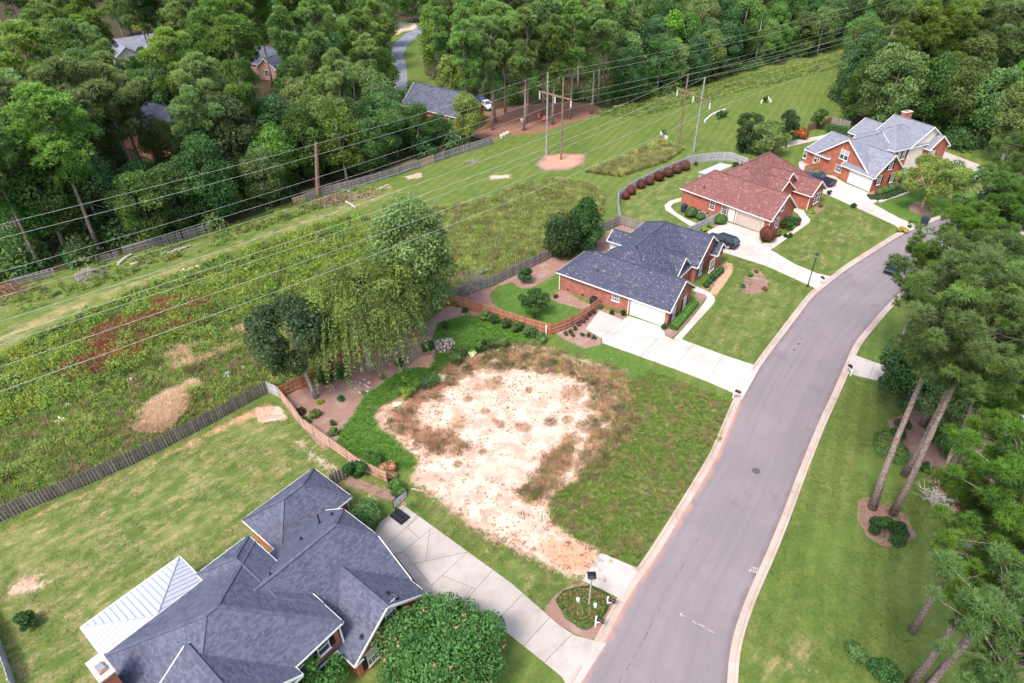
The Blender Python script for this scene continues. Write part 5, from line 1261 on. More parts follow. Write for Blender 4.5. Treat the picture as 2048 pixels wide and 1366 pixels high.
def scatter(name, label, cat, meshes, pts, scl, pid=None, tilt=.12):
    objs = [bpy.data.objects.new('%s_%d' % (name, i), m) for i, m in enumerate(meshes)]
    n = len(pts); me = bpy.data.meshes.new(name); me.vertices.add(n); me.vertices.foreach_set('co', np.ascontiguousarray(pts, 'f').ravel())
    rot = np.column_stack([rng.normal(0, tilt, n), rng.normal(0, tilt, n), rng.uniform(0, 6.28, n)])
    me.attributes.new('rot', 'FLOAT_VECTOR', 'POINT').data.foreach_set('vector', rot.astype('f').ravel())
    me.attributes.new('scl', 'FLOAT', 'POINT').data.foreach_set('value', np.asarray(scl, 'f'))
    me.attributes.new('pid', 'INT', 'POINT').data.foreach_set('value', (rng.integers(0, len(meshes), n) if pid is None else np.asarray(pid)).astype('i'))
    o = link(bpy.data.objects.new(name, me)); md = o.modifiers.new('scatter', 'NODES'); md.node_group = gn_group(name, objs)
    return tag(o, label, cat, None, 'stuff')
def tuft(name, mat, n, h, spread, w, lean=.5, seg=2):
    """grass tuft: n curved blades"""
    V, Fq, T = [], [], []
    for i in range(n):
        a = rng.uniform(0, 6.28); r = spread * math.sqrt(rng.random()) * .5; p = np.array([r * math.cos(a), r * math.sin(a), -.02])
        b = a + rng.normal() * .6; l = lean * rng.uniform(.3, 1.1); hh = h * rng.uniform(.55, 1.1); d = np.array([math.cos(b), math.sin(b), 0]); s = np.array([-d[1], d[0], 0]) * w * rng.uniform(.7, 1.3)
        q1 = p + d * l * hh * .35 + np.array([0, 0, hh * .62]); q2 = p + d * l * hh + np.array([0, 0, hh * (1 - .25 * l)])
        i0 = len(V); V += [p - s, p + s, q1 + s * .8, q1 - s * .8, q2 + s * .15, q2 - s * .15]; t = rng.random()
        Fq += [(i0, i0 + 1, i0 + 2, i0 + 3), (i0 + 3, i0 + 2, i0 + 4, i0 + 5)]; T += [t, min(1, t + .15)]
    return np_mesh(name, np.array(V), np.array(Fq), mat, np.array(T))
def leafy(name, mat, n, r, h, size, up=.4):
    d = unit(n, up); d[:, 2] = np.abs(d[:, 2]); c = d * np.array([r, r, h]) * rng.uniform(.45, 1.05, n)[:, None]
    V, Fq = leaves(c, d, size, .5, .8); return np_mesh(name, V, Fq, mat, rng.random(n))
def spray(name, mat, n, h, size):
    """upright feathery weed: leaves up a few stems"""
    k = 5; st = rng.normal(0, .16, (k, 2)); s = rng.integers(0, k, n); t = rng.random(n) ** .7
    c = np.column_stack([st[s] * (1 + 1.6 * t)[:, None] + rng.normal(0, .09, (n, 2)), t * h * rng.uniform(.75, 1.05, n)])
    d = unit(n, .5); V, Fq = leaves(c, d, size, .35, .5); return np_mesh(name, V, Fq, mat, np.clip(t * .7 + .3 * rng.random(n), 0, 1))
def in_poly(n, *names, holes=()):
    out = []
    for nm in names:
        P = PW[nm]; lo, hi = P.min(0), P.max(0); c = rng.uniform(lo, hi, (int(n), 2))
        ok = sdf(c, P) > 0
        for h in holes: ok &= sdf(c, PW[h]) < .1
        q = PX(np.column_stack([c, np.zeros(len(c))])); ok &= (q[:, 0] > -60) & (q[:, 0] < 2110) & (q[:, 1] < 1420)
        out.append(c[ok])
    return np.vstack(out)
def z3(p, z=0.0): return np.column_stack([p, np.full(len(p), z)])
def clumpy(p, s, seed, lo=.45):
    """keep points where a smooth pattern is high, so plants grow in drifts"""
    a = seed * 1.7
    f = np.sin(p[:, 0] * s + a + 1.3 * np.sin(p[:, 1] * s * .7 + a)) * np.sin(p[:, 1] * s * 1.1 + 2 * a + 1.1 * np.sin(p[:, 0] * s * .6)) * .5 + .5
    return p[f + rng.normal(0, .12, len(p)) > lo]
T_weed = [spray('weed', M['weed'], 46, 1.0, .13), leafy('weed', M['weed'], 46, .42, .75, .13), spray('weed', M['weed'], 40, .75, .12), leafy('weed', M['leaf_mid'], 46, .5, .6, .13)]
T_gold = [spray('goldenrod', M['weed_gold'], 34, 1.0, .11)]
T_rust = [spray('rust_weed', M['weed_rust'], 36, .95, .11)]
T_grass = [tuft('grass', M['grass_mid'], 22, .34, .5, .016), tuft('grass', M['grass_mid'], 18, .26, .45, .018), tuft('grass', M['grass_lush'], 20, .25, .45, .018)]
T_tall = [tuft('tall_grass', M['grass_mid'], 26, .95, .5, .022, .7), tuft('tall_grass', M['grass_pale'], 26, 1.05, .5, .02, .8), tuft('tall_grass', M['weed'], 24, .8, .5, .028, .7)]
T_straw = [tuft('straw', M['grass_tan'], 30, .75, .6, .02, 1.15), tuft('straw', M['grass_tan'], 30, .6, .7, .022, 1.2)]
T_brown = [tuft('brown_grass', M['grass_brown'], 34, .3, .7, .012, .8), tuft('brown_grass', M['grass_brown'], 30, .28, .6, .012, .9)]
T_lush = [tuft('lush_grass', M['grass_lush'], 24, .2, .5, .016, .8)]
def drift(p, s, a):
    return .5 + .5 * np.sin(p[:, 0] * s + a + 1.4 * np.sin(p[:, 1] * s * .8 + a)) * np.sin(p[:, 1] * s * 1.2 + 2 * a + 1.2 * np.sin(p[:, 0] * s * .5))
p = in_poly(24000, 'weeds'); scatter('weeds', 'dense green weeds filling the power line corridor', 'weeds', T_weed + [leafy('weed', M['leaf_dark'], 46, .5, .7, .14)], z3(p), rng.uniform(.45, .95, len(p)) + .75 * drift(p, .8, 2) ** 2)
p = clumpy(in_poly(9000, 'weeds'), .55, 1, .6); scatter('goldenrod', 'yellow flowering weeds scattered through the corridor thicket', 'weeds', T_gold, z3(p), rng.uniform(.7, 1.15, len(p)))
p = clumpy(in_poly(5200, 'rustw'), .6, 4, .35); scatter('rusty_weeds', 'rust coloured dry weeds in drifts through the corridor thicket', 'weeds', T_rust, z3(p), rng.uniform(.6, 1.1, len(p)))
p = clumpy(in_poly(15000, 'weeds2', holes=('straw',)), .5, 2, .58); scatter('low_weeds', 'low pale green weeds behind the near wooden fence', 'weeds', T_weed + T_tall, z3(p), rng.uniform(.35, .8, len(p)) + .9 * drift(p, .9, 5) ** 3)
p = in_poly(40, 'weeds2', 'weeds'); scatter('white_weeds', 'white flowering weed clumps dotted through the corridor', 'weeds', [leafy('white_weed', M['leaf_white'], 50, .5, .8, .11)], z3(p), rng.uniform(.6, 1.2, len(p)))
p = in_poly(16000, 'weeds2', holes=('straw',)); scatter('corridor_grass', 'matted rough grass between the weeds and the near fence', 'grass', T_grass, z3(p), rng.uniform(.9, 1.7, len(p)))
p = clumpy(in_poly(5200, 'straw'), .9, 7, .3); scatter('straw', 'flattened straw coloured dead grass behind the near fence', 'grass', T_straw, z3(p), rng.uniform(.7, 1.2, len(p)))
p = clumpy(in_poly(3000, 'straw2'), .7, 3, .5); scatter('dry_grass', 'tan dry grass streaks in the corridor', 'grass', T_straw, z3(p), rng.uniform(.6, 1.0, len(p)))
p = in_poly(26000, 'meadow'); scatter('tall_grass', 'tall pale green meadow grass on the mound behind the second house', 'grass', T_tall + T_weed[:1], z3(p), rng.uniform(.5, 1.15, len(p)), np.clip(rng.choice(4, len(p), p=[.42, .22, .28, .08]), 0, 3))
p = in_poly(6000, 'tall2'); scatter('meadow_grass', 'pale uncut grass patch beside the pole with red clay around it', 'grass', T_tall[:2], z3(p), rng.uniform(.5, 1.0, len(p)))
p = in_poly(9000, 'far1'); scatter('far_weeds', 'olive weeds along the far wood edge of the corridor', 'weeds', T_weed + T_tall[:1], z3(p), rng.uniform(.5, 1.1, len(p)))
p = in_poly(5200, 'verge'); p = clumpy(p, .5, 5, .4); scatter('verge_weeds', 'weeds and brush growing along the old grey fence', 'weeds', T_weed + T_tall[:1], z3(p), rng.uniform(.5, 1.2, len(p)))
p = in_poly(15000, 'rough'); scatter('rough_grass', 'shaggy rough grass on the empty lot beside the road', 'grass', T_grass, z3(p), rng.uniform(.5, 1.05, len(p)))
T_lawn = [tuft('lawn_grass', M['grass_lawn'], 16, .10, .6, .014, .9), tuft('lawn_grass', M['grass_lawn'], 16, .08, .6, .014, 1.1)]
for nm_, n_, lb in (('rlawn', 15000, 'short mown grass on the lawn across the road'), ('house1yard', 16000, 'short worn grass on the lawn behind the nearest house'), ('h3lawn', 7000, 'short mown grass in front of the red roofed house'), ('h2lawn', 7000, 'short mown grass in front of the second house'), ('h1strip', 4000, 'short grass strip between the driveway and the sand')):
    p = in_poly(n_, nm_); p = clumpy(p, .5, n_ % 7, .3); scatter('lawn_grass', lb, 'grass', T_lawn, z3(p), rng.uniform(.5, 1.15, len(p)))
p = in_poly(5000, 'lush1', 'lush2'); scatter('lush_grass', 'thick dark green grass path curving behind the sandy lot', 'grass', T_lush, z3(p), rng.uniform(.7, 1.4, len(p)))
p = in_poly(2600, 'bw1', 'bw2', 'bw3', 'bw4', 'bw5'); p = p + rng.normal(0, .5, p.shape); p = p[rng.random(len(p)) < .42]; scatter('brown_weeds', 'fine brown dry weeds in bands over the bare sand', 'weeds', T_brown + [tuft('brown_grass', M['grass_brown'], 34, .55, .6, .012, .6)], z3(p), rng.uniform(.6, 1.4, len(p)))
p = in_poly(420, 'bw2', 'bw4', 'bw3'); scatter('green_weeds', 'sparse green weeds among the brown ones on the sand', 'weeds', T_weed[:2], z3(p), rng.uniform(.25, .55, len(p)))
e = resample(PW['sand'], .25); e = np.vstack([e, e]); e = e + rng.normal(0, .9, e.shape); scatter('edge_grass', 'brown and green grass fringe around the bare sand', 'grass', T_brown + T_grass[:1], z3(e), rng.uniform(.4, 1.0, len(e)))
p = clumpy(in_poly(5200, 'sand'), .9, 6, .5); scatter('sand_weeds', 'tiny dark weeds sprinkled over the pale sand', 'weeds', [leafy('sprig', M['weed'], 14, .14, .12, .05), leafy('sprig', M['leaf_brown'], 14, .15, .1, .05)], z3(p), rng.uniform(.5, 1.1, len(p)))
p = []
for _ in range(9000):
    x, y = rng.uniform(-130, 170), rng.uniform(70, 260); q = PX((x, y, 0))
    if not (-60 < q[0] < 2110 and q[1] > 0): continue
    s = max(sdf(np.array([[x, y]]), FORL)[0], sdf(np.array([[x, y]]), FORR)[0])
    if s < .5 or (s > 16 and rng.random() < .6): continue
    if any(sdf(np.array([[x, y]]), PW[k])[0] > -1.5 for k in ('forestred', 'redback', 'laneyard', 'drydirt', 'forestred2')): continue
    if any(w['u0'] - 2 < h.loc((x, y))[0] < w['u1'] + 2 and w['v0'] - 2 < h.loc((x, y))[1] < w['v1'] + 2 for h in (H4, H5, H6, H7, H8, H9, H10) for w in h.w): continue
    if any(P[0] - 6 < q[0] < P[2] + 6 and P[1] - 4 < q[1] < P[3] + 14 for P in PROT): continue
    p.append((x, y, 0))
p = np.array(p); scatter('undergrowth', 'dense leafy undergrowth beneath the woodland trees', 'undergrowth', [leafy('bush', M['leaf_dark'], 420, 1.5, 2.6, .19), leafy('bush', M['leaf_mid'], 400, 1.3, 2.0, .18), leafy('bush', M['leaf_dark'], 300, 1.1, 1.4, .17)], p, rng.uniform(.6, 1.9, len(p)))
p = in_poly(7000, 'weeds3'); scatter('fence_weeds', 'tall weeds between the corridor and the orange fence behind the willow', 'weeds', T_weed + T_tall, z3(p), rng.uniform(.5, 1.1, len(p)))
p = far_wood(); fo = [m for k in ('broad_mid', 'broad_dark', 'pine') for _, m in TREES[k][:2]]
scatter('far_woodland', 'unbroken woodland beyond the edges of the neighbourhood', 'wood', fo, p, rng.uniform(.8, 1.2, len(p)), None, .0)
# ------------------------------------------------------------------ garden trees and shrubs
def crown_obj(name, mat, cen, rad, n, size, **kw): return lobes_crown(name, mat, np.array(cen, float), np.array(rad, float), n, size, **kw)
def lone_tree(name, label, base, h, rx, rz, lr, nl, n, size, mat, bark, r0, th=None, shape='ball', lean=(0, 0), cat='tree', zc=None, **kw):
    p = G(*base); root = thing(name, label, cat, (p[0], p[1], 0))
    cen, rad = env_lobes(nl, rx, rz, zc or h - rz * .95, lr, shape, .5); cen[:, 0] += lean[0]; cen[:, 1] += lean[1]
    sel = rng.choice(len(cen), min(11, nl), replace=False); th = th or h * .72
    tm = trunk_mesh('trunk', bark, th, r0, lean, [(th * rng.uniform(.3, .85), cen[s], r0 * .42) for s in sel], 10)
    mesh_obj('trunk', tm, root); mesh_obj('crown', crown_obj('crown', mat, cen, rad, n, size, **kw), root); return root
lone_tree('oak_tree', 'dark blue green oak standing on the mulch by the orange fence corner', (632, 795), 12.6, 4.0, 4.5, 1.05, 54, 16000, .17, M['leaf_oak'], M['bark_grey'], .24, lean=(-.9, 0))
lone_tree('broadleaf_tree', 'tall bright green tree rising above the willow', (846, 668), 17.4, 4.5, 8.2, 1.45, 86, 24000, .19, M['leaf_mid'], M['bark_grey'], .3, lean=(-.6, .4))
def willow():
    p = G(742, 742); root = thing('willow_tree', 'big olive green weeping willow with drooping twigs behind the oak', 'tree', (p[0], p[1], 0))
    cen, rad = env_lobes(60, 6.3, 5.4, 9.2, 1.25, 'ball', .45)
    sel = rng.choice(54, 14, replace=False)
    tm = trunk_mesh('trunk', M['bark_grey'], 9.5, .36, (.3, .2), [(rng.uniform(2.5, 8), cen[s], .14) for s in sel], 10); mesh_obj('trunk', tm, root)
    c1 = lobes_crown('crown', M['leaf_willow'], cen, rad, 17000, .19, aspect=.4)
    C, Nn = [], []
    for k in range(620):
        a = rng.uniform(0, 6.28); r = 6.1 * math.sqrt(rng.uniform(.15, 1)); z0 = 8.2 + 5.2 * math.sqrt(max(0, 1 - (r / 6.6) ** 2)) - rng.uniform(0, 3.5); L = rng.uniform(2.2, 5.8)
        q = np.array([r * math.cos(a), r * math.sin(a), z0]); o = np.array([math.cos(a), math.sin(a), 0]); n = int(L * 7); t = np.linspace(0, 1, n)
        C.append(q + o * (.9 * np.sqrt(t) * L * .35)[:, None] - np.array([0, 0, 1]) * (t ** 1.2 * L * .85)[:, None] + rng.normal(0, .09, (n, 3))); Nn.append(np.tile(o * .8 + np.array([0, 0, .5]), (n, 1)))
    C = np.vstack(C); Nn = np.vstack(Nn); V, Fq = leaves(C, Nn, .17, .32, .6)
    mesh_obj('crown', c1, root); mesh_obj('drooping_twigs', np_mesh('drooping_twigs', V, Fq, M['leaf_willow'], rng.random(len(Fq))), root)
willow()
lone_tree('crape_myrtle', 'big rounded crape myrtle with pink flecks in front of the nearest house', (893, 1352), 5.3, 4.3, 2.6, 1.2, 64, 30000, .115, M['leaf_mid'], M['bark_tan'], .16, th=3.2)
pm = [o for o in bpy.data.objects if o.name == 'crape_myrtle'][0]
d = unit(26, .8); c = np.array([0, 0, 2.8]) + d * np.array([4.3, 4.3, 2.5]); V, Fq = leaves(np.repeat(c, 4, 0) + rng.normal(0, .09, (104, 3)), np.repeat(d, 4, 0), .09, .6)
mesh_obj('blossoms', np_mesh('blossoms', V, Fq, M['leaf_pink'], rng.random(104)), pm)
lone_tree('crape_myrtle', 'wide flat topped crape myrtle with tan trunks on its dark mulch ring', (1843, 417), 7.6, 6.2, 2.4, 1.1, 50, 12000, .17, M['leaf_myrtle'], M['bark_tan'], .28, th=5.0)
lone_tree('crape_myrtle', 'leafy shrub tree against the front wall of the nearest house', (655, 1362), 4.2, 1.9, 2.0, .6, 26, 5000, .12, M['leaf_mid'], M['bark_tan'], .09)
lone_tree('ornamental_tree', 'small spreading dark green tree on the fenced lawn of the second house', (1070, 634), 3.6, 2.1, 1.25, .6, 24, 5000, .12, M['leaf_dark'], M['bark_dark'], .1)
lone_tree('magnolia_tree', 'rounded dark magnolia at the grey fence, left one of the pair', (1128, 512), 6.4, 2.6, 3.3, 1.0, 70, 12000, .16, M['leaf_gloss'], M['bark_dark'], .16)
lone_tree('magnolia_tree', 'pointed taller dark magnolia at the grey fence, right one of the pair', (1166, 498), 7.8, 2.7, 4.0, 1.0, 80, 13000, .16, M['leaf_gloss'], M['bark_dark'], .16, shape='cone')
lone_tree('broadleaf_tree', 'mottled grey green tree between the red and grey shingled houses', (1530, 312), 6.5, 4.0, 3.2, 1.0, 36, 7000, .19, M['leaf_mid'], M['bark_grey'], .18)
lone_tree('broadleaf_tree', 'bright green upright tree left of the mottled tree behind the red roof', (1490, 305), 6.0, 2.2, 3.0, .8, 26, 5000, .18, M['leaf_gloss'], M['bark_grey'], .16)
lone_tree('broadleaf_tree', 'pale leaved tree top behind the orange flowering shrub', (1563, 288), 6.5, 2.6, 3.2, .8, 28, 5000, .18, M['leaf_oak'], M['bark_grey'], .15)
lone_tree('palm_shrub', 'dark spiky shrub tree on the lawn edge above the red roofed house', (1497, 268), 4.2, 2.5, 2.1, .7, 26, 4500, .17, M['leaf_dark'], M['bark_dark'], .12, cat='shrub')
lone_tree('palm_shrub', 'dark spiky fan shaped shrub in front of the brown fence', (1634, 257), 3.8, 1.7, 1.7, .6, 20, 3500, .16, M['leaf_dark'], M['bark_dark'], .1, cat='shrub')
def bare_tree(name, label, base, h, spread, n, mat, r=.07, cat='tree'):
    p = G(*base); root = thing(name, label, cat, (p[0], p[1], 0)); t = MB(); t.tube([(0, 0, -.1), (.1, 0, h * .35), (.05, .05, h * .7)], [r * 1.4, r, r * .5], 7); t.build('trunk', mat, root)
    b = MB()
    for k in range(n):
        a = rng.uniform(0, 6.28); z0 = h * rng.uniform(.18, .65); L = spread * rng.uniform(.5, 1); e = Vector((L * math.cos(a), L * math.sin(a), z0 + h * rng.uniform(.1, .4))); b.tube([(.05, 0, z0), (e.x * .5, e.y * .5, (z0 + e.z) / 2 + .2), e], [r * .45, r * .3, .012], 4, False)
        for j in range(5):
            m = Vector((.05, 0, z0)).lerp(e, rng.uniform(.35, .95)); b.tube([m, m + Vector((rng.normal() * .5, rng.normal() * .5, rng.uniform(.2, .9)))], [.018, .007], 3, False)
    b.build('branches', mat, root); return root
bare_tree('bare_tree', 'small leafless tree with pinkish twigs at the corner of the orange and grey fences', (942, 598), 4.6, 2.6, 34, M['bark_grey'], .1)
bare_tree('bare_tree', 'grey leafless branchy bush below the dark shrub in the right mulch bed', (1868, 1010), 2.2, 1.8, 30, M['bark_pale'], .05)
bare_tree('bare_tree', 'bleached dead branches standing among the right hand pines', (1935, 1040), 3.2, 2.0, 26, M['bark_pale'], .06)

def shrub(name, label, px, r, h, mat, n=900, size=.09, group=None, kind='ball', cat='shrub', lumps=9, jit=.7, z0=0.0):
    """px = foot of the plant, r and h in metres; stem + foliage"""
    p = G(*px); root = thing(name, label, cat, (p[0], p[1], z0), rng.uniform(0, 6.28), group)
    st = MB(); st.tube([(0, 0, -.05), (0, 0, h * .5)], [.05, .03], 6); st.build('stem', M['bark_dark'], root)
    if kind == 'clip':
        d = unit(n, .25); c = d * np.array([r, r, h / 2]) * rng.uniform(.9, 1.02, n)[:, None] + np.array([0, 0, h / 2]); c[:, 2] = np.maximum(c[:, 2], .03)
        V, Fq = leaves(c, d, size, .6, .35); tint = np.clip(.5 + .25 * np.sin(c[:, 0] * 5) * np.sin(c[:, 1] * 5 + 1) + rng.normal(0, .2, n), 0, 1)
        core = MB(); core.lathe([(r * .3, .05), (r * .8, h * .22), (r * .9, h * .5), (r * .72, h * .8), (r * .2, h * .95)], 12)
        me = np_mesh('foliage', V, Fq, mat, tint); o = mesh_obj('foliage', me, root)
        core.build('inner_foliage', mat, root, True)
    else:
        cen, rad = env_lobes(lumps, r * .72, h * .36, h * .5, min(r, h) * .36); V = lobes_crown('foliage', mat, cen, rad, n, size, jit=jit, fill=.25); mesh_obj('foliage', V, root)
    return root
sh = shrub
# burgundy balls along the pale fence
for i, (x, y, r, where) in enumerate([(1251, 398, .72, 'first and lowest of the row by the pale curved fence'), (1260, 389, .95, 'second from the near end of the pale curved fence'), (1280, 376, .9, 'third from the near end of the pale curved fence'), (1298, 369, .85, 'fourth from the near end of the pale curved fence'), (1317, 361, .95, 'fifth from the near end of the pale curved fence'), (1336, 353, .95, 'third from the far end of the row by the pale curved fence'), (1352, 346, .95, 'second from the far end of the row by the pale curved fence'), (1368, 340, 1.05, 'last of the row where the pale fence turns')]):
    sh('clipped_shrub', 'burgundy ball shrub, ' + where, (x, y), r, r * 1.75, M['leaf_red'], 2600, .075, 'clipped burgundy balls along the pale fence', 'clip')
sh('clipped_shrub', 'large burgundy and green ball shrub at the corner of the tan garage', (1533, 482), 1.25, 2.4, M['leaf_red'], 3600, .08, None, 'clip')
for x, y, r, l in ((1381, 433, 1.05, 'green dome shrub beside the air conditioner of the red roofed house'), (1401, 439, .75, 'lower green dome shrub nearer the short grey fence'), (1440, 447, 1.05, 'round bright green shrub at the end of the short grey fence'), (1554, 471, .55, 'small green dome shrub at the front corner of the red roofed house')):
    sh('clipped_shrub', l, (x, y), r, r * 1.5, M['leaf_mid'], 2400, .08, None, 'clip')
for x, y, r, h, m, l in ((1408, 462, .5, .8, 'leaf_lime', 'yellow green leafy shrub beside the short grey fence'), (1418, 455, .55, .9, 'leaf_lime', 'second yellow green shrub toward the garage of the red roofed house'), (1571, 459, 1.2, 2.1, 'leaf_dark', 'tall dark shrub under the gable window of the red roofed house'), (1588, 450, 1.0, 1.3, 'leaf_gloss', 'spreading dark shrub by the bend of the curved walk'), (1575, 474, .9, .6, 'leaf_gloss', 'low dark groundcover clump beside the curved walk'),
    (1624, 428, .5, .6, 'leaf_lime', 'small light shrub in the dark bed at the wing of the red roofed house'), (1641, 414, .45, .6, 'leaf_mid', 'small green shrub by the right corner of the red roofed house'), (1391, 331, .45, .8, 'leaf_dark', 'tiny green shrub beyond the last burgundy ball'), (1470, 334, .8, .9, 'leaf_dark', 'dark low shrub behind the patio of the red roofed house'),
    (1049, 566, 1.25, 2.7, 'leaf_gloss', 'oval dense green shrub in the mulch against the grey fence'), (973, 642, .95, 1.7, 'leaf_mid', 'feathery green shrub at the orange fence, leftmost of its row'), (992, 647, .85, 1.4, 'leaf_gloss', 'blue green shrub at the orange fence beside the feathery one'), (1014, 656, .95, 1.5, 'leaf_gloss', 'dark shrub at the middle of the orange fence'), (1036, 663, .95, 1.5, 'leaf_dark', 'dark rounded shrub right of the middle of the orange fence'), (1060, 675, 1.0, 1.6, 'leaf_dark', 'shrub near the right end of the orange fence'), (1082, 684, .95, 1.3, 'leaf_mid', 'light shrub below the corner post of the orange fence'),
    (915, 612, .6, .7, 'leaf_lite', 'pale low shrub at the left end of the orange fence'), (930, 624, .6, .5, 'leaf_dark', 'dark low shrub on the mulch by the orange fence'),
    (953, 704, 1.2, 1.5, 'leaf_mid', 'green weedy shrub above the sandy lot near the rock pile'), (975, 700, 1.0, 1.8, 'leaf_dark', 'dark upright weed shrub above the sandy lot'), (1005, 698, 1.0, 1.6, 'leaf_mid', 'green weed shrub at the top of the sandy lot'), (890, 655, .7, .9, 'leaf_dark', 'dark shrub between the willow and the rock pile'),
    (832, 785, 1.15, 1.4, 'leaf_mid', 'light green mounded shrub at the left rim of the sand'), (812, 795, 1.0, 1.3, 'leaf_lite', 'rounded bright shrub at the left rim of the sand'), (848, 777, .55, .8, 'leaf_purple', 'purplish small shrub between the light shrubs by the sand'), (862, 770, 1.25, 1.6, 'leaf_mid', 'leafy shrub beside the white flowered one at the rim of the sand'), (880, 764, .8, .9, 'leaf_white', 'white flowering shrub at the left rim of the sand'), (945, 713, .7, .9, 'leaf_white', 'white flowering shrub near the rock pile'), (795, 812, .5, .6, 'leaf_white', 'small pale flowering shrub by the dark grass path'), (905, 728, 1.2, 1.9, 'leaf_mid', 'tangled green shrub right of the rock pile'), (922, 712, 1.1, 1.7, 'leaf_mid', 'light tangled shrub above the rim of the sand'),
    (803, 734, .75, 1.2, 'leaf_gloss', 'dark clipped oval shrub on the mulch left of the sandy rise'), (668, 872, .6, 1.1, 'leaf_mid', 'slim green plant where the mulch meets the grass path'), (665, 850, .4, .6, 'leaf_dark', 'dark low plant on the mulch beside the tan fence'), (632, 833, .75, .9, 'leaf_lite', 'light feathery shrub on the mulch by the tan fence'), (612, 846, .6, .7, 'leaf_mid', 'green shrub tucked against the tan fence'), (602, 826, .7, .6, 'leaf_red', 'reddish pale shrub on the mulch by the tan fence'), (640, 806, .55, .35, 'leaf_yellow', 'yellow hosta clump at the foot of the oak'), (682, 800, .6, .4, 'leaf_mid', 'low green plant in the middle of the mulch'), (728, 788, .4, .3, 'leaf_lite', 'tiny green plant at the upper mulch'), (765, 757, .4, .4, 'leaf_lite', 'small bright plant on the upper mulch'), (685, 760, 1.2, 2.0, 'leaf_dark', 'dark leafy bush under the willow'), (645, 765, 1.4, 1.6, 'leaf_gloss', 'dark spreading bush behind the oak trunk'),
    (716, 951, 1.25, 2.1, 'leaf_gloss', 'dense dark green ball shrub at the fence junction'), (748, 932, 1.5, 1.9, 'leaf_mid', 'loose grey green bush behind the dense dark ball'), (778, 950, 1.2, 1.2, 'grass_brown', 'brownish grassy mound right of the loose bush'), (797, 980, 1.5, 1.0, 'leaf_mid', 'low bright green spreading bush by the basketball hoop'),
    (735, 1052, 1.9, 2.3, 'leaf_mid', 'feathery green bush behind the garage roof of the nearest house'), (862, 1226, .75, 1.6, 'leaf_dark', 'shrub with pink flowers at the corner of the nearest house'), (55, 1256, 1.0, 1.5, 'leaf_dark', 'small dark shrub alone on the left lawn'),
    (1766, 1074, 1.9, 1.6, 'leaf_gloss', 'dark rounded shrub beside the foot of the two big pine trunks'), (1848, 942, .75, .9, 'leaf_gloss', 'small dark ball shrub on the red mulch'), (1802, 858, .9, 1.2, 'leaf_gloss', 'dark glossy shrub at the top of the right bed'), (1790, 875, 1.0, 1.2, 'leaf_gloss', 'dark glossy shrub second from the top of the right bed'), (1903, 900, 2.2, 2.0, 'leaf_mid', 'large leaved green shrub behind the two slim trunks'), (1865, 880, 1.5, 1.5, 'leaf_mid', 'broad green shrub left of the two slim trunks'), (1898, 985, 1.9, 1.5, 'leaf_brown', 'dead brown bush below the two slim trunks'), (1925, 1010, 1.7, 1.2, 'leaf_brown', 'second dead brown bush farther right'), (1708, 1318, 1.1, 1.5, 'leaf_mid', 'light cedar shrub at the bottom of the right lawn'), (1768, 1362, 1.5, 1.6, 'leaf_dark', 'blue green cedar shrub at the bottom edge beside the leaning trunks'),
    (1605, 277, 1.9, 2.2, 'leaf_orange', 'orange flowering shrub behind the grey shingled house'), (1575, 276, 1.3, 1.6, 'leaf_lite', 'pale shrub left of the orange flowering one'), (1804, 465, 1.0, .8, 'leaf_yellow', 'yellow green hosta clump beside the upper mailbox'), (1586, 345, 1.0, 1.0, 'leaf_mid', 'green plants beside the white patio'), (1657, 390, .45, .9, 'leaf_gloss', 'tiny tree beside the upper driveway nearer the house'), (1706, 416, .45, .9, 'leaf_gloss', 'tiny tree beside the upper driveway nearer the road'),
    (570, 143, 2.0, 1.8, 'leaf_dark', 'dark clipped shrub below the peach house windows'), (1327, 660, .38, 1.0, 'leaf_gloss', 'small upright shrub at the white garage corner'), (1246, 632, .35, 1.1, 'leaf_gloss', 'two tiered topiary shrub left of the white garage door'), (1223, 628, .38, .55, 'leaf_gloss', 'small round shrub below the nine pane window'), (1200, 617, .4, .6, 'leaf_dark', 'small round shrub at the end of the orange fence'), (1442, 541, .4, .6, 'leaf_dark', 'olive shrub at the far corner of the red pine straw bed'),
    (1500, 552, .5, .6, 'leaf_mid', 'low shrub at the top of the small mulch bed on the lawn'), (1486, 575, .45, .5, 'leaf_dark', 'low dark shrub at the left of the small mulch bed on the lawn'), (1528, 580, .45, .5, 'leaf_brown', 'low brownish plant at the right of the small mulch bed on the lawn'), (1513, 545, .4, .45, 'leaf_dark', 'small plant at the upper right of the small mulch bed on the lawn'),
    (1111, 596, .35, .6, 'leaf_red', 'small reddish shrub at the left corner of the second house')):
    sh('shrub', l, (x, y), r, h, M[m], int(700 + 900 * r * max(1, h)), .10 if y > 500 else .13)
for i, (x, y) in enumerate(((1412, 574), (1418, 567), (1424, 561), (1429, 556), (1435, 551), (1441, 546))):
    sh('clipped_shrub', 'small round boxwood by the red straw bed, %s' % ['nearest the walk', 'second from the walk', 'third from the walk', 'third from the far end', 'second from the far end', 'farthest from the walk'][i], (x, y), .45, .75, M['leaf_gloss'], 900, .06, 'boxwoods in front of the second house', 'clip')
for i, (x, y) in enumerate(((1157, 651), (1165, 645), (1172, 639), (1179, 633), (1187, 627))):
    sh('clipped_shrub', 'purple shrub in the row by the driveway fence, %s' % ['lowest', 'second lowest', 'middle one', 'second from the house', 'nearest the house'][i], (x, y), .42, .6, M['leaf_purple'], 800, .06, 'purple shrubs by the driveway')
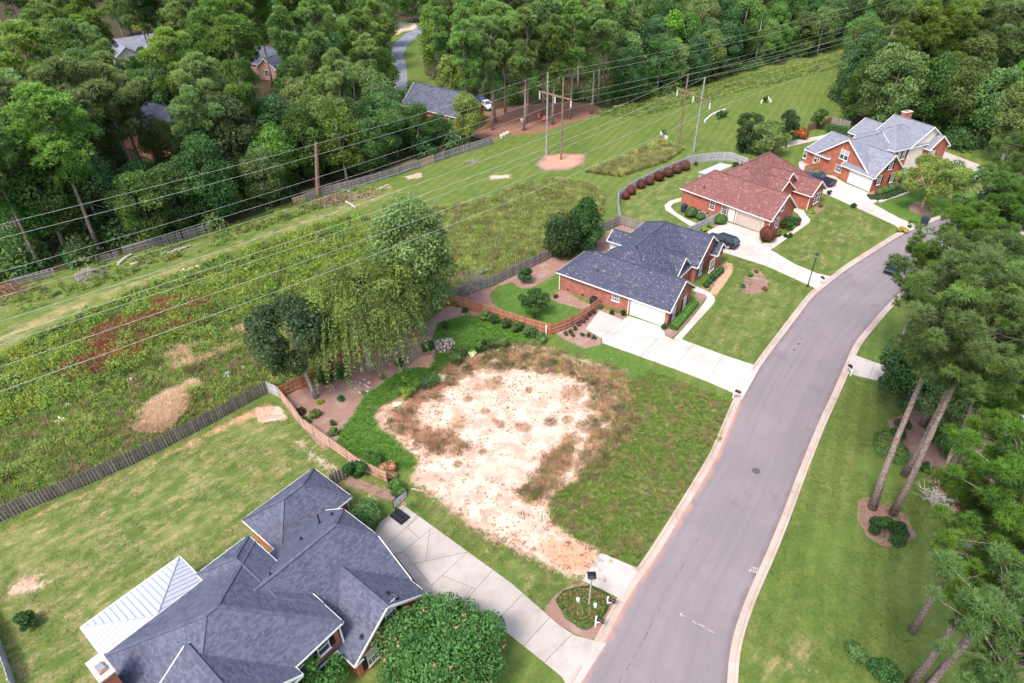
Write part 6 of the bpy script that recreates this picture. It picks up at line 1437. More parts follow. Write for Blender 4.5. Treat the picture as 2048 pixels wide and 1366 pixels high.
for x, y, l in ((1150, 660, 'near the lowest purple shrub'), (1132, 670, 'leftmost in the bed at the fence corner'), (1141, 666, 'second in the bed at the fence corner'), (1146, 673, 'lowest at the fence corner'), (1164, 672, 'in the middle of the driveway bed'), (1177, 673, 'right of the middle of the driveway bed'), (1188, 678, 'at the tip of the driveway bed')):
    sh('clipped_shrub', 'small green ball shrub ' + l, (x, y), .36, .55, M['leaf_gloss'], 700, .06, 'green balls in the driveway bed')
for i, (x, y) in enumerate(((1758, 389), (1769, 385), (1780, 381), (1790, 377), (1803, 366))):
    sh('clipped_shrub', 'rounded green shrub under the upper shuttered windows, %s' % ['nearest the garage', 'second from the garage', 'middle one', 'fourth from the garage', 'nearest the brick steps'][i], (x, y), .75, 1.1, M['leaf_mid'], 900, .09, 'shrubs under the shuttered windows', 'clip')
def hedge(name, label, pts, w, h, mat, n, size=.07, gc=False):
    P = GA(pts); c = P.mean(0); root = thing(name, label, 'hedge', (c[0], c[1], 0)); P = P - c
    out = []
    while len(out) < n:
        k = rng.integers(len(P) - 1); t = rng.random(); a, b = P[k], P[k + 1]; q = a + (b - a) * t; d = (b - a) / np.linalg.norm(b - a); nn = np.array([-d[1], d[0]])
        s = rng.choice(3, p=[.5, .3, .2]); o = rng.uniform(-w, w) if s == 0 else (w if rng.random() < .5 else -w); z = h if s == 0 else rng.uniform(.02, h)
        out.append((q[0] + nn[0] * o, q[1] + nn[1] * o, z + rng.normal(0, .02), nn[0] * (o / w) * (s > 0), nn[1] * (o / w) * (s > 0), 1.0 * (s == 0)))
    A = np.array(out); V, Fq = leaves(A[:, :3], A[:, 3:] + .001, size, .6, .5); mesh_obj('foliage', np_mesh('foliage', V, Fq, mat, rng.random(n)), root)
    core = MB()
    for a, b in zip(P[:-1], P[1:]): core.bar((a[0], a[1], h * .47), (b[0], b[1], h * .47), w * 1.85, h * .9)
    core.build('inner_foliage', mat, root)
hedge('clipped_hedge', 'square clipped bright hedge under the shuttered gable of the second house', [(1346, 660), (1390, 609)], .5, .75, M['grass_lush'], 3800, .07)
hedge('clipped_hedge', 'long rounded hedge in front of the grey back fence of the upper house', [(1652, 262), (1676, 265), (1697, 269)], .9, 1.3, M['leaf_mid'], 3000, .12)
hedge('clipped_hedge', 'low dark green hedge in front of the rock pile on the mulch', [(845, 700), (868, 696)], .5, .8, M['leaf_gloss'], 1600, .08)
hedge('clipped_hedge', 'low dark groundcover along the walk of the grey shingled house', [(1737, 396), (1765, 396), (1800, 382), (1838, 370)], .8, .3, M['leaf_gloss'], 2600, .1)
def bed_mass(name, label, poly, h, mat, n, size, mat2=None, n2=0):
    P = GA(poly); c = P.mean(0); root = thing(name, label, 'shrub bed', (c[0], c[1], 0))
    def pts(n, off):
        q = rng.uniform(P.min(0), P.max(0), (n * 3, 2)); d = sdf(q, P); k = d > 0; q, d = q[k][:n], d[k][:n]
        z = h * np.minimum(1, np.sqrt(np.clip(d, 0, None) / .55)) * (1 + .12 * np.sin(q[:, 0] * 3) * np.sin(q[:, 1] * 3.3)) * rng.uniform(.82, 1.04, len(q)) + off
        return np.column_stack([q - c, z])
    A = pts(n, 0); nr = np.tile([0, 0, 1.0], (len(A), 1)); V, Fq = leaves(A, nr, size, .55, .75); t = rng.random(len(A)); mesh_obj('foliage', np_mesh('foliage', V, Fq, mat, t), root)
    e = resample(np.vstack([P, P[:1]]), .03); k = rng.integers(0, len(e), n // 3); z = rng.uniform(.02, h * .8, len(k)); o = e[k] - c; A = np.column_stack([o * (1 - .10 * (z / h) ** 2)[:, None], z])
    nr = np.column_stack([o / np.linalg.norm(o, axis=1)[:, None], np.full(len(o), .4)]); V, Fq = leaves(A, nr, size, .55, .6); mesh_obj('skirt_foliage', np_mesh('skirt_foliage', V, Fq, mat, rng.random(len(A))), root)
    if mat2: A = pts(n2, .03); V, Fq = leaves(A, np.tile([0, 0, 1.0], (len(A), 1)), size * .9, .55, .75); mesh_obj('young_leaves', np_mesh('young_leaves', V, Fq, mat2, rng.random(len(A))), root)
bed_mass('shrub_bed', 'low island of green and reddish shrubs around the lamp post and mailboxes', [(1112, 1203), (1124, 1188), (1153, 1180), (1182, 1177), (1203, 1186), (1219, 1197), (1214, 1222), (1200, 1242), (1174, 1260), (1162, 1258), (1133, 1238)], .75, M['leaf_mid'], 7000, .085, M['leaf_brown'], 1500)
bed_mass('shrub_bed', 'yellow flecked groundcover bed at the top of the right lawn', [(1745, 890), (1748, 872), (1770, 868), (1795, 888), (1810, 905), (1820, 920), (1800, 930), (1775, 922), (1755, 910)], .8, M['leaf_mid'], 5500, .11, M['leaf_yellow'], 350)

# tussocks on the sand
TUS = [tuft('foliage', M['grass_brown'], 420, .34, 2.3, .011, 1.2), tuft('foliage', M['grass_brown'], 380, .3, 2.2, .011, 1.3)]
spots = SPOTS
bk = {}
for x, y, r in spots: bk.setdefault(('large' if r > 1.15 else 'mid sized' if r > .85 else 'small', 'top' if y < 760 else 'middle' if y < 850 else 'lower part'), []).append((x, y, r))
for (sz, z), L in bk.items():
    for i, (x, y, r) in enumerate(sorted(L)):
        p = G(x, y); o = mesh_obj('grass_tussock', TUS[i % 2]); o.location = (p[0], p[1], 0); o.scale = (r * rng.uniform(.5, .8), r * rng.uniform(.5, .8), .9 * rng.uniform(.7, 1.2)); o.rotation_euler = (0, 0, rng.uniform(0, 6))
        tag(o, '%s brown grass tussock in the %s of the sand, %s from the left' % (sz, z, ORD[i] if i < len(ORD) else 'last'), 'tussock', 'brown grass tussocks on the sand')

# the big pines along the right side
def near_pine(base, h, label, v, sq=1.0, lean=None, vine=False):
    p = G(*base) if len(base) == 2 else base
    r = place('pine_near', p[0], p[1], h, label=label, v=v, squash=sq, lean=lean, name='pine_tree'); return r
near_pine((1745, 1016), 25, 'big pine with a long straight trunk, left one of the two on the mulch ring', 0, 1.0, (0, .0))
near_pine((1785, 1028), 24.5, 'big pine with a vine patched trunk, right one of the two on the mulch ring', 1, .95)
near_pine((1902, 926), 22, 'slim pine trunk left one of the pair at the dead brown bush', 2, .62)
near_pine((1914, 933), 20, 'slim pine trunk right one of the pair at the dead brown bush', 0, .62)
near_pine((1818, 1372), 23, 'pine with a leaning trunk rising from the bottom edge, left one of two', 1, .92, (0, .03))
near_pine((1858, 1372), 22, 'pine with a leaning trunk rising from the bottom edge, right one of two', 2, .85)
for px, zc, h, v, sq, l in (((1905, 500), 16, 20, 0, 1.0, 'broad pine whose crown hides the far bend of the road'), ((2010, 460), 16, 20, 1, 1.0, 'pine crown at the right edge above the far bend'), ((1990, 560), 17, 21, 2, 1.05, 'dense pine crown between the road bend and the driveway'), ((2070, 640), 17, 21, 0, 1.1, 'pine crown at the right edge over the driveway'), ((1850, 565), 12, 16, 2, .95, 'low spreading pine crown reaching over the road kerb'), ((1960, 650), 17, 21, 1, 1.0, 'pine crown right of the two tall trunks'),
    ((1975, 425), 17, 21, 0, 1.05, 'pine crown behind the broad one over the far bend'), ((1990, 765), 12.5, 17, 1, .9, 'low pine crown above the slim trunk pair'), ((2020, 800), 12.5, 17, 2, .95, 'low pine crown hiding the right hand driveway'), ((2050, 330), 16, 20, 1, 1.0, 'pine at the right edge behind the parked car'), ((2030, 950), 17, 20, 2, .95, 'light tipped pine crown at the right edge beside the slim trunks'), ((2050, 1120), 18, 21, 0, .95, 'pine crown at the right edge below the dead bushes'), ((2060, 1290), 17, 21, 1, .9, 'pine crown at the bottom right corner')):
    q = G(px[0], px[1], zc); near_pine((q[0], q[1], 0), h, l, v, sq)
lone_tree('broadleaf_tree', 'bushy green tree among the pines beside the right hand driveway', (1895, 862), 8.5, 3.4, 4.0, 1.1, 50, 14000, .17, M['leaf_mid'], M['bark_dark'], .16)
lone_tree('holly_tree', 'dark glossy tree under the pines at the right driveway', (1800, 812), 8, 3.0, 3.8, 1.0, 50, 14000, .16, M['leaf_gloss'], M['bark_dark'], .16)
# broken and bare trunks in the left wood
M['bark_dead'] = plain('dead_brown_bark', (0.22, 0.14, 0.10), 0.9, 0.15, 0.3, 4.0)
def snag(label, base, top, r, mat, name='dead_trunk'):
    p = G(*base); h = HT(base, top); root = thing(name, label, 'dead tree', (p[0], p[1], 0)); mb = MB(); q = G(*top, h); d = (q - p)[:2]
    mb.tube([(0, 0, -.2), (d[0] * .5, d[1] * .5, h * .5), (d[0], d[1], h)], [r * 1.3, r, r * .75], 9); mb.build('trunk', mat, root)
    s = MB()
    for k in range(4): a = rng.uniform(0, 6.28); z = h * rng.uniform(.4, .95); s.tube([(d[0] * z / h, d[1] * z / h, z), (d[0] * z / h + math.cos(a) * .9, d[1] * z / h + math.sin(a) * .9, z + .4)], [r * .3, r * .1], 5)
    s.build('branch_stubs', mat, root)
snag('thick broken brown tree stump standing among leafy trees behind the wires', (636, 395), (632, 285), .34, M['bark_dead'])
snag('pale leaning dead pole of a trunk at the far left', (52, 517), (12, 450), .22, M['bark_pale'])
snag('darker sawn off trunk beside the pale dead pole at the far left', (50, 495), (24, 455), .25, M['bark_grey'])
snag('thin bare pale trunk in front of the dark trees near the lime column', (1206, 175), (1213, 60), .14, M['bark_pale'])
snag('thick pale trunk behind the corridor left of the far poles', (1413, 112), (1427, 40), .2, M['bark_pale'])
snag('pale forked dead trunk at the far end of the wood edge', (1510, 128), (1525, 30), .16, M['bark_pale'])
snag('white broken trunk behind the grey shingled house', (1750, 215), (1788, 52), .2, M['bark_pale'])
# ------------------------------------------------------------------ fences
M['wood_grey'] = wood('weathered_grey_wood', (0.27, 0.235, 0.205), (0.15, 0.125, 0.11))
M['wood_pale'] = wood('pale_grey_wood', (0.50, 0.50, 0.54), (0.34, 0.33, 0.36), .15)
M['wood_old'] = wood('old_grey_wood', (0.36, 0.325, 0.30), (0.20, 0.175, 0.16))
M['wood_orange'] = wood('orange_cedar', (0.52, 0.22, 0.12), (0.34, 0.125, 0.07), .18)
M['wood_tan'] = wood('pinkish_tan_wood', (0.56, 0.38, 0.29), (0.40, 0.25, 0.19), .15)
M['wood_brown'] = wood('brown_wood', (0.30, 0.16, 0.10), (0.18, 0.09, 0.06), .2)
PICK = {}
def picket_mesh(w, h, mat, ear=True):
    k = (w, h, mat.name, ear)
    if k not in PICK:
        mb = MB(); t = .022
        if ear:
            e = w * .25; prof = [(-w / 2, -.03), (w / 2, -.03), (w / 2, h - e), (w / 2 - e, h), (-w / 2 + e, h), (-w / 2, h - e)]
            mb.poly([(x, -t / 2, z) for x, z in prof]); mb.poly([(x, t / 2, z) for x, z in prof[::-1]])
            for a, b in zip(prof, prof[1:] + prof[:1]): mb.poly([(a[0], -t / 2, a[1]), (a[0], t / 2, a[1]), (b[0], t / 2, b[1]), (b[0], -t / 2, b[1])])
        else: mb.box((0, 0, h / 2 - .015), (w, t, h + .03))
        PICK[k] = mb.mesh('picket', mat)
    return PICK[k]
def fence(label, pts, h, mat, pw=.14, gap=.012, style='solid', name='wooden_fence', lim=300, post=2.4, drop=0.0, vis=True):
    P = GA(pts); root = thing(name, label, 'fence', (P[0][0], P[0][1], 0)); o = P[0]; d = np.r_[0, np.cumsum(np.linalg.norm(np.diff(P, axis=0), axis=1))]; Lt = d[-1]
    at = lambda s: np.array([np.interp(s, d, P[:, 0]) - o[0], np.interp(s, d, P[:, 1]) - o[1]])
    ang = lambda s: math.atan2(*(at(min(Lt, s + .1)) - at(max(0, s - .1)))[::-1])
    npst = max(2, int(Lt / post) + 1); pmesh = None
    for k in range(npst):
        s = Lt * k / (npst - 1); q = at(s)
        if pmesh is None: mb = MB(); mb.box((0, 0, h * .49), (.1, .1, h * 1.02)); pmesh = mb.mesh('post', mat)
        ob = mesh_obj('post', pmesh, root); ob.location = (q[0], q[1], 0); ob.rotation_euler = (0, 0, ang(s))
    for z in (.3, h * .52, h - .28):
        mb = MB()
        ss = sorted(set(list(d) + list(np.linspace(0, Lt, npst))))
        for a, b in zip(ss[:-1], ss[1:]): p, q = at(a), at(b); mb.bar((p[0], p[1], z), (q[0], q[1], z), .045, .085)
        mb.build('rail', mat, root)
    me = picket_mesh(pw, h, mat); n = int(Lt / (pw + gap)); extra = MB()
    for k in range(n):
        s = (k + .5) * Lt / n
        if rng.random() < drop: continue
        q = at(s); a = ang(s); side = .05 if style == 'solid' or k % 2 else -.05
        x, y = q[0] - math.sin(a) * side, q[1] + math.cos(a) * side
        if k < lim:
            ob = mesh_obj('picket', me, root); ob.location = (x, y, rng.normal(0, .012)); ob.rotation_euler = (rng.normal(0, .012), rng.normal(0, .02), a)
        else: extra.box((x, y, h / 2), (pw, .022, h), a)
    if extra.f: e = extra.build('pickets', mat, root); e['kind'] = 'stuff'
    return root
fence('long weathered shadowbox fence across the back of the left lawn', [(-40, 1062), (55, 1019), (160, 976), (270, 927), (400, 860), (511, 799), (536, 786)], 1.65, M['wood_grey'], .14, -.0, 'shadow')
fence('short pale grey fence stretch at the corner behind the oak', [(538, 786), (560, 796)], 1.6, M['wood_pale'], .13, .02, 'solid')
fence('pinkish tan picket fence running down between lawn and mulch', [(561, 797), (585, 826), (607, 857), (634, 876), (665, 899), (697, 922), (716, 936), (734, 946), (775, 966)], 1.5, M['wood_tan'], .13, .03)
fence('orange cedar fence behind the oak and the willow', [(564, 795), (590, 782), (617, 772), (690, 724), (760, 690), (830, 645), (894, 608)], 1.6, M['wood_orange'], .14, .012)
fence('orange cedar fence along the lawn of the second house', [(896, 606), (945, 622), (995, 637), (1050, 656), (1100, 670)], 1.6, M['wood_orange'], .14, .015)
fence('short curved orange fence from the corner post to the second house', [(1102, 670), (1130, 660), (1155, 647), (1180, 630), (1199, 615)], 1.6, M['wood_orange'], .14, .012)
fence('weathered fence joining the garage to the dense dark ball shrub', [(665, 972), (690, 958), (710, 943)], 1.6, M['wood_grey'], .15, .02, 'shadow')
fence('old grey fence behind the second house running up past the magnolias', [(900, 606), (920, 596), (955, 583), (987, 572), (1045, 544), (1102, 516), (1150, 492), (1191, 471), (1240, 450)], 1.7, M['wood_old'], .14, .03)
fence('old grey fence at the top corner behind the second house', [(1240, 450), (1272, 460), (1310, 472)], 1.7, M['wood_old'], .14, .02)
fence('pale silvery fence curving around the lawn with the burgundy balls', [(1240, 447), (1236, 420), (1236, 402), (1262, 383), (1310, 357), (1352, 340), (1379, 329), (1402, 325), (1437, 322), (1461, 322), (1476, 329), (1493, 334)], 1.75, M['wood_pale'], .15, .03)
fence('short silvery fence from the wall of the red roofed house', [(1376, 474), (1400, 462), (1424, 451), (1437, 442)], 1.7, M['wood_pale'], .15, .02)
fence('long grey picket fence along the far side of the mown corridor', [(612, 405), (640, 394), (720, 373), (790, 352), (843, 335)], 1.6, M['wood_old'], .15, .02)
fence('newer orange section of the far corridor fence', [(843, 335), (868, 326)], 1.6, M['wood_tan'], .15, .02)
fence('grey picket fence below the dark slate roofed house', [(868, 326), (920, 308), (960, 296), (986, 288)], 1.6, M['wood_old'], .15, .02)
fence('small orange patched end of the far corridor fence', [(588, 412), (612, 405)], 1.5, M['wood_tan'], .15, .02)
fence('sagging old slat fence under the trees at the left', [(250, 511), (300, 497), (360, 482), (425, 463)], 1.5, M['wood_old'], .14, .10, drop=.08)
fence('broken old slat fence behind the brush pile', [(196, 528), (240, 516)], 1.2, M['wood_old'], .12, .12, drop=.2)
fence('old slat fence at the far left edge', [(28, 574), (70, 564), (112, 553)], 1.3, M['wood_old'], .13, .1, drop=.1)
fence('brown fence behind the orange flowering shrub', [(1614, 263), (1640, 255), (1661, 248)], 1.6, M['wood_brown'], .15, .01)
fence('weathered grey fence behind the long rounded hedge', [(1661, 248), (1680, 253), (1698, 258)], 1.6, M['wood_old'], .15, .01)
fence('orange wooden gate fence behind the parked pickup', [(1607, 346), (1622, 342), (1636, 339)], 1.4, M['wood_orange'], .16, .04)
fence('pale grey fence at the bottom left corner', [(-30, 1230), (0, 1284), (34, 1380)], 1.5, M['wood_pale'], .15, .02)

# ------------------------------------------------------------------ power line: H frames and wires
M['pole_grey'] = plain('grey_pole', (0.30, 0.29, 0.27), 0.9, 0.15, 0.25, 3.0)
M['pole_brown'] = plain('brown_pole', (0.24, 0.155, 0.11), 0.9, 0.15, 0.25, 3.0)
M['insul'] = plain('white_insulator', (0.75, 0.76, 0.78), 0.3, 0.5, 0.05)
M['wire'] = plain('bright_wire', (0.50, 0.48, 0.45), 0.5, 0.4, 0.05)
WA = []
def hframe(label, b1, t1, b2, t2, m1, m2):
    p, q = G(*b1), G(*b2); h1, h2 = HT(b1, t1), HT(b2, t2); root = thing('utility_pole_frame', label, 'utility pole', ((p + q) / 2)[:2].tolist() + [0]); c = (p + q) / 2
    for b, h, m in ((p, h1, m1), (q, h2, m2)):
        mb = MB(); mb.tube([(b[0] - c[0], b[1] - c[1], -.3), (b[0] - c[0], b[1] - c[1], h)], [.22, .14], 12); mb.build('pole', m, root)
    d = (q - p)[:2]; sp = np.linalg.norm(d); d /= sp; zc = min(h1, h2) * .76; arm = MB(); e = sp * .62
    ends = []
    for k in (-1, 0, 1): ends.append(c[:2] + d * k * (sp / 2 + .55 * sp))
    a, b = c[:2] - d * sp * 1.08 - c[:2], d * sp * 1.08
    arm.bar((a[0], a[1], zc), (b[0], b[1], zc), .2, .28); arm.build('crossarm', M['pole_brown'], root)
    br = MB(); br.bar((-d[0] * sp / 2, -d[1] * sp / 2, zc - 1.6), (-d[0] * sp * .95, -d[1] * sp * .95, zc), .07, .07); br.bar((d[0] * sp / 2, d[1] * sp / 2, zc - 1.6), (d[0] * sp * .95, d[1] * sp * .95, zc), .07, .07); br.build('brace', M['pole_brown'], root)
    cond = []
    for k in (-1, 0, 1):
        x, y = d * k * sp * 1.02
        ins = MB(); ins.tube([(x, y, zc - .15), (x, y, zc - 1.5)], [.05, .05], 8)
        for j in range(7): ins.lathe([(.05, 0), (.15, .02), (.15, .06), (.05, .1)], 10, (x, y, zc - .35 - j * .16))
        ins.build('insulator', M['insul'], root); cond.append(np.array([c[0] + x, c[1] + y, zc - 1.5]))
    return np.array([p[0], p[1], h1]), np.array([q[0], q[1], h2]), cond
F1 = hframe('two pole wooden power frame on the tan dirt patch', (1093, 309), (1097, 145), (1122, 319), (1127, 153), M['pole_grey'], M['pole_brown'])
F2 = hframe('two pole wooden power frame nearest the pale curved fence', (1357, 289), (1374, 148), (1387, 304), (1407, 155), M['pole_brown'], M['pole_grey'])
F3 = hframe('distant two pole power frame against the wood edge', (1430, 136), (1436, 77), (1434, 136), (1443, 77), M['bark_pale'], M['bark_pale'])
def wire_to(P, left, right, label, r=.022):
    """wire through support P; left / right = photo pixels where it leaves the picture; stays in the upright plane of each span"""
    pts = []
    for px, ang in ((left, None), (right, None)):
        if px is None: pts.append(None); continue
        pts.append(px)
    def span(px, dirv, L):
        """height at the picture edge from the sight line and the span's upright plane"""
        d = (px[0] - 1024) / FOC * CR - (px[1] - 683) / FOC * CU + _fw; n = np.array([-dirv[1], dirv[0]]); t = ((P[:2] - 0) @ n) / (d[:2] @ n)
        X = np.array([0, 0, CAMH]) + t * d; return X
    return span
CD = GA([(330, 530), (0, 684)]); cdir = (CD[1] - CD[0]) / np.linalg.norm(CD[1] - CD[0])        # corridor runs this way to the left
CE = GA([(1240, 215), (1690, 100)]); edir = (CE[1] - CE[0]) / np.linalg.norm(CE[1] - CE[0])
def wire(P, left, right, label, group):
    out = []
    for px, dv in ((left, cdir), (right, edir)):
        d = (px[0] - 1024) / FOC * CR - (px[1] - 683) / FOC * CU + _fw; n = np.array([-dv[1], dv[0]]); t = (P[:2] @ n) / (d[:2] @ n)
        X = np.array([0, 0, CAMH]) + t * d; L = np.linalg.norm(X[:2] - P[:2]); pts = []
        for s in np.linspace(0, 1.25, 26): pts.append(tuple(P + (X - P) * s - np.array([0, 0, .00022 * L * L * s * (1 - s) * 2])))
        out.append(pts)
    mb = MB(); pts = out[0][::-1] + out[1][1:]; mb.tube(pts, [.016] * len(pts), 5, False)
    tag(mb.build('power_line', M['wire'], None, True), label, 'wire', group)
g1 = 'wires of the frame on the tan dirt patch'; g2 = 'wires of the frame by the pale fence'
wire(F1[0], (0, 449), (1750, -2), 'top wire from the left pole of the frame on the tan dirt patch', g1)
wire(F1[1], (0, 477), (1750, 10), 'second wire from the right pole of the frame on the tan dirt patch', g1)
for c, l, r, t in zip(F1[2], (544, 566, 594), (38, 46, 57), ('left', 'middle', 'right')): wire(c, (0, l), (1740, r), 'wire hung from the %s insulator of the frame on the tan dirt patch' % t, g1)
wire(F2[0], (0, 643), (1745, 62), 'faint top wire from the left pole of the frame by the pale fence', g2)
wire(F2[1], (0, 676), (1745, 70), 'bright top wire from the right pole of the frame by the pale fence', g2)
for c, l, r, t in zip(F2[2], (690, 734, 783), (84, 92, 100), ('left', 'middle', 'right')): wire(c, (0, l), (1740, r), 'wire hung from the %s insulator of the frame by the pale fence' % t, g2)

# ------------------------------------------------------------------ vehicles
M['paint_black'] = plain('black_paint', (0.018, 0.02, 0.028), 0.2, 0.6, 0.05); M['paint_navy'] = plain('navy_paint', (0.02, 0.03, 0.075), 0.2, 0.6, 0.05)
M['paint_white'] = plain('white_paint', (0.72, 0.72, 0.72), 0.25, 0.5, 0.03); M['paint_blue'] = plain('blue_paint', (0.03, 0.10, 0.33), 0.25, 0.5, 0.05); M['paint_grey'] = plain('grey_paint', (0.30, 0.31, 0.33), 0.25, 0.5, 0.05)
M['tyre'] = plain('tyre', (0.02, 0.02, 0.02), 0.9, 0.2, 0.1); M['rim'] = plain('rim', (0.5, 0.5, 0.52), 0.35, 0.5, 0.05, 6, .7)
M['lamp_red'] = plain('red_lens', (0.45, 0.02, 0.015), 0.25, 0.6, 0.1); M['lamp_clear'] = plain('clear_lens', (0.7, 0.7, 0.7), 0.15, 0.6, 0.05)
def loft(mb, secs):
    """secs: (x, half width bottom, half width top, z bottom, z top)"""
    R = []
    for x, wb, wt, zb, zt in secs:
        R.append([(x, -wb, zb), (x, -wb * 1.02, zb + (zt - zb) * .55), (x, -wt, zt), (x, wt, zt), (x, wb * 1.02, zb + (zt - zb) * .55), (x, wb, zb)])
    for a, b in zip(R[:-1], R[1:]):
        for k in range(5): mb.poly([a[k], a[k + 1], b[k + 1], b[k]][::-1])
        mb.poly([a[5], a[0], b[0], b[5]][::-1])
    mb.poly(R[0]); mb.poly(R[-1][::-1])
def car(name, label, px, head, kind, paint, cat='car', group=None):
    p = G(*px); root = thing(name, label, cat, (p[0], p[1], .03), R_(head), group); b = MB()
    if kind == 'pickup':
        L, Wd = 5.6, .95; loft(b, [(2.8, .78, .72, .5, .9), (2.72, .9, .84, .42, 1.02), (1.3, .94, .86, .38, 1.14), (-.55, .95, .9, .38, 1.15), (-.56, .95, .9, .38, 1.12), (-2.7, .94, .9, .45, 1.12), (-2.8, .9, .86, .5, 1.05)]); cab = [(1.35, .80, 1.12), (.55, .70, 1.74), (-.4, .70, 1.74), (-.62, .82, 1.12)]
    elif kind == 'suv':
        L, Wd = 4.7, .92; loft(b, [(2.35, .72, .66, .48, .82), (2.25, .86, .8, .4, .95), (1.1, .9, .84, .36, 1.05), (-2.0, .91, .86, .38, 1.08), (-2.3, .86, .8, .45, 1.0)]); cab = [(1.2, .80, 1.03), (.4, .68, 1.62), (-1.7, .66, 1.6), (-2.2, .78, 1.06)]
    else:
        L, Wd = 4.6, .9; loft(b, [(2.3, .7, .64, .4, .66), (2.2, .84, .78, .32, .78), (1.0, .88, .82, .28, .92), (-1.5, .89, .84, .3, .96), (-2.25, .84, .78, .38, .9)]); cab = [(1.1, .78, .9), (.25, .64, 1.42), (-1.0, .63, 1.4), (-1.8, .74, .94)]
    b.build('body', paint, root, False)
    rf = MB(); (x0, w0, z0), (x1, w1, z1), (x2, w2, z2), (x3, w3, z3) = cab
    rf.hexa([(x2, -w2, z2 - .05), (x1, -w1, z1 - .05), (x1, w1, z1 - .05), (x2, w2, z2 - .05), (x2 + .05, -w2 + .06, z2 + .03), (x1 - .05, -w1 + .06, z1 + .03), (x1 - .05, w1 - .06, z1 + .03), (x2 + .05, w2 - .06, z2 + .03)])
    for sg in (-1, 1):
        rf.bar((x0, sg * w0, z0), (x1, sg * w1, z1 - .02), .07, .06); rf.bar((x3, sg * w3, z3), (x2, sg * w2, z2 - .02), .09, .07)
        xm = (x1 + x2) / 2 + .05; rf.bar((xm, sg * (w0 + .01), z0), (xm, sg * w1, z1 - .03), .08, .05)
    rf.build('cabin_roof', paint, root)
    def glass(P): g = MB(); g.poly(P); g.poly([(x, y * .97, z - .02) for x, y, z in P[::-1]]); g.build('window_glass', M['glass'], root)
    glass([(x0 - .02, -w0 + .04, z0 + .01), (x0 - .02, w0 - .04, z0 + .01), (x1, w1 - .05, z1 - .03), (x1, -w1 + .05, z1 - .03)])
    glass([(x3, w3 - .04, z3 + .01), (x3, -w3 + .04, z3 + .01), (x2, -w2 + .05, z2 - .03), (x2, w2 - .05, z2 - .03)])
    for sg in (-1, 1): glass([(x0 - .05, sg * w0, z0 + .02), (x1 - .02, sg * w1, z1 - .04), (x2 + .02, sg * w2, z2 - .04), (x3 + .06, sg * w3, z3 + .02)][::sg])
    if kind == 'pickup':
        bd = MB(); bd.box((-1.68, 0, 1.145), (2.05, 1.66, .05)); bd.build('bed_cover', M['black'], root)
    for x in (L / 2 - .95, -L / 2 + 1.0):
        for sg in (-1, 1):
            t = MB(); t.tube([(x, sg * (Wd - .2), .34), (x, sg * (Wd + .01), .34)], [.35, .35], 16); tr = t.build('wheel', M['tyre'], root)
            r = MB(); r.tube([(x, sg * (Wd + .0), .34), (x, sg * (Wd + .025), .34)], [.22, .2], 12); r.build('rim', M['rim'], tr)
    for sg in (-1, 1):
        h = MB(); h.box((L / 2 - .12, sg * (Wd - .26), .72 if kind != 'car' else .62), (.16, .3, .14)); h.build('headlight', M['lamp_clear'], root)
        h = MB(); h.box((-L / 2 + .06, sg * (Wd - .16), .9 if kind != 'car' else .76), (.1, .2, .22)); h.build('tail_light', M['lamp_red'], root)
        m = MB(); m.box((x0 - .25, sg * (w0 + .14), z0 + .08), (.12, .2, .13)); m.build('mirror', paint, root)
    bp = MB(); bp.box((L / 2 - .03, 0, .5), (.12, Wd * 1.5, .16)); bp.box((-L / 2 + .03, 0, .52), (.12, Wd * 1.5, .16)); bp.build('bumper', M['black'] if kind != 'car' else paint, root)
    return root
car('parked_car', 'black car with roof rails parked behind the gable of the second house', (1444, 489), 138, 'suv', M['paint_black'])
car('pickup_truck', 'navy pickup with a black bed cover at the wood gate of the upper house', (1637, 365), 122, 'pickup', M['paint_navy'], 'pickup')
car('parked_car', 'dark car half hidden by pine boughs on the far bend of the road', (1790, 540), 222, 'car', M['paint_black'])
car('parked_car', 'white car glimpsed through the pines on the far bend', (1893, 498), 215, 'car', M['paint_white'])
car('pickup_truck', 'white pickup on the red litter beside the dark slate roofed house', (972, 216), -60, 'pickup', M['paint_white'], 'pickup')
car('parked_car', 'blue car behind the white pickup by the dark slate roofed house', (962, 208), -60, 'suv', M['paint_blue'])
car('parked_car', 'pale car glimpsed between the pines by the right hand drive', (1985, 398), 120, 'car', M['paint_grey'])

# ------------------------------------------------------------------ street furniture
M['iron'] = plain('black_iron', (0.012, 0.012, 0.014), 0.45, 0.4, 0.1); M['post_grey'] = plain('grey_post', (0.36, 0.34, 0.33), 0.6, 0.3, 0.2); M['white_wood'] = plain('white_painted_post', (0.76, 0.75, 0.73), 0.6, 0.3, 0.06)
M['lens'] = plain('lamp_glass', (0.32, 0.33, 0.34), 0.2, 0.6, 0.05)
p = G(1615, 573); hh = HT((1615, 573), (1635, 507)); t = thing('street_lamp', 'black street lamp beside the white driveway on the far lawn', 'street lamp', (p[0], p[1], 0))
mb = MB(); mb.lathe([(.16, 0), (.16, .12), (.09, .3), (.065, .5), (.055, hh - .75), (.1, hh - .7), (.1, hh - .62)], 12); mb.build('post', M['iron'], t)
mb = MB(); mb.lathe([(.1, 0), (.2, .42)], 6, (0, 0, hh - .6)); mb.build('lamp_glass', M['lens'], t)
mb = MB(); mb.lathe([(.27, 0), (.2, .1), (.05, .22), (.02, .34)], 6, (0, 0, hh - .18)); mb.build('lamp_cap', M['iron'], t)
p = G(1177, 1218); hh = HT((1177, 1218), (1181, 1150)); t = thing('street_lamp', 'grey post lamp with a square black head in the mailbox island', 'street lamp', (p[0], p[1], 0))
mb = MB(); mb.tube([(0, 0, -.1), (0, 0, hh - .45)], [.075, .06], 10); mb.build('post', M['post_grey'], t)
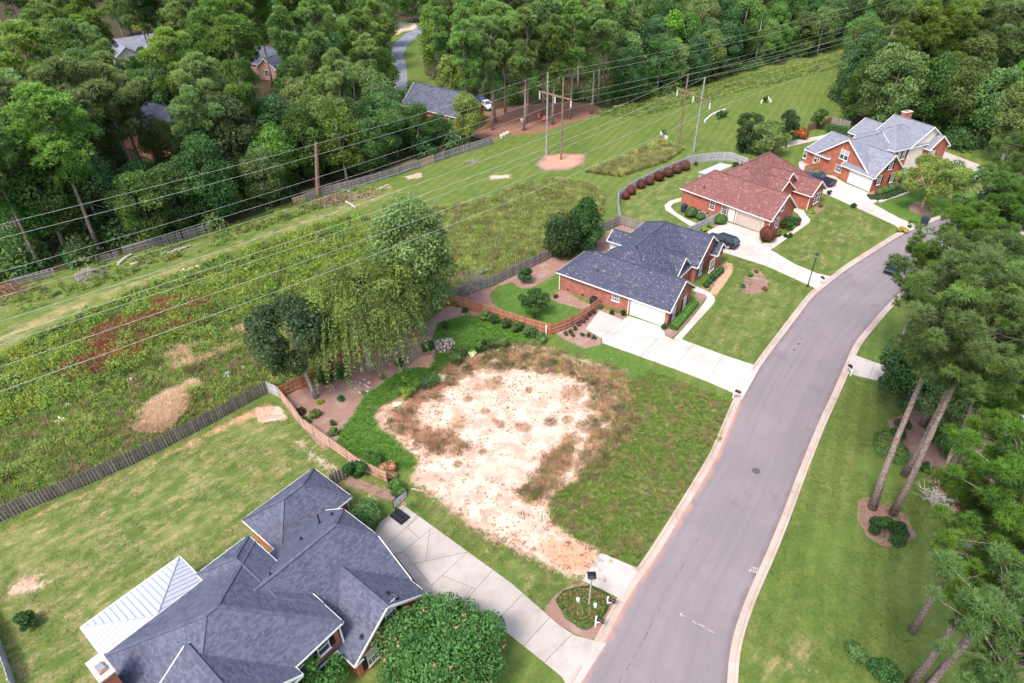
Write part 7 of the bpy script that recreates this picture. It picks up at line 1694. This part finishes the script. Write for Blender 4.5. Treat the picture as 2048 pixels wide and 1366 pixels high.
mb = MB(); mb.lathe([(.08, 0), (.1, .1), (.05, .18)], 8, (0, 0, hh - .5)); mb.build('collar', M['iron'], t)
mb = MB(); mb.hexa([(-.16, -.16, hh - .35), (.16, -.16, hh - .35), (.16, .16, hh - .35), (-.16, .16, hh - .35), (-.26, -.26, hh - .02), (.26, -.26, hh - .02), (.26, .26, hh - .02), (-.26, .26, hh - .02)]); mb.build('lamp_glass', M['lens'], t)
mb = MB(); mb.hexa([(-.32, -.32, hh - .015), (.32, -.32, hh - .015), (.32, .32, hh - .015), (-.32, .32, hh - .015), (-.14, -.14, hh + .14), (.14, -.14, hh + .14), (.14, .14, hh + .14), (-.14, .14, hh + .14)]); mb.box((0, 0, hh + .17), (.12, .12, .06)); mb.build('lamp_cap', M['iron'], t)
def mailbox(label, px, toward, wood_=True):
    p = G(*px); q = G(*toward); a = math.atan2(q[1] - p[1], q[0] - p[0]); t = thing('mailbox', label, 'mailbox', (p[0], p[1], 0), a)
    mb = MB(); mb.box((0, 0, .62), (.12, .12, 1.3)); mb.lathe([(.09, 1.27), (.05, 1.36), (.0, 1.42)], 4); mb.build('post', M['white_wood'], t)
    mb = MB(); mb.box((.28, 0, .95), (.72, .1, .09)); mb.bar((.02, 0, .5), (.42, 0, .93), .07, .07); mb.build('arm', M['white_wood'], t)
    b = MB(); n = 9; prof = [(-.11, 0), (-.11, .16)] + [(-.11 * math.cos(math.pi * k / 8), .16 + .11 * math.sin(math.pi * k / 8)) for k in range(1, 8)] + [(.11, .16), (.11, 0)]
    for x0, x1 in ((.06, .64),):
        P0 = [(x0, y, 1.0 + z) for y, z in prof]; P1 = [(x1, y, 1.0 + z) for y, z in prof]; b.poly(P0[::-1]); b.poly(P1)
        for k in range(len(prof)): j = (k + 1) % len(prof); b.poly([P0[k], P0[j], P1[j], P1[k]][::-1])
    bx = b.build('box', M['black'], t); d = MB(); d.box((.652, 0, 1.12), (.02, .2, .2)); d.build('lid', M['lead'], bx); f = MB(); f.box((.4, -.125, 1.22), (.16, .012, .07)); f.build('flag', M['lamp_red'], bx)
mailbox('black mailbox on a white post at the upper end of the island', (1214, 1213), (1236, 1224))
mailbox('black mailbox on a white post at the lower end of the island', (1191, 1252), (1212, 1264))
mailbox('black mailbox on a white post at the foot of the wide driveway', (1466, 796), (1482, 803))
mailbox('black mailbox at the driveway mouth across the road', (1701, 752), (1690, 744))
mailbox('dark mailbox beside the yellow green hosta clump', (1811, 464), (1819, 469))
mailbox('black mailbox lying low at the white driveway by the street lamp', (1638, 567), (1648, 574))
p = G(1092, 668); t = thing('marker_post', 'white post at the corner of the orange fences', 'post', (p[0], p[1] - .25, 0)); mb = MB(); mb.box((0, 0, .65), (.14, .14, 1.3)); mb.build('post', M['white_wood'], t); mb = MB(); mb.box((0, 0, 1.33), (.2, .2, .05)); mb.build('cap', M['white_wood'], t)
def utility_box(label, px, c, h=.55):
    p = G(*px); t = thing('utility_pedestal', label, 'utility box', (p[0], p[1], 0)); mb = MB(); mb.box((0, 0, h / 2 + .2), (.22, .22, h + .4)); mb.build('housing', c, t); mb = MB(); mb.lathe([(.15, 0), (.14, .06), (.05, .1)], 8, (0, 0, h + .4)); mb.build('lid', c, t)
M['ped_green'] = plain('pale_green_plastic', (0.5, 0.68, 0.6), 0.5, 0.3, 0.05)
utility_box('white utility pedestal left of the post lamp in the island', (1155, 1212), M['white_wood']); utility_box('pale green utility pedestal right of the post lamp in the island', (1189, 1223), M['ped_green'])
# basketball hoop
p = G(800, 1034); q = G(830, 1055); a = math.atan2(q[1] - p[1], q[0] - p[0]) + R_(90); t = thing('basketball_hoop', 'portable basketball hoop with a black base at the end of the near driveway', 'basketball hoop', (p[0], p[1], .05), R_(50))
M['smoke'] = plain('smoky_backboard', (0.38, 0.39, 0.40), 0.15, 0.5, 0.05)
mb = MB(); mb.hexa([(-.55, -.8, 0), (.55, -.8, 0), (.55, .8, 0), (-.55, .8, 0), (-.45, -.7, .22), (.45, -.7, .22), (.45, .7, .22), (-.45, .7, .22)]); mb.build('base', M['black'], t)
mb = MB(); mb.tube([(0, .5, .2), (0, .1, 2.5)], [.06, .055], 8); mb.bar((0, .5, .3), (0, -.5, .3), .05, .05); mb.bar((-.1, .1, 2.5), (-.1, -.45, 2.65), .05, .05); mb.bar((.1, .1, 2.5), (.1, -.45, 2.65), .05, .05); mb.build('pole', M['iron'], t)
t2 = bpy.data.objects.new('backboard', None)
mb = MB(); mb.box((0, -.5, 2.75), (1.5, .03, .95)); bb = mb.build('backboard', M['smoke'], t)
mb = MB()
for x0, z0, x1, z1 in ((-.77, 2.27, .77, 2.27), (-.77, 3.23, .77, 3.23)): mb.bar((x0, -.5, z0), (x1, -.5, z1), .05, .05)
for x in (-.77, .77): mb.bar((x, -.5, 2.25), (x, -.5, 3.25), .05, .05)
mb.build('frame', M['iron'], bb)
mb = MB()
for x0, z0, x1, z1 in ((-.3, 2.45, .3, 2.45), (-.3, 2.9, .3, 2.9), (-.3, 2.45, -.3, 2.9), (.3, 2.45, .3, 2.9)): mb.bar((x0, -.523, z0), (x1, -.523, z1), .012, .04)
mb.build('target_square', M['white_wood'], bb)
mb = MB(); R = .23; c = (0, -.5 - .12 - R, 2.45); ring = [(c[0] + R * math.cos(k * .3927), c[1] + R * math.sin(k * .3927), c[2]) for k in range(17)]; mb.tube(ring, [.014] * 17, 5, False); mb.bar((0, -.51, 2.45), (0, -.62, 2.45), .1, .05); rim = mb.build('hoop', M['lamp_red'], t)
mb = MB()
for k in range(12):
    a0 = k * .5236; a1 = a0 + .26; mb.tube([(c[0] + R * math.cos(a0), c[1] + R * math.sin(a0), c[2]), (c[0] + R * .6 * math.cos(a1), c[1] + R * .6 * math.sin(a1), c[2] - .4)], [.006, .006], 3, False); mb.tube([(c[0] + R * math.cos(a0), c[1] + R * math.sin(a0), c[2]), (c[0] + R * .6 * math.cos(a0 - .26), c[1] + R * .6 * math.sin(a0 - .26), c[2] - .4)], [.006, .006], 3, False)
n_ = mb.build('net', M['white_wood'], rim); n_['kind'] = 'stuff'
# bins, air conditioners
M['bin'] = plain('dark_blue_plastic', (0.022, 0.032, 0.06), 0.5, 0.3, 0.08)
def bin_(label, px, rz, mat, s=1.0):
    p = G(*px); t = thing('wheelie_bin', label, 'bin', (p[0], p[1], .02), R_(rz)); t.scale = (s, s, s); mb = MB()
    mb.hexa([(-.26, -.28, .08), (.26, -.28, .08), (.26, .28, .08), (-.26, .28, .08), (-.32, -.36, 1.0), (.32, -.36, 1.0), (.32, .36, 1.0), (-.32, .36, 1.0)]); mb.build('body', mat, t)
    mb = MB(); mb.hexa([(-.34, -.38, 1.0), (.34, -.38, 1.0), (.34, .42, 1.0), (-.34, .42, 1.0), (-.3, -.3, 1.1), (.3, -.3, 1.1), (.3, .4, 1.06), (-.3, .4, 1.06)]); mb.build('lid', mat, t)
    for x in (-.24, .24): w = MB(); w.tube([(x - .03, .3, .1), (x + .03, .3, .1)], [.1, .1], 10); w.build('wheel', M['tyre'], t)
bin_('dark blue wheelie bin at the kerb in front of the upper lawn', (1846, 452), 25, M['bin'], 1.25)
bin_('dark blue bin against the wall of the red roofed house', (1367, 424), -50, M['bin'], 1.2)
bin_('black bin behind the end of the orange fence', (1186, 611), -37, M['black'], 1.1)
def ac(label, px, rz):
    p = G(*px); t = thing('air_conditioner', label, 'air conditioner', (p[0], p[1], 0), R_(rz)); mb = MB(); mb.box((0, 0, .42), (.75, .75, .76)); mb.build('casing', M['post_grey'], t)
    mb = MB(); mb.lathe([(.31, .0), (.33, .02), (.31, .03)], 16, (0, 0, .805)); mb.build('fan_guard', M['black'], t); mb = MB(); mb.box((0, 0, .03), (.95, .95, .06)); mb.build('pad', M['concrete'], t)
ac('grey air conditioner between the green dome shrubs', (1397, 430), -50); ac('second air conditioner nearer the short silvery fence', (1413, 436), -50)
# manhole, drain covers, kerb inlet
M['castiron'] = plain('cast_iron', (0.10, 0.09, 0.09), 0.7, 0.4, 0.3, 20.0)
def cover(label, px, r):
    p = G(*px); t = thing('manhole_cover', label, 'manhole cover', (p[0], p[1], .024)); mb = MB(); mb.lathe([(r, 0), (r, .012), (r * .88, .012)], 20); mb.build('rim', M['castiron'], t); mb = MB(); mb.lathe([(r * .86, 0), (r * .86, .01)], 20)
    for k in range(5):
        for j in range(5):
            x, y = (k - 2) * r * .3, (j - 2) * r * .3
            if x * x + y * y < (.7 * r) ** 2: mb.box((x, y, .014), (r * .16, r * .16, .01))
    mb.build('plate', M['castiron'], t)
cover('round iron manhole cover in the middle of the road', (1512, 942), .38); cover('small iron valve cover on the road beside the upper lawn', (1588, 700), .14); cover('tiny iron valve cover upper one on the road', (1597, 688), .16); cover('small iron valve cover high on the road bend', (1603, 677), .12)
# sprayed survey marks on the asphalt
M['paint_mark'] = plain('white_spray_paint', (0.52, 0.50, 0.46), 0.8, 0.2, 0.15, 20.0)
def strokes(name, label, lines, w=.035):
    root = thing(name, label, 'road marking', (0, 0, 0)); mb = MB()
    for ln_ in lines:
        P = [G(x, y) for x, y in ln_]
        for a, b in zip(P[:-1], P[1:]): mb.bar((a[0], a[1], .029), (b[0], b[1], .029), w, .004)
    mb.build('painted_strokes', M['paint_mark'], root)
Z = lambda x, y: (1300 + x * 260 / 1344, 1100 + y * 173 / 894)
strokes('spray_mark', 'white sprayed arrow and survey writing across the near road', [[Z(366, 692), Z(312, 662)], [Z(335, 655), Z(310, 661), Z(322, 690)], [Z(590, 816), Z(663, 857)],
    [Z(436, 740), Z(448, 728), Z(456, 742)], [Z(445, 752), Z(458, 735)], [Z(464, 745), Z(470, 762), Z(478, 752)], [Z(484, 766), Z(497, 772)], [Z(505, 762), Z(510, 775)], [Z(518, 780), Z(528, 768), Z(530, 788)], [Z(522, 784), Z(540, 782)], [Z(538, 795), Z(548, 780), Z(556, 800), Z(566, 792)]])
strokes('spray_mark', 'white sprayed arrow and numbers at the right kerb', [[Z(1050, 200), Z(1022, 215), Z(1040, 228)], [Z(1022, 215), Z(1062, 214)], [Z(1052, 184), Z(1066, 178), Z(1072, 192), Z(1062, 202)], [Z(1074, 186), Z(1088, 182), Z(1092, 196), Z(1082, 206)], [Z(1096, 192), Z(1110, 190), Z(1114, 204), Z(1104, 212)], [Z(1060, 212), Z(1072, 224), Z(1058, 230)], [Z(1078, 214), Z(1090, 222), Z(1080, 234), Z(1070, 228)], [Z(1098, 216), Z(1108, 226), Z(1100, 238), Z(1088, 234)]], .045)
# dark sealed cracks along the crown of the road
strokes_c = [[(1368, 1126), (1361, 1142)], [(1355, 1150), (1350, 1158)], [(1342, 1178), (1340, 1181)], [(1331, 1199), (1326, 1207)], [(1321, 1216), (1316, 1226)], [(1306, 1247), (1298, 1256)], [(1296, 1264), (1288, 1279)], [(1281, 1288), (1278, 1296)], [(1272, 1306), (1265, 1317)], [(1262, 1325), (1252, 1341)], [(1244, 1356), (1238, 1366)], [(1397, 1078), (1393, 1084)]]
root = thing('tar_marks', 'broken line of dark tar dabs along the middle of the near road', 'road marking', (0, 0, 0)); mb = MB()
for ln_ in strokes_c:
    a, b = G(*ln_[0]), G(*ln_[1]); mb.bar((a[0], a[1], .027), (b[0], b[1], .027), .04, .004)
mb.build('tar_dabs', M['castiron'], root)

# ------------------------------------------------------------------ rocks, logs, brush
M['rock'] = plain('pinkish_rock', (0.50, 0.40, 0.36), 0.9, 0.15, 0.25, 5.0, rnd=.2); M['rock_white'] = plain('white_rubble', (0.68, 0.65, 0.60), 0.9, 0.15, 0.2, 5.0, rnd=.15); M['log'] = plain('weathered_log', (0.42, 0.37, 0.33), 0.9, 0.15, 0.3, 5.0)
def rock_mesh(s):
    bm = bmesh.new(); bmesh.ops.create_icosphere(bm, subdivisions=1, radius=s)
    for v in bm.verts: v.co *= rng.uniform(.65, 1.15); v.co.z *= .6
    me = bpy.data.meshes.new('stone'); bm.to_mesh(me); bm.free(); return me
RK = [rock_mesh(1.0) for _ in range(5)]
def pile(name, label, px, r, n, s, mat, hz=.5):
    p = G(*px); root = thing(name, label, 'stone pile', (p[0], p[1], 0))
    for k in range(n):
        a = rng.uniform(0, 6.28); q = r * math.sqrt(rng.random()); me = RK[k % 5]
        ob = bpy.data.objects.new('stone', me); link(ob, root)
        if not me.materials: me.materials.append(None)
        ob.material_slots[0].link = 'OBJECT'; ob.material_slots[0].material = mat
        z = hz * max(0, 1 - (q / r) ** 1.5) * rng.uniform(.4, 1); ob.location = (q * math.cos(a), q * math.sin(a), z); ob.scale = (s * rng.uniform(.5, 1.2),) * 3; ob.rotation_euler = tuple(rng.uniform(0, 6, 3))
pile('rock_pile', 'heap of pinkish rocks on the mulch beside the grass', (889, 693), 1.5, 90, .26, M['rock'], .8)
pile('rubble_patch', 'flat scatter of white rubble on the corridor track', (383, 542), 1.6, 45, .16, M['rock_white'], .1)
pile('rock_pile', 'few pale stones under the willow beside the mulch path', (722, 772), 1.3, 16, .24, M['rock'], .1)
pile('rock_pile', 'small stones beside the ornamental bed behind the orange fence', (1178, 616), .7, 14, .15, M['rock_white'], .1)
def log(label, a, b, r, mat=None):
    p, q = G(*a), G(*b); d = q - p; t = thing('fallen_log', label, 'log', (p[0], p[1], r * .8)); mb = MB(); mb.tube([(0, 0, 0), (d[0] * .5 + rng.normal() * .1, d[1] * .5, .05), (d[0], d[1], .02)], [r, r * .92, r * .75], 9); mb.build('trunk', mat or M['log'], t)
    s = MB(); s.tube([(d[0] * .6, d[1] * .6, 0), (d[0] * .6 + .3, d[1] * .6 + .2, .4)], [r * .3, r * .15], 5); s.build('branch_stub', mat or M['log'], t)
log('pale peeled log lying by the broken slat fence', (237, 530), (263, 511), .22, M['bark_pale']); log('grey log left one under the sagging slat fence', (323, 510), (350, 500), .2); log('grey log second one under the sagging slat fence', (335, 508), (372, 497), .18); log('grey log lying apart at the right below the sagging fence', (358, 503), (382, 493), .2); log('short log end in the weeds near the pale log', (262, 532), (277, 528), .24); log('stubby log beside the short log in the weeds', (293, 528), (303, 525), .22)
log('long pale branch across the big brush pile', (676, 379), (700, 384), .12, M['bark_pale']); log('grey trunk at the right end of the big brush pile', (692, 405), (712, 418), .22); log('grey limb in front of the big brush pile', (620, 412), (645, 404), .16); log('weathered branch on the clay beyond the brush pile', (758, 381), (778, 370), .12, M['bark_pale'])
log('dark plank lying on the sand edge by the basketball hoop', (823, 978), (856, 987), .07, M['bark_tan'])
log('thin fallen branch on the mulch beside the oak', (660, 768), (669, 782), .05, M['bark_pale'])
log('fallen branch between the wood and the corridor weeds', (1228, 214), (1248, 211), .14, M['bark_pale'])
def brush(label, px, rx, ry, h, n, mat, rz=0.0, leafm=None):
    p = G(*px); root = thing('brush_pile', label, 'brush pile', (p[0], p[1], 0), rz); mb = MB()
    for k in range(n):
        a = rng.uniform(0, 6.28); q = math.sqrt(rng.random()); c = Vector((rx * q * math.cos(a), ry * q * math.sin(a), h * (1 - q) * rng.uniform(.2, 1) + .05)); L = rng.uniform(.5, 1.6); b = rng.uniform(0, 6.28); d = Vector((math.cos(b), math.sin(b), rng.normal() * .35)) * L / 2
        mb.tube([c - d, c + Vector((rng.normal() * .1, rng.normal() * .1, .1)), c + d], [.035, .03, .012], 4, False)
    o = mb.build('twigs', mat, root); o['kind'] = 'stuff'
    if leafm: d = unit(900, .5); d[:, 2] = abs(d[:, 2]); V, Fq = leaves(d * np.array([rx, ry, h]) * rng.uniform(.5, 1, 900)[:, None], d, .14, .5); mesh_obj('dead_foliage', np_mesh('dead_foliage', V, Fq, leafm, rng.random(900)), root)
brush('heap of grey brushwood at the end of the broken slat fence', (182, 552), 2.2, 1.6, 1.5, 170, M['bark_grey'])
brush('long heap of cut brushwood below the grey picket fence', (665, 404), 4.6, 2.0, 1.3, 260, M['bark_grey'], R_(25), M['leaf_brown'])
brush('smaller heap of pinkish brush farther along the picket fence', (728, 392), 3.0, 1.6, .9, 130, M['bark_tan'], R_(25))
brush('rust red heap of dead pine branches at the left edge', (18, 588), 3.0, 1.8, 1.6, 90, M['bark_tan'], 0, M['leaf_brown'])
brush('little heap of twigs on the mown corridor', (945, 325), 1.2, .8, .5, 50, M['bark_grey'])
# concrete drain walls with shrubs on the mown corridor
M['drain'] = plain('pale_drain_concrete', (0.66, 0.65, 0.6), 0.8, 0.2, 0.1)
def drain(label, pts, plants):
    P = [G(*q) for q in pts]; t = thing('drain_wall', label, 'drain', (P[0][0], P[0][1], 0)); mb = MB()
    for a, b in zip(P[:-1], P[1:]): mb.bar((a[0] - P[0][0], a[1] - P[0][1], .25), (b[0] - P[0][0], b[1] - P[0][1], .25), .3, .55)
    mb.build('wall', M['drain'], t)
    for k, q in enumerate(plants): sh('shrub', 'dark upright shrub at the %s, %s' % (label, ['first', 'second', 'third'][k]), q, .75, 1.8, M['leaf_dark'], 900, .13)
drain('long white drain wall on the mown corridor', [(1409, 245), (1424, 232), (1436, 227), (1450, 222)], [(1435, 239), (1441, 236), (1450, 234)])
drain('small white drain wall near the power frame', [(1321, 268), (1334, 279)], [(1326, 275)])
drain('white drain end at the top of the mown lawn', [(1522, 207), (1533, 196), (1541, 205)], [(1531, 205)])
# odds and ends behind the far fence
M['chair_orange'] = plain('orange_plastic', (0.75, 0.16, 0.06), 0.5, 0.3, 0.05)
def lawn_chair(label, px, rz):
    p = G(*px); t = thing('lawn_chair', label, 'chair', (p[0], p[1], 0), rz); mb = MB(); mb.box((0, 0, .4), (.6, .6, .06)); mb.build('seat', M['chair_orange'], t); mb = MB(); mb.hexa([(-.3, .26, .42), (.3, .26, .42), (.3, .32, .42), (-.3, .32, .42), (-.26, .5, 1.05), (.26, .5, 1.05), (.26, .56, 1.05), (-.26, .56, 1.05)]); mb.build('backrest', M['chair_orange'], t)
    for x in (-.25, .25):
        for y in (-.25, .25): l = MB(); l.bar((x, y, 0), (x, y, .38), .06, .06); l.build('leg', M['chair_orange'], t)
lawn_chair('orange lawn chair, left one on the red needle litter', (1079, 238), .6); lawn_chair('orange lawn chair, right one on the red needle litter', (1087, 242), -.5)
for i, (x, y) in enumerate(((1003, 276), (1009, 273), (1015, 270), (1044, 244))):
    p = G(x, y); t = thing('plastic_tub', 'white plastic tub %s' % ['left of the group at the end of the picket fence', 'in the middle of the group at the end of the picket fence', 'right of the group at the end of the picket fence', 'alone on the red needle litter'][i], 'tub', (p[0], p[1], 0), 0, 'white tubs on the red litter'); mb = MB(); mb.lathe([(.3, 0), (.4, .6), (.43, .62)], 12); mb.build('body', M['rock_white'], t); mb = MB(); mb.lathe([(.44, .62), (.42, .68), (.1, .7)], 12); mb.build('lid', M['rock_white'], t)
# wooden deck rail behind the second house
p = H2.world(-15.4, 8.2); t = thing('deck_rail', 'orange wooden deck rail behind the second house', 'railing', (p[0], p[1], 0), R_(-37.6))
mb = MB(); mb.box((0, 0, .3), (2.2, 2.4, .6)); mb.build('deck_floor', M['wood_orange'], t)
for a, b in (((-1.1, -1.2), (-1.1, 1.2)), ((-1.1, -1.2), (1.1, -1.2))):
    r = MB(); r.bar((a[0], a[1], 1.5), (b[0], b[1], 1.5), .12, .06); r.build('rail', M['wood_tan'], t)
    for k in range(11): q = [a[j] + (b[j] - a[j]) * (k + .5) / 11 for j in (0, 1)]; s_ = MB(); s_.box((q[0], q[1], 1.05), (.1, .1, .9)); s_.build('baluster', M['wood_orange'], t)
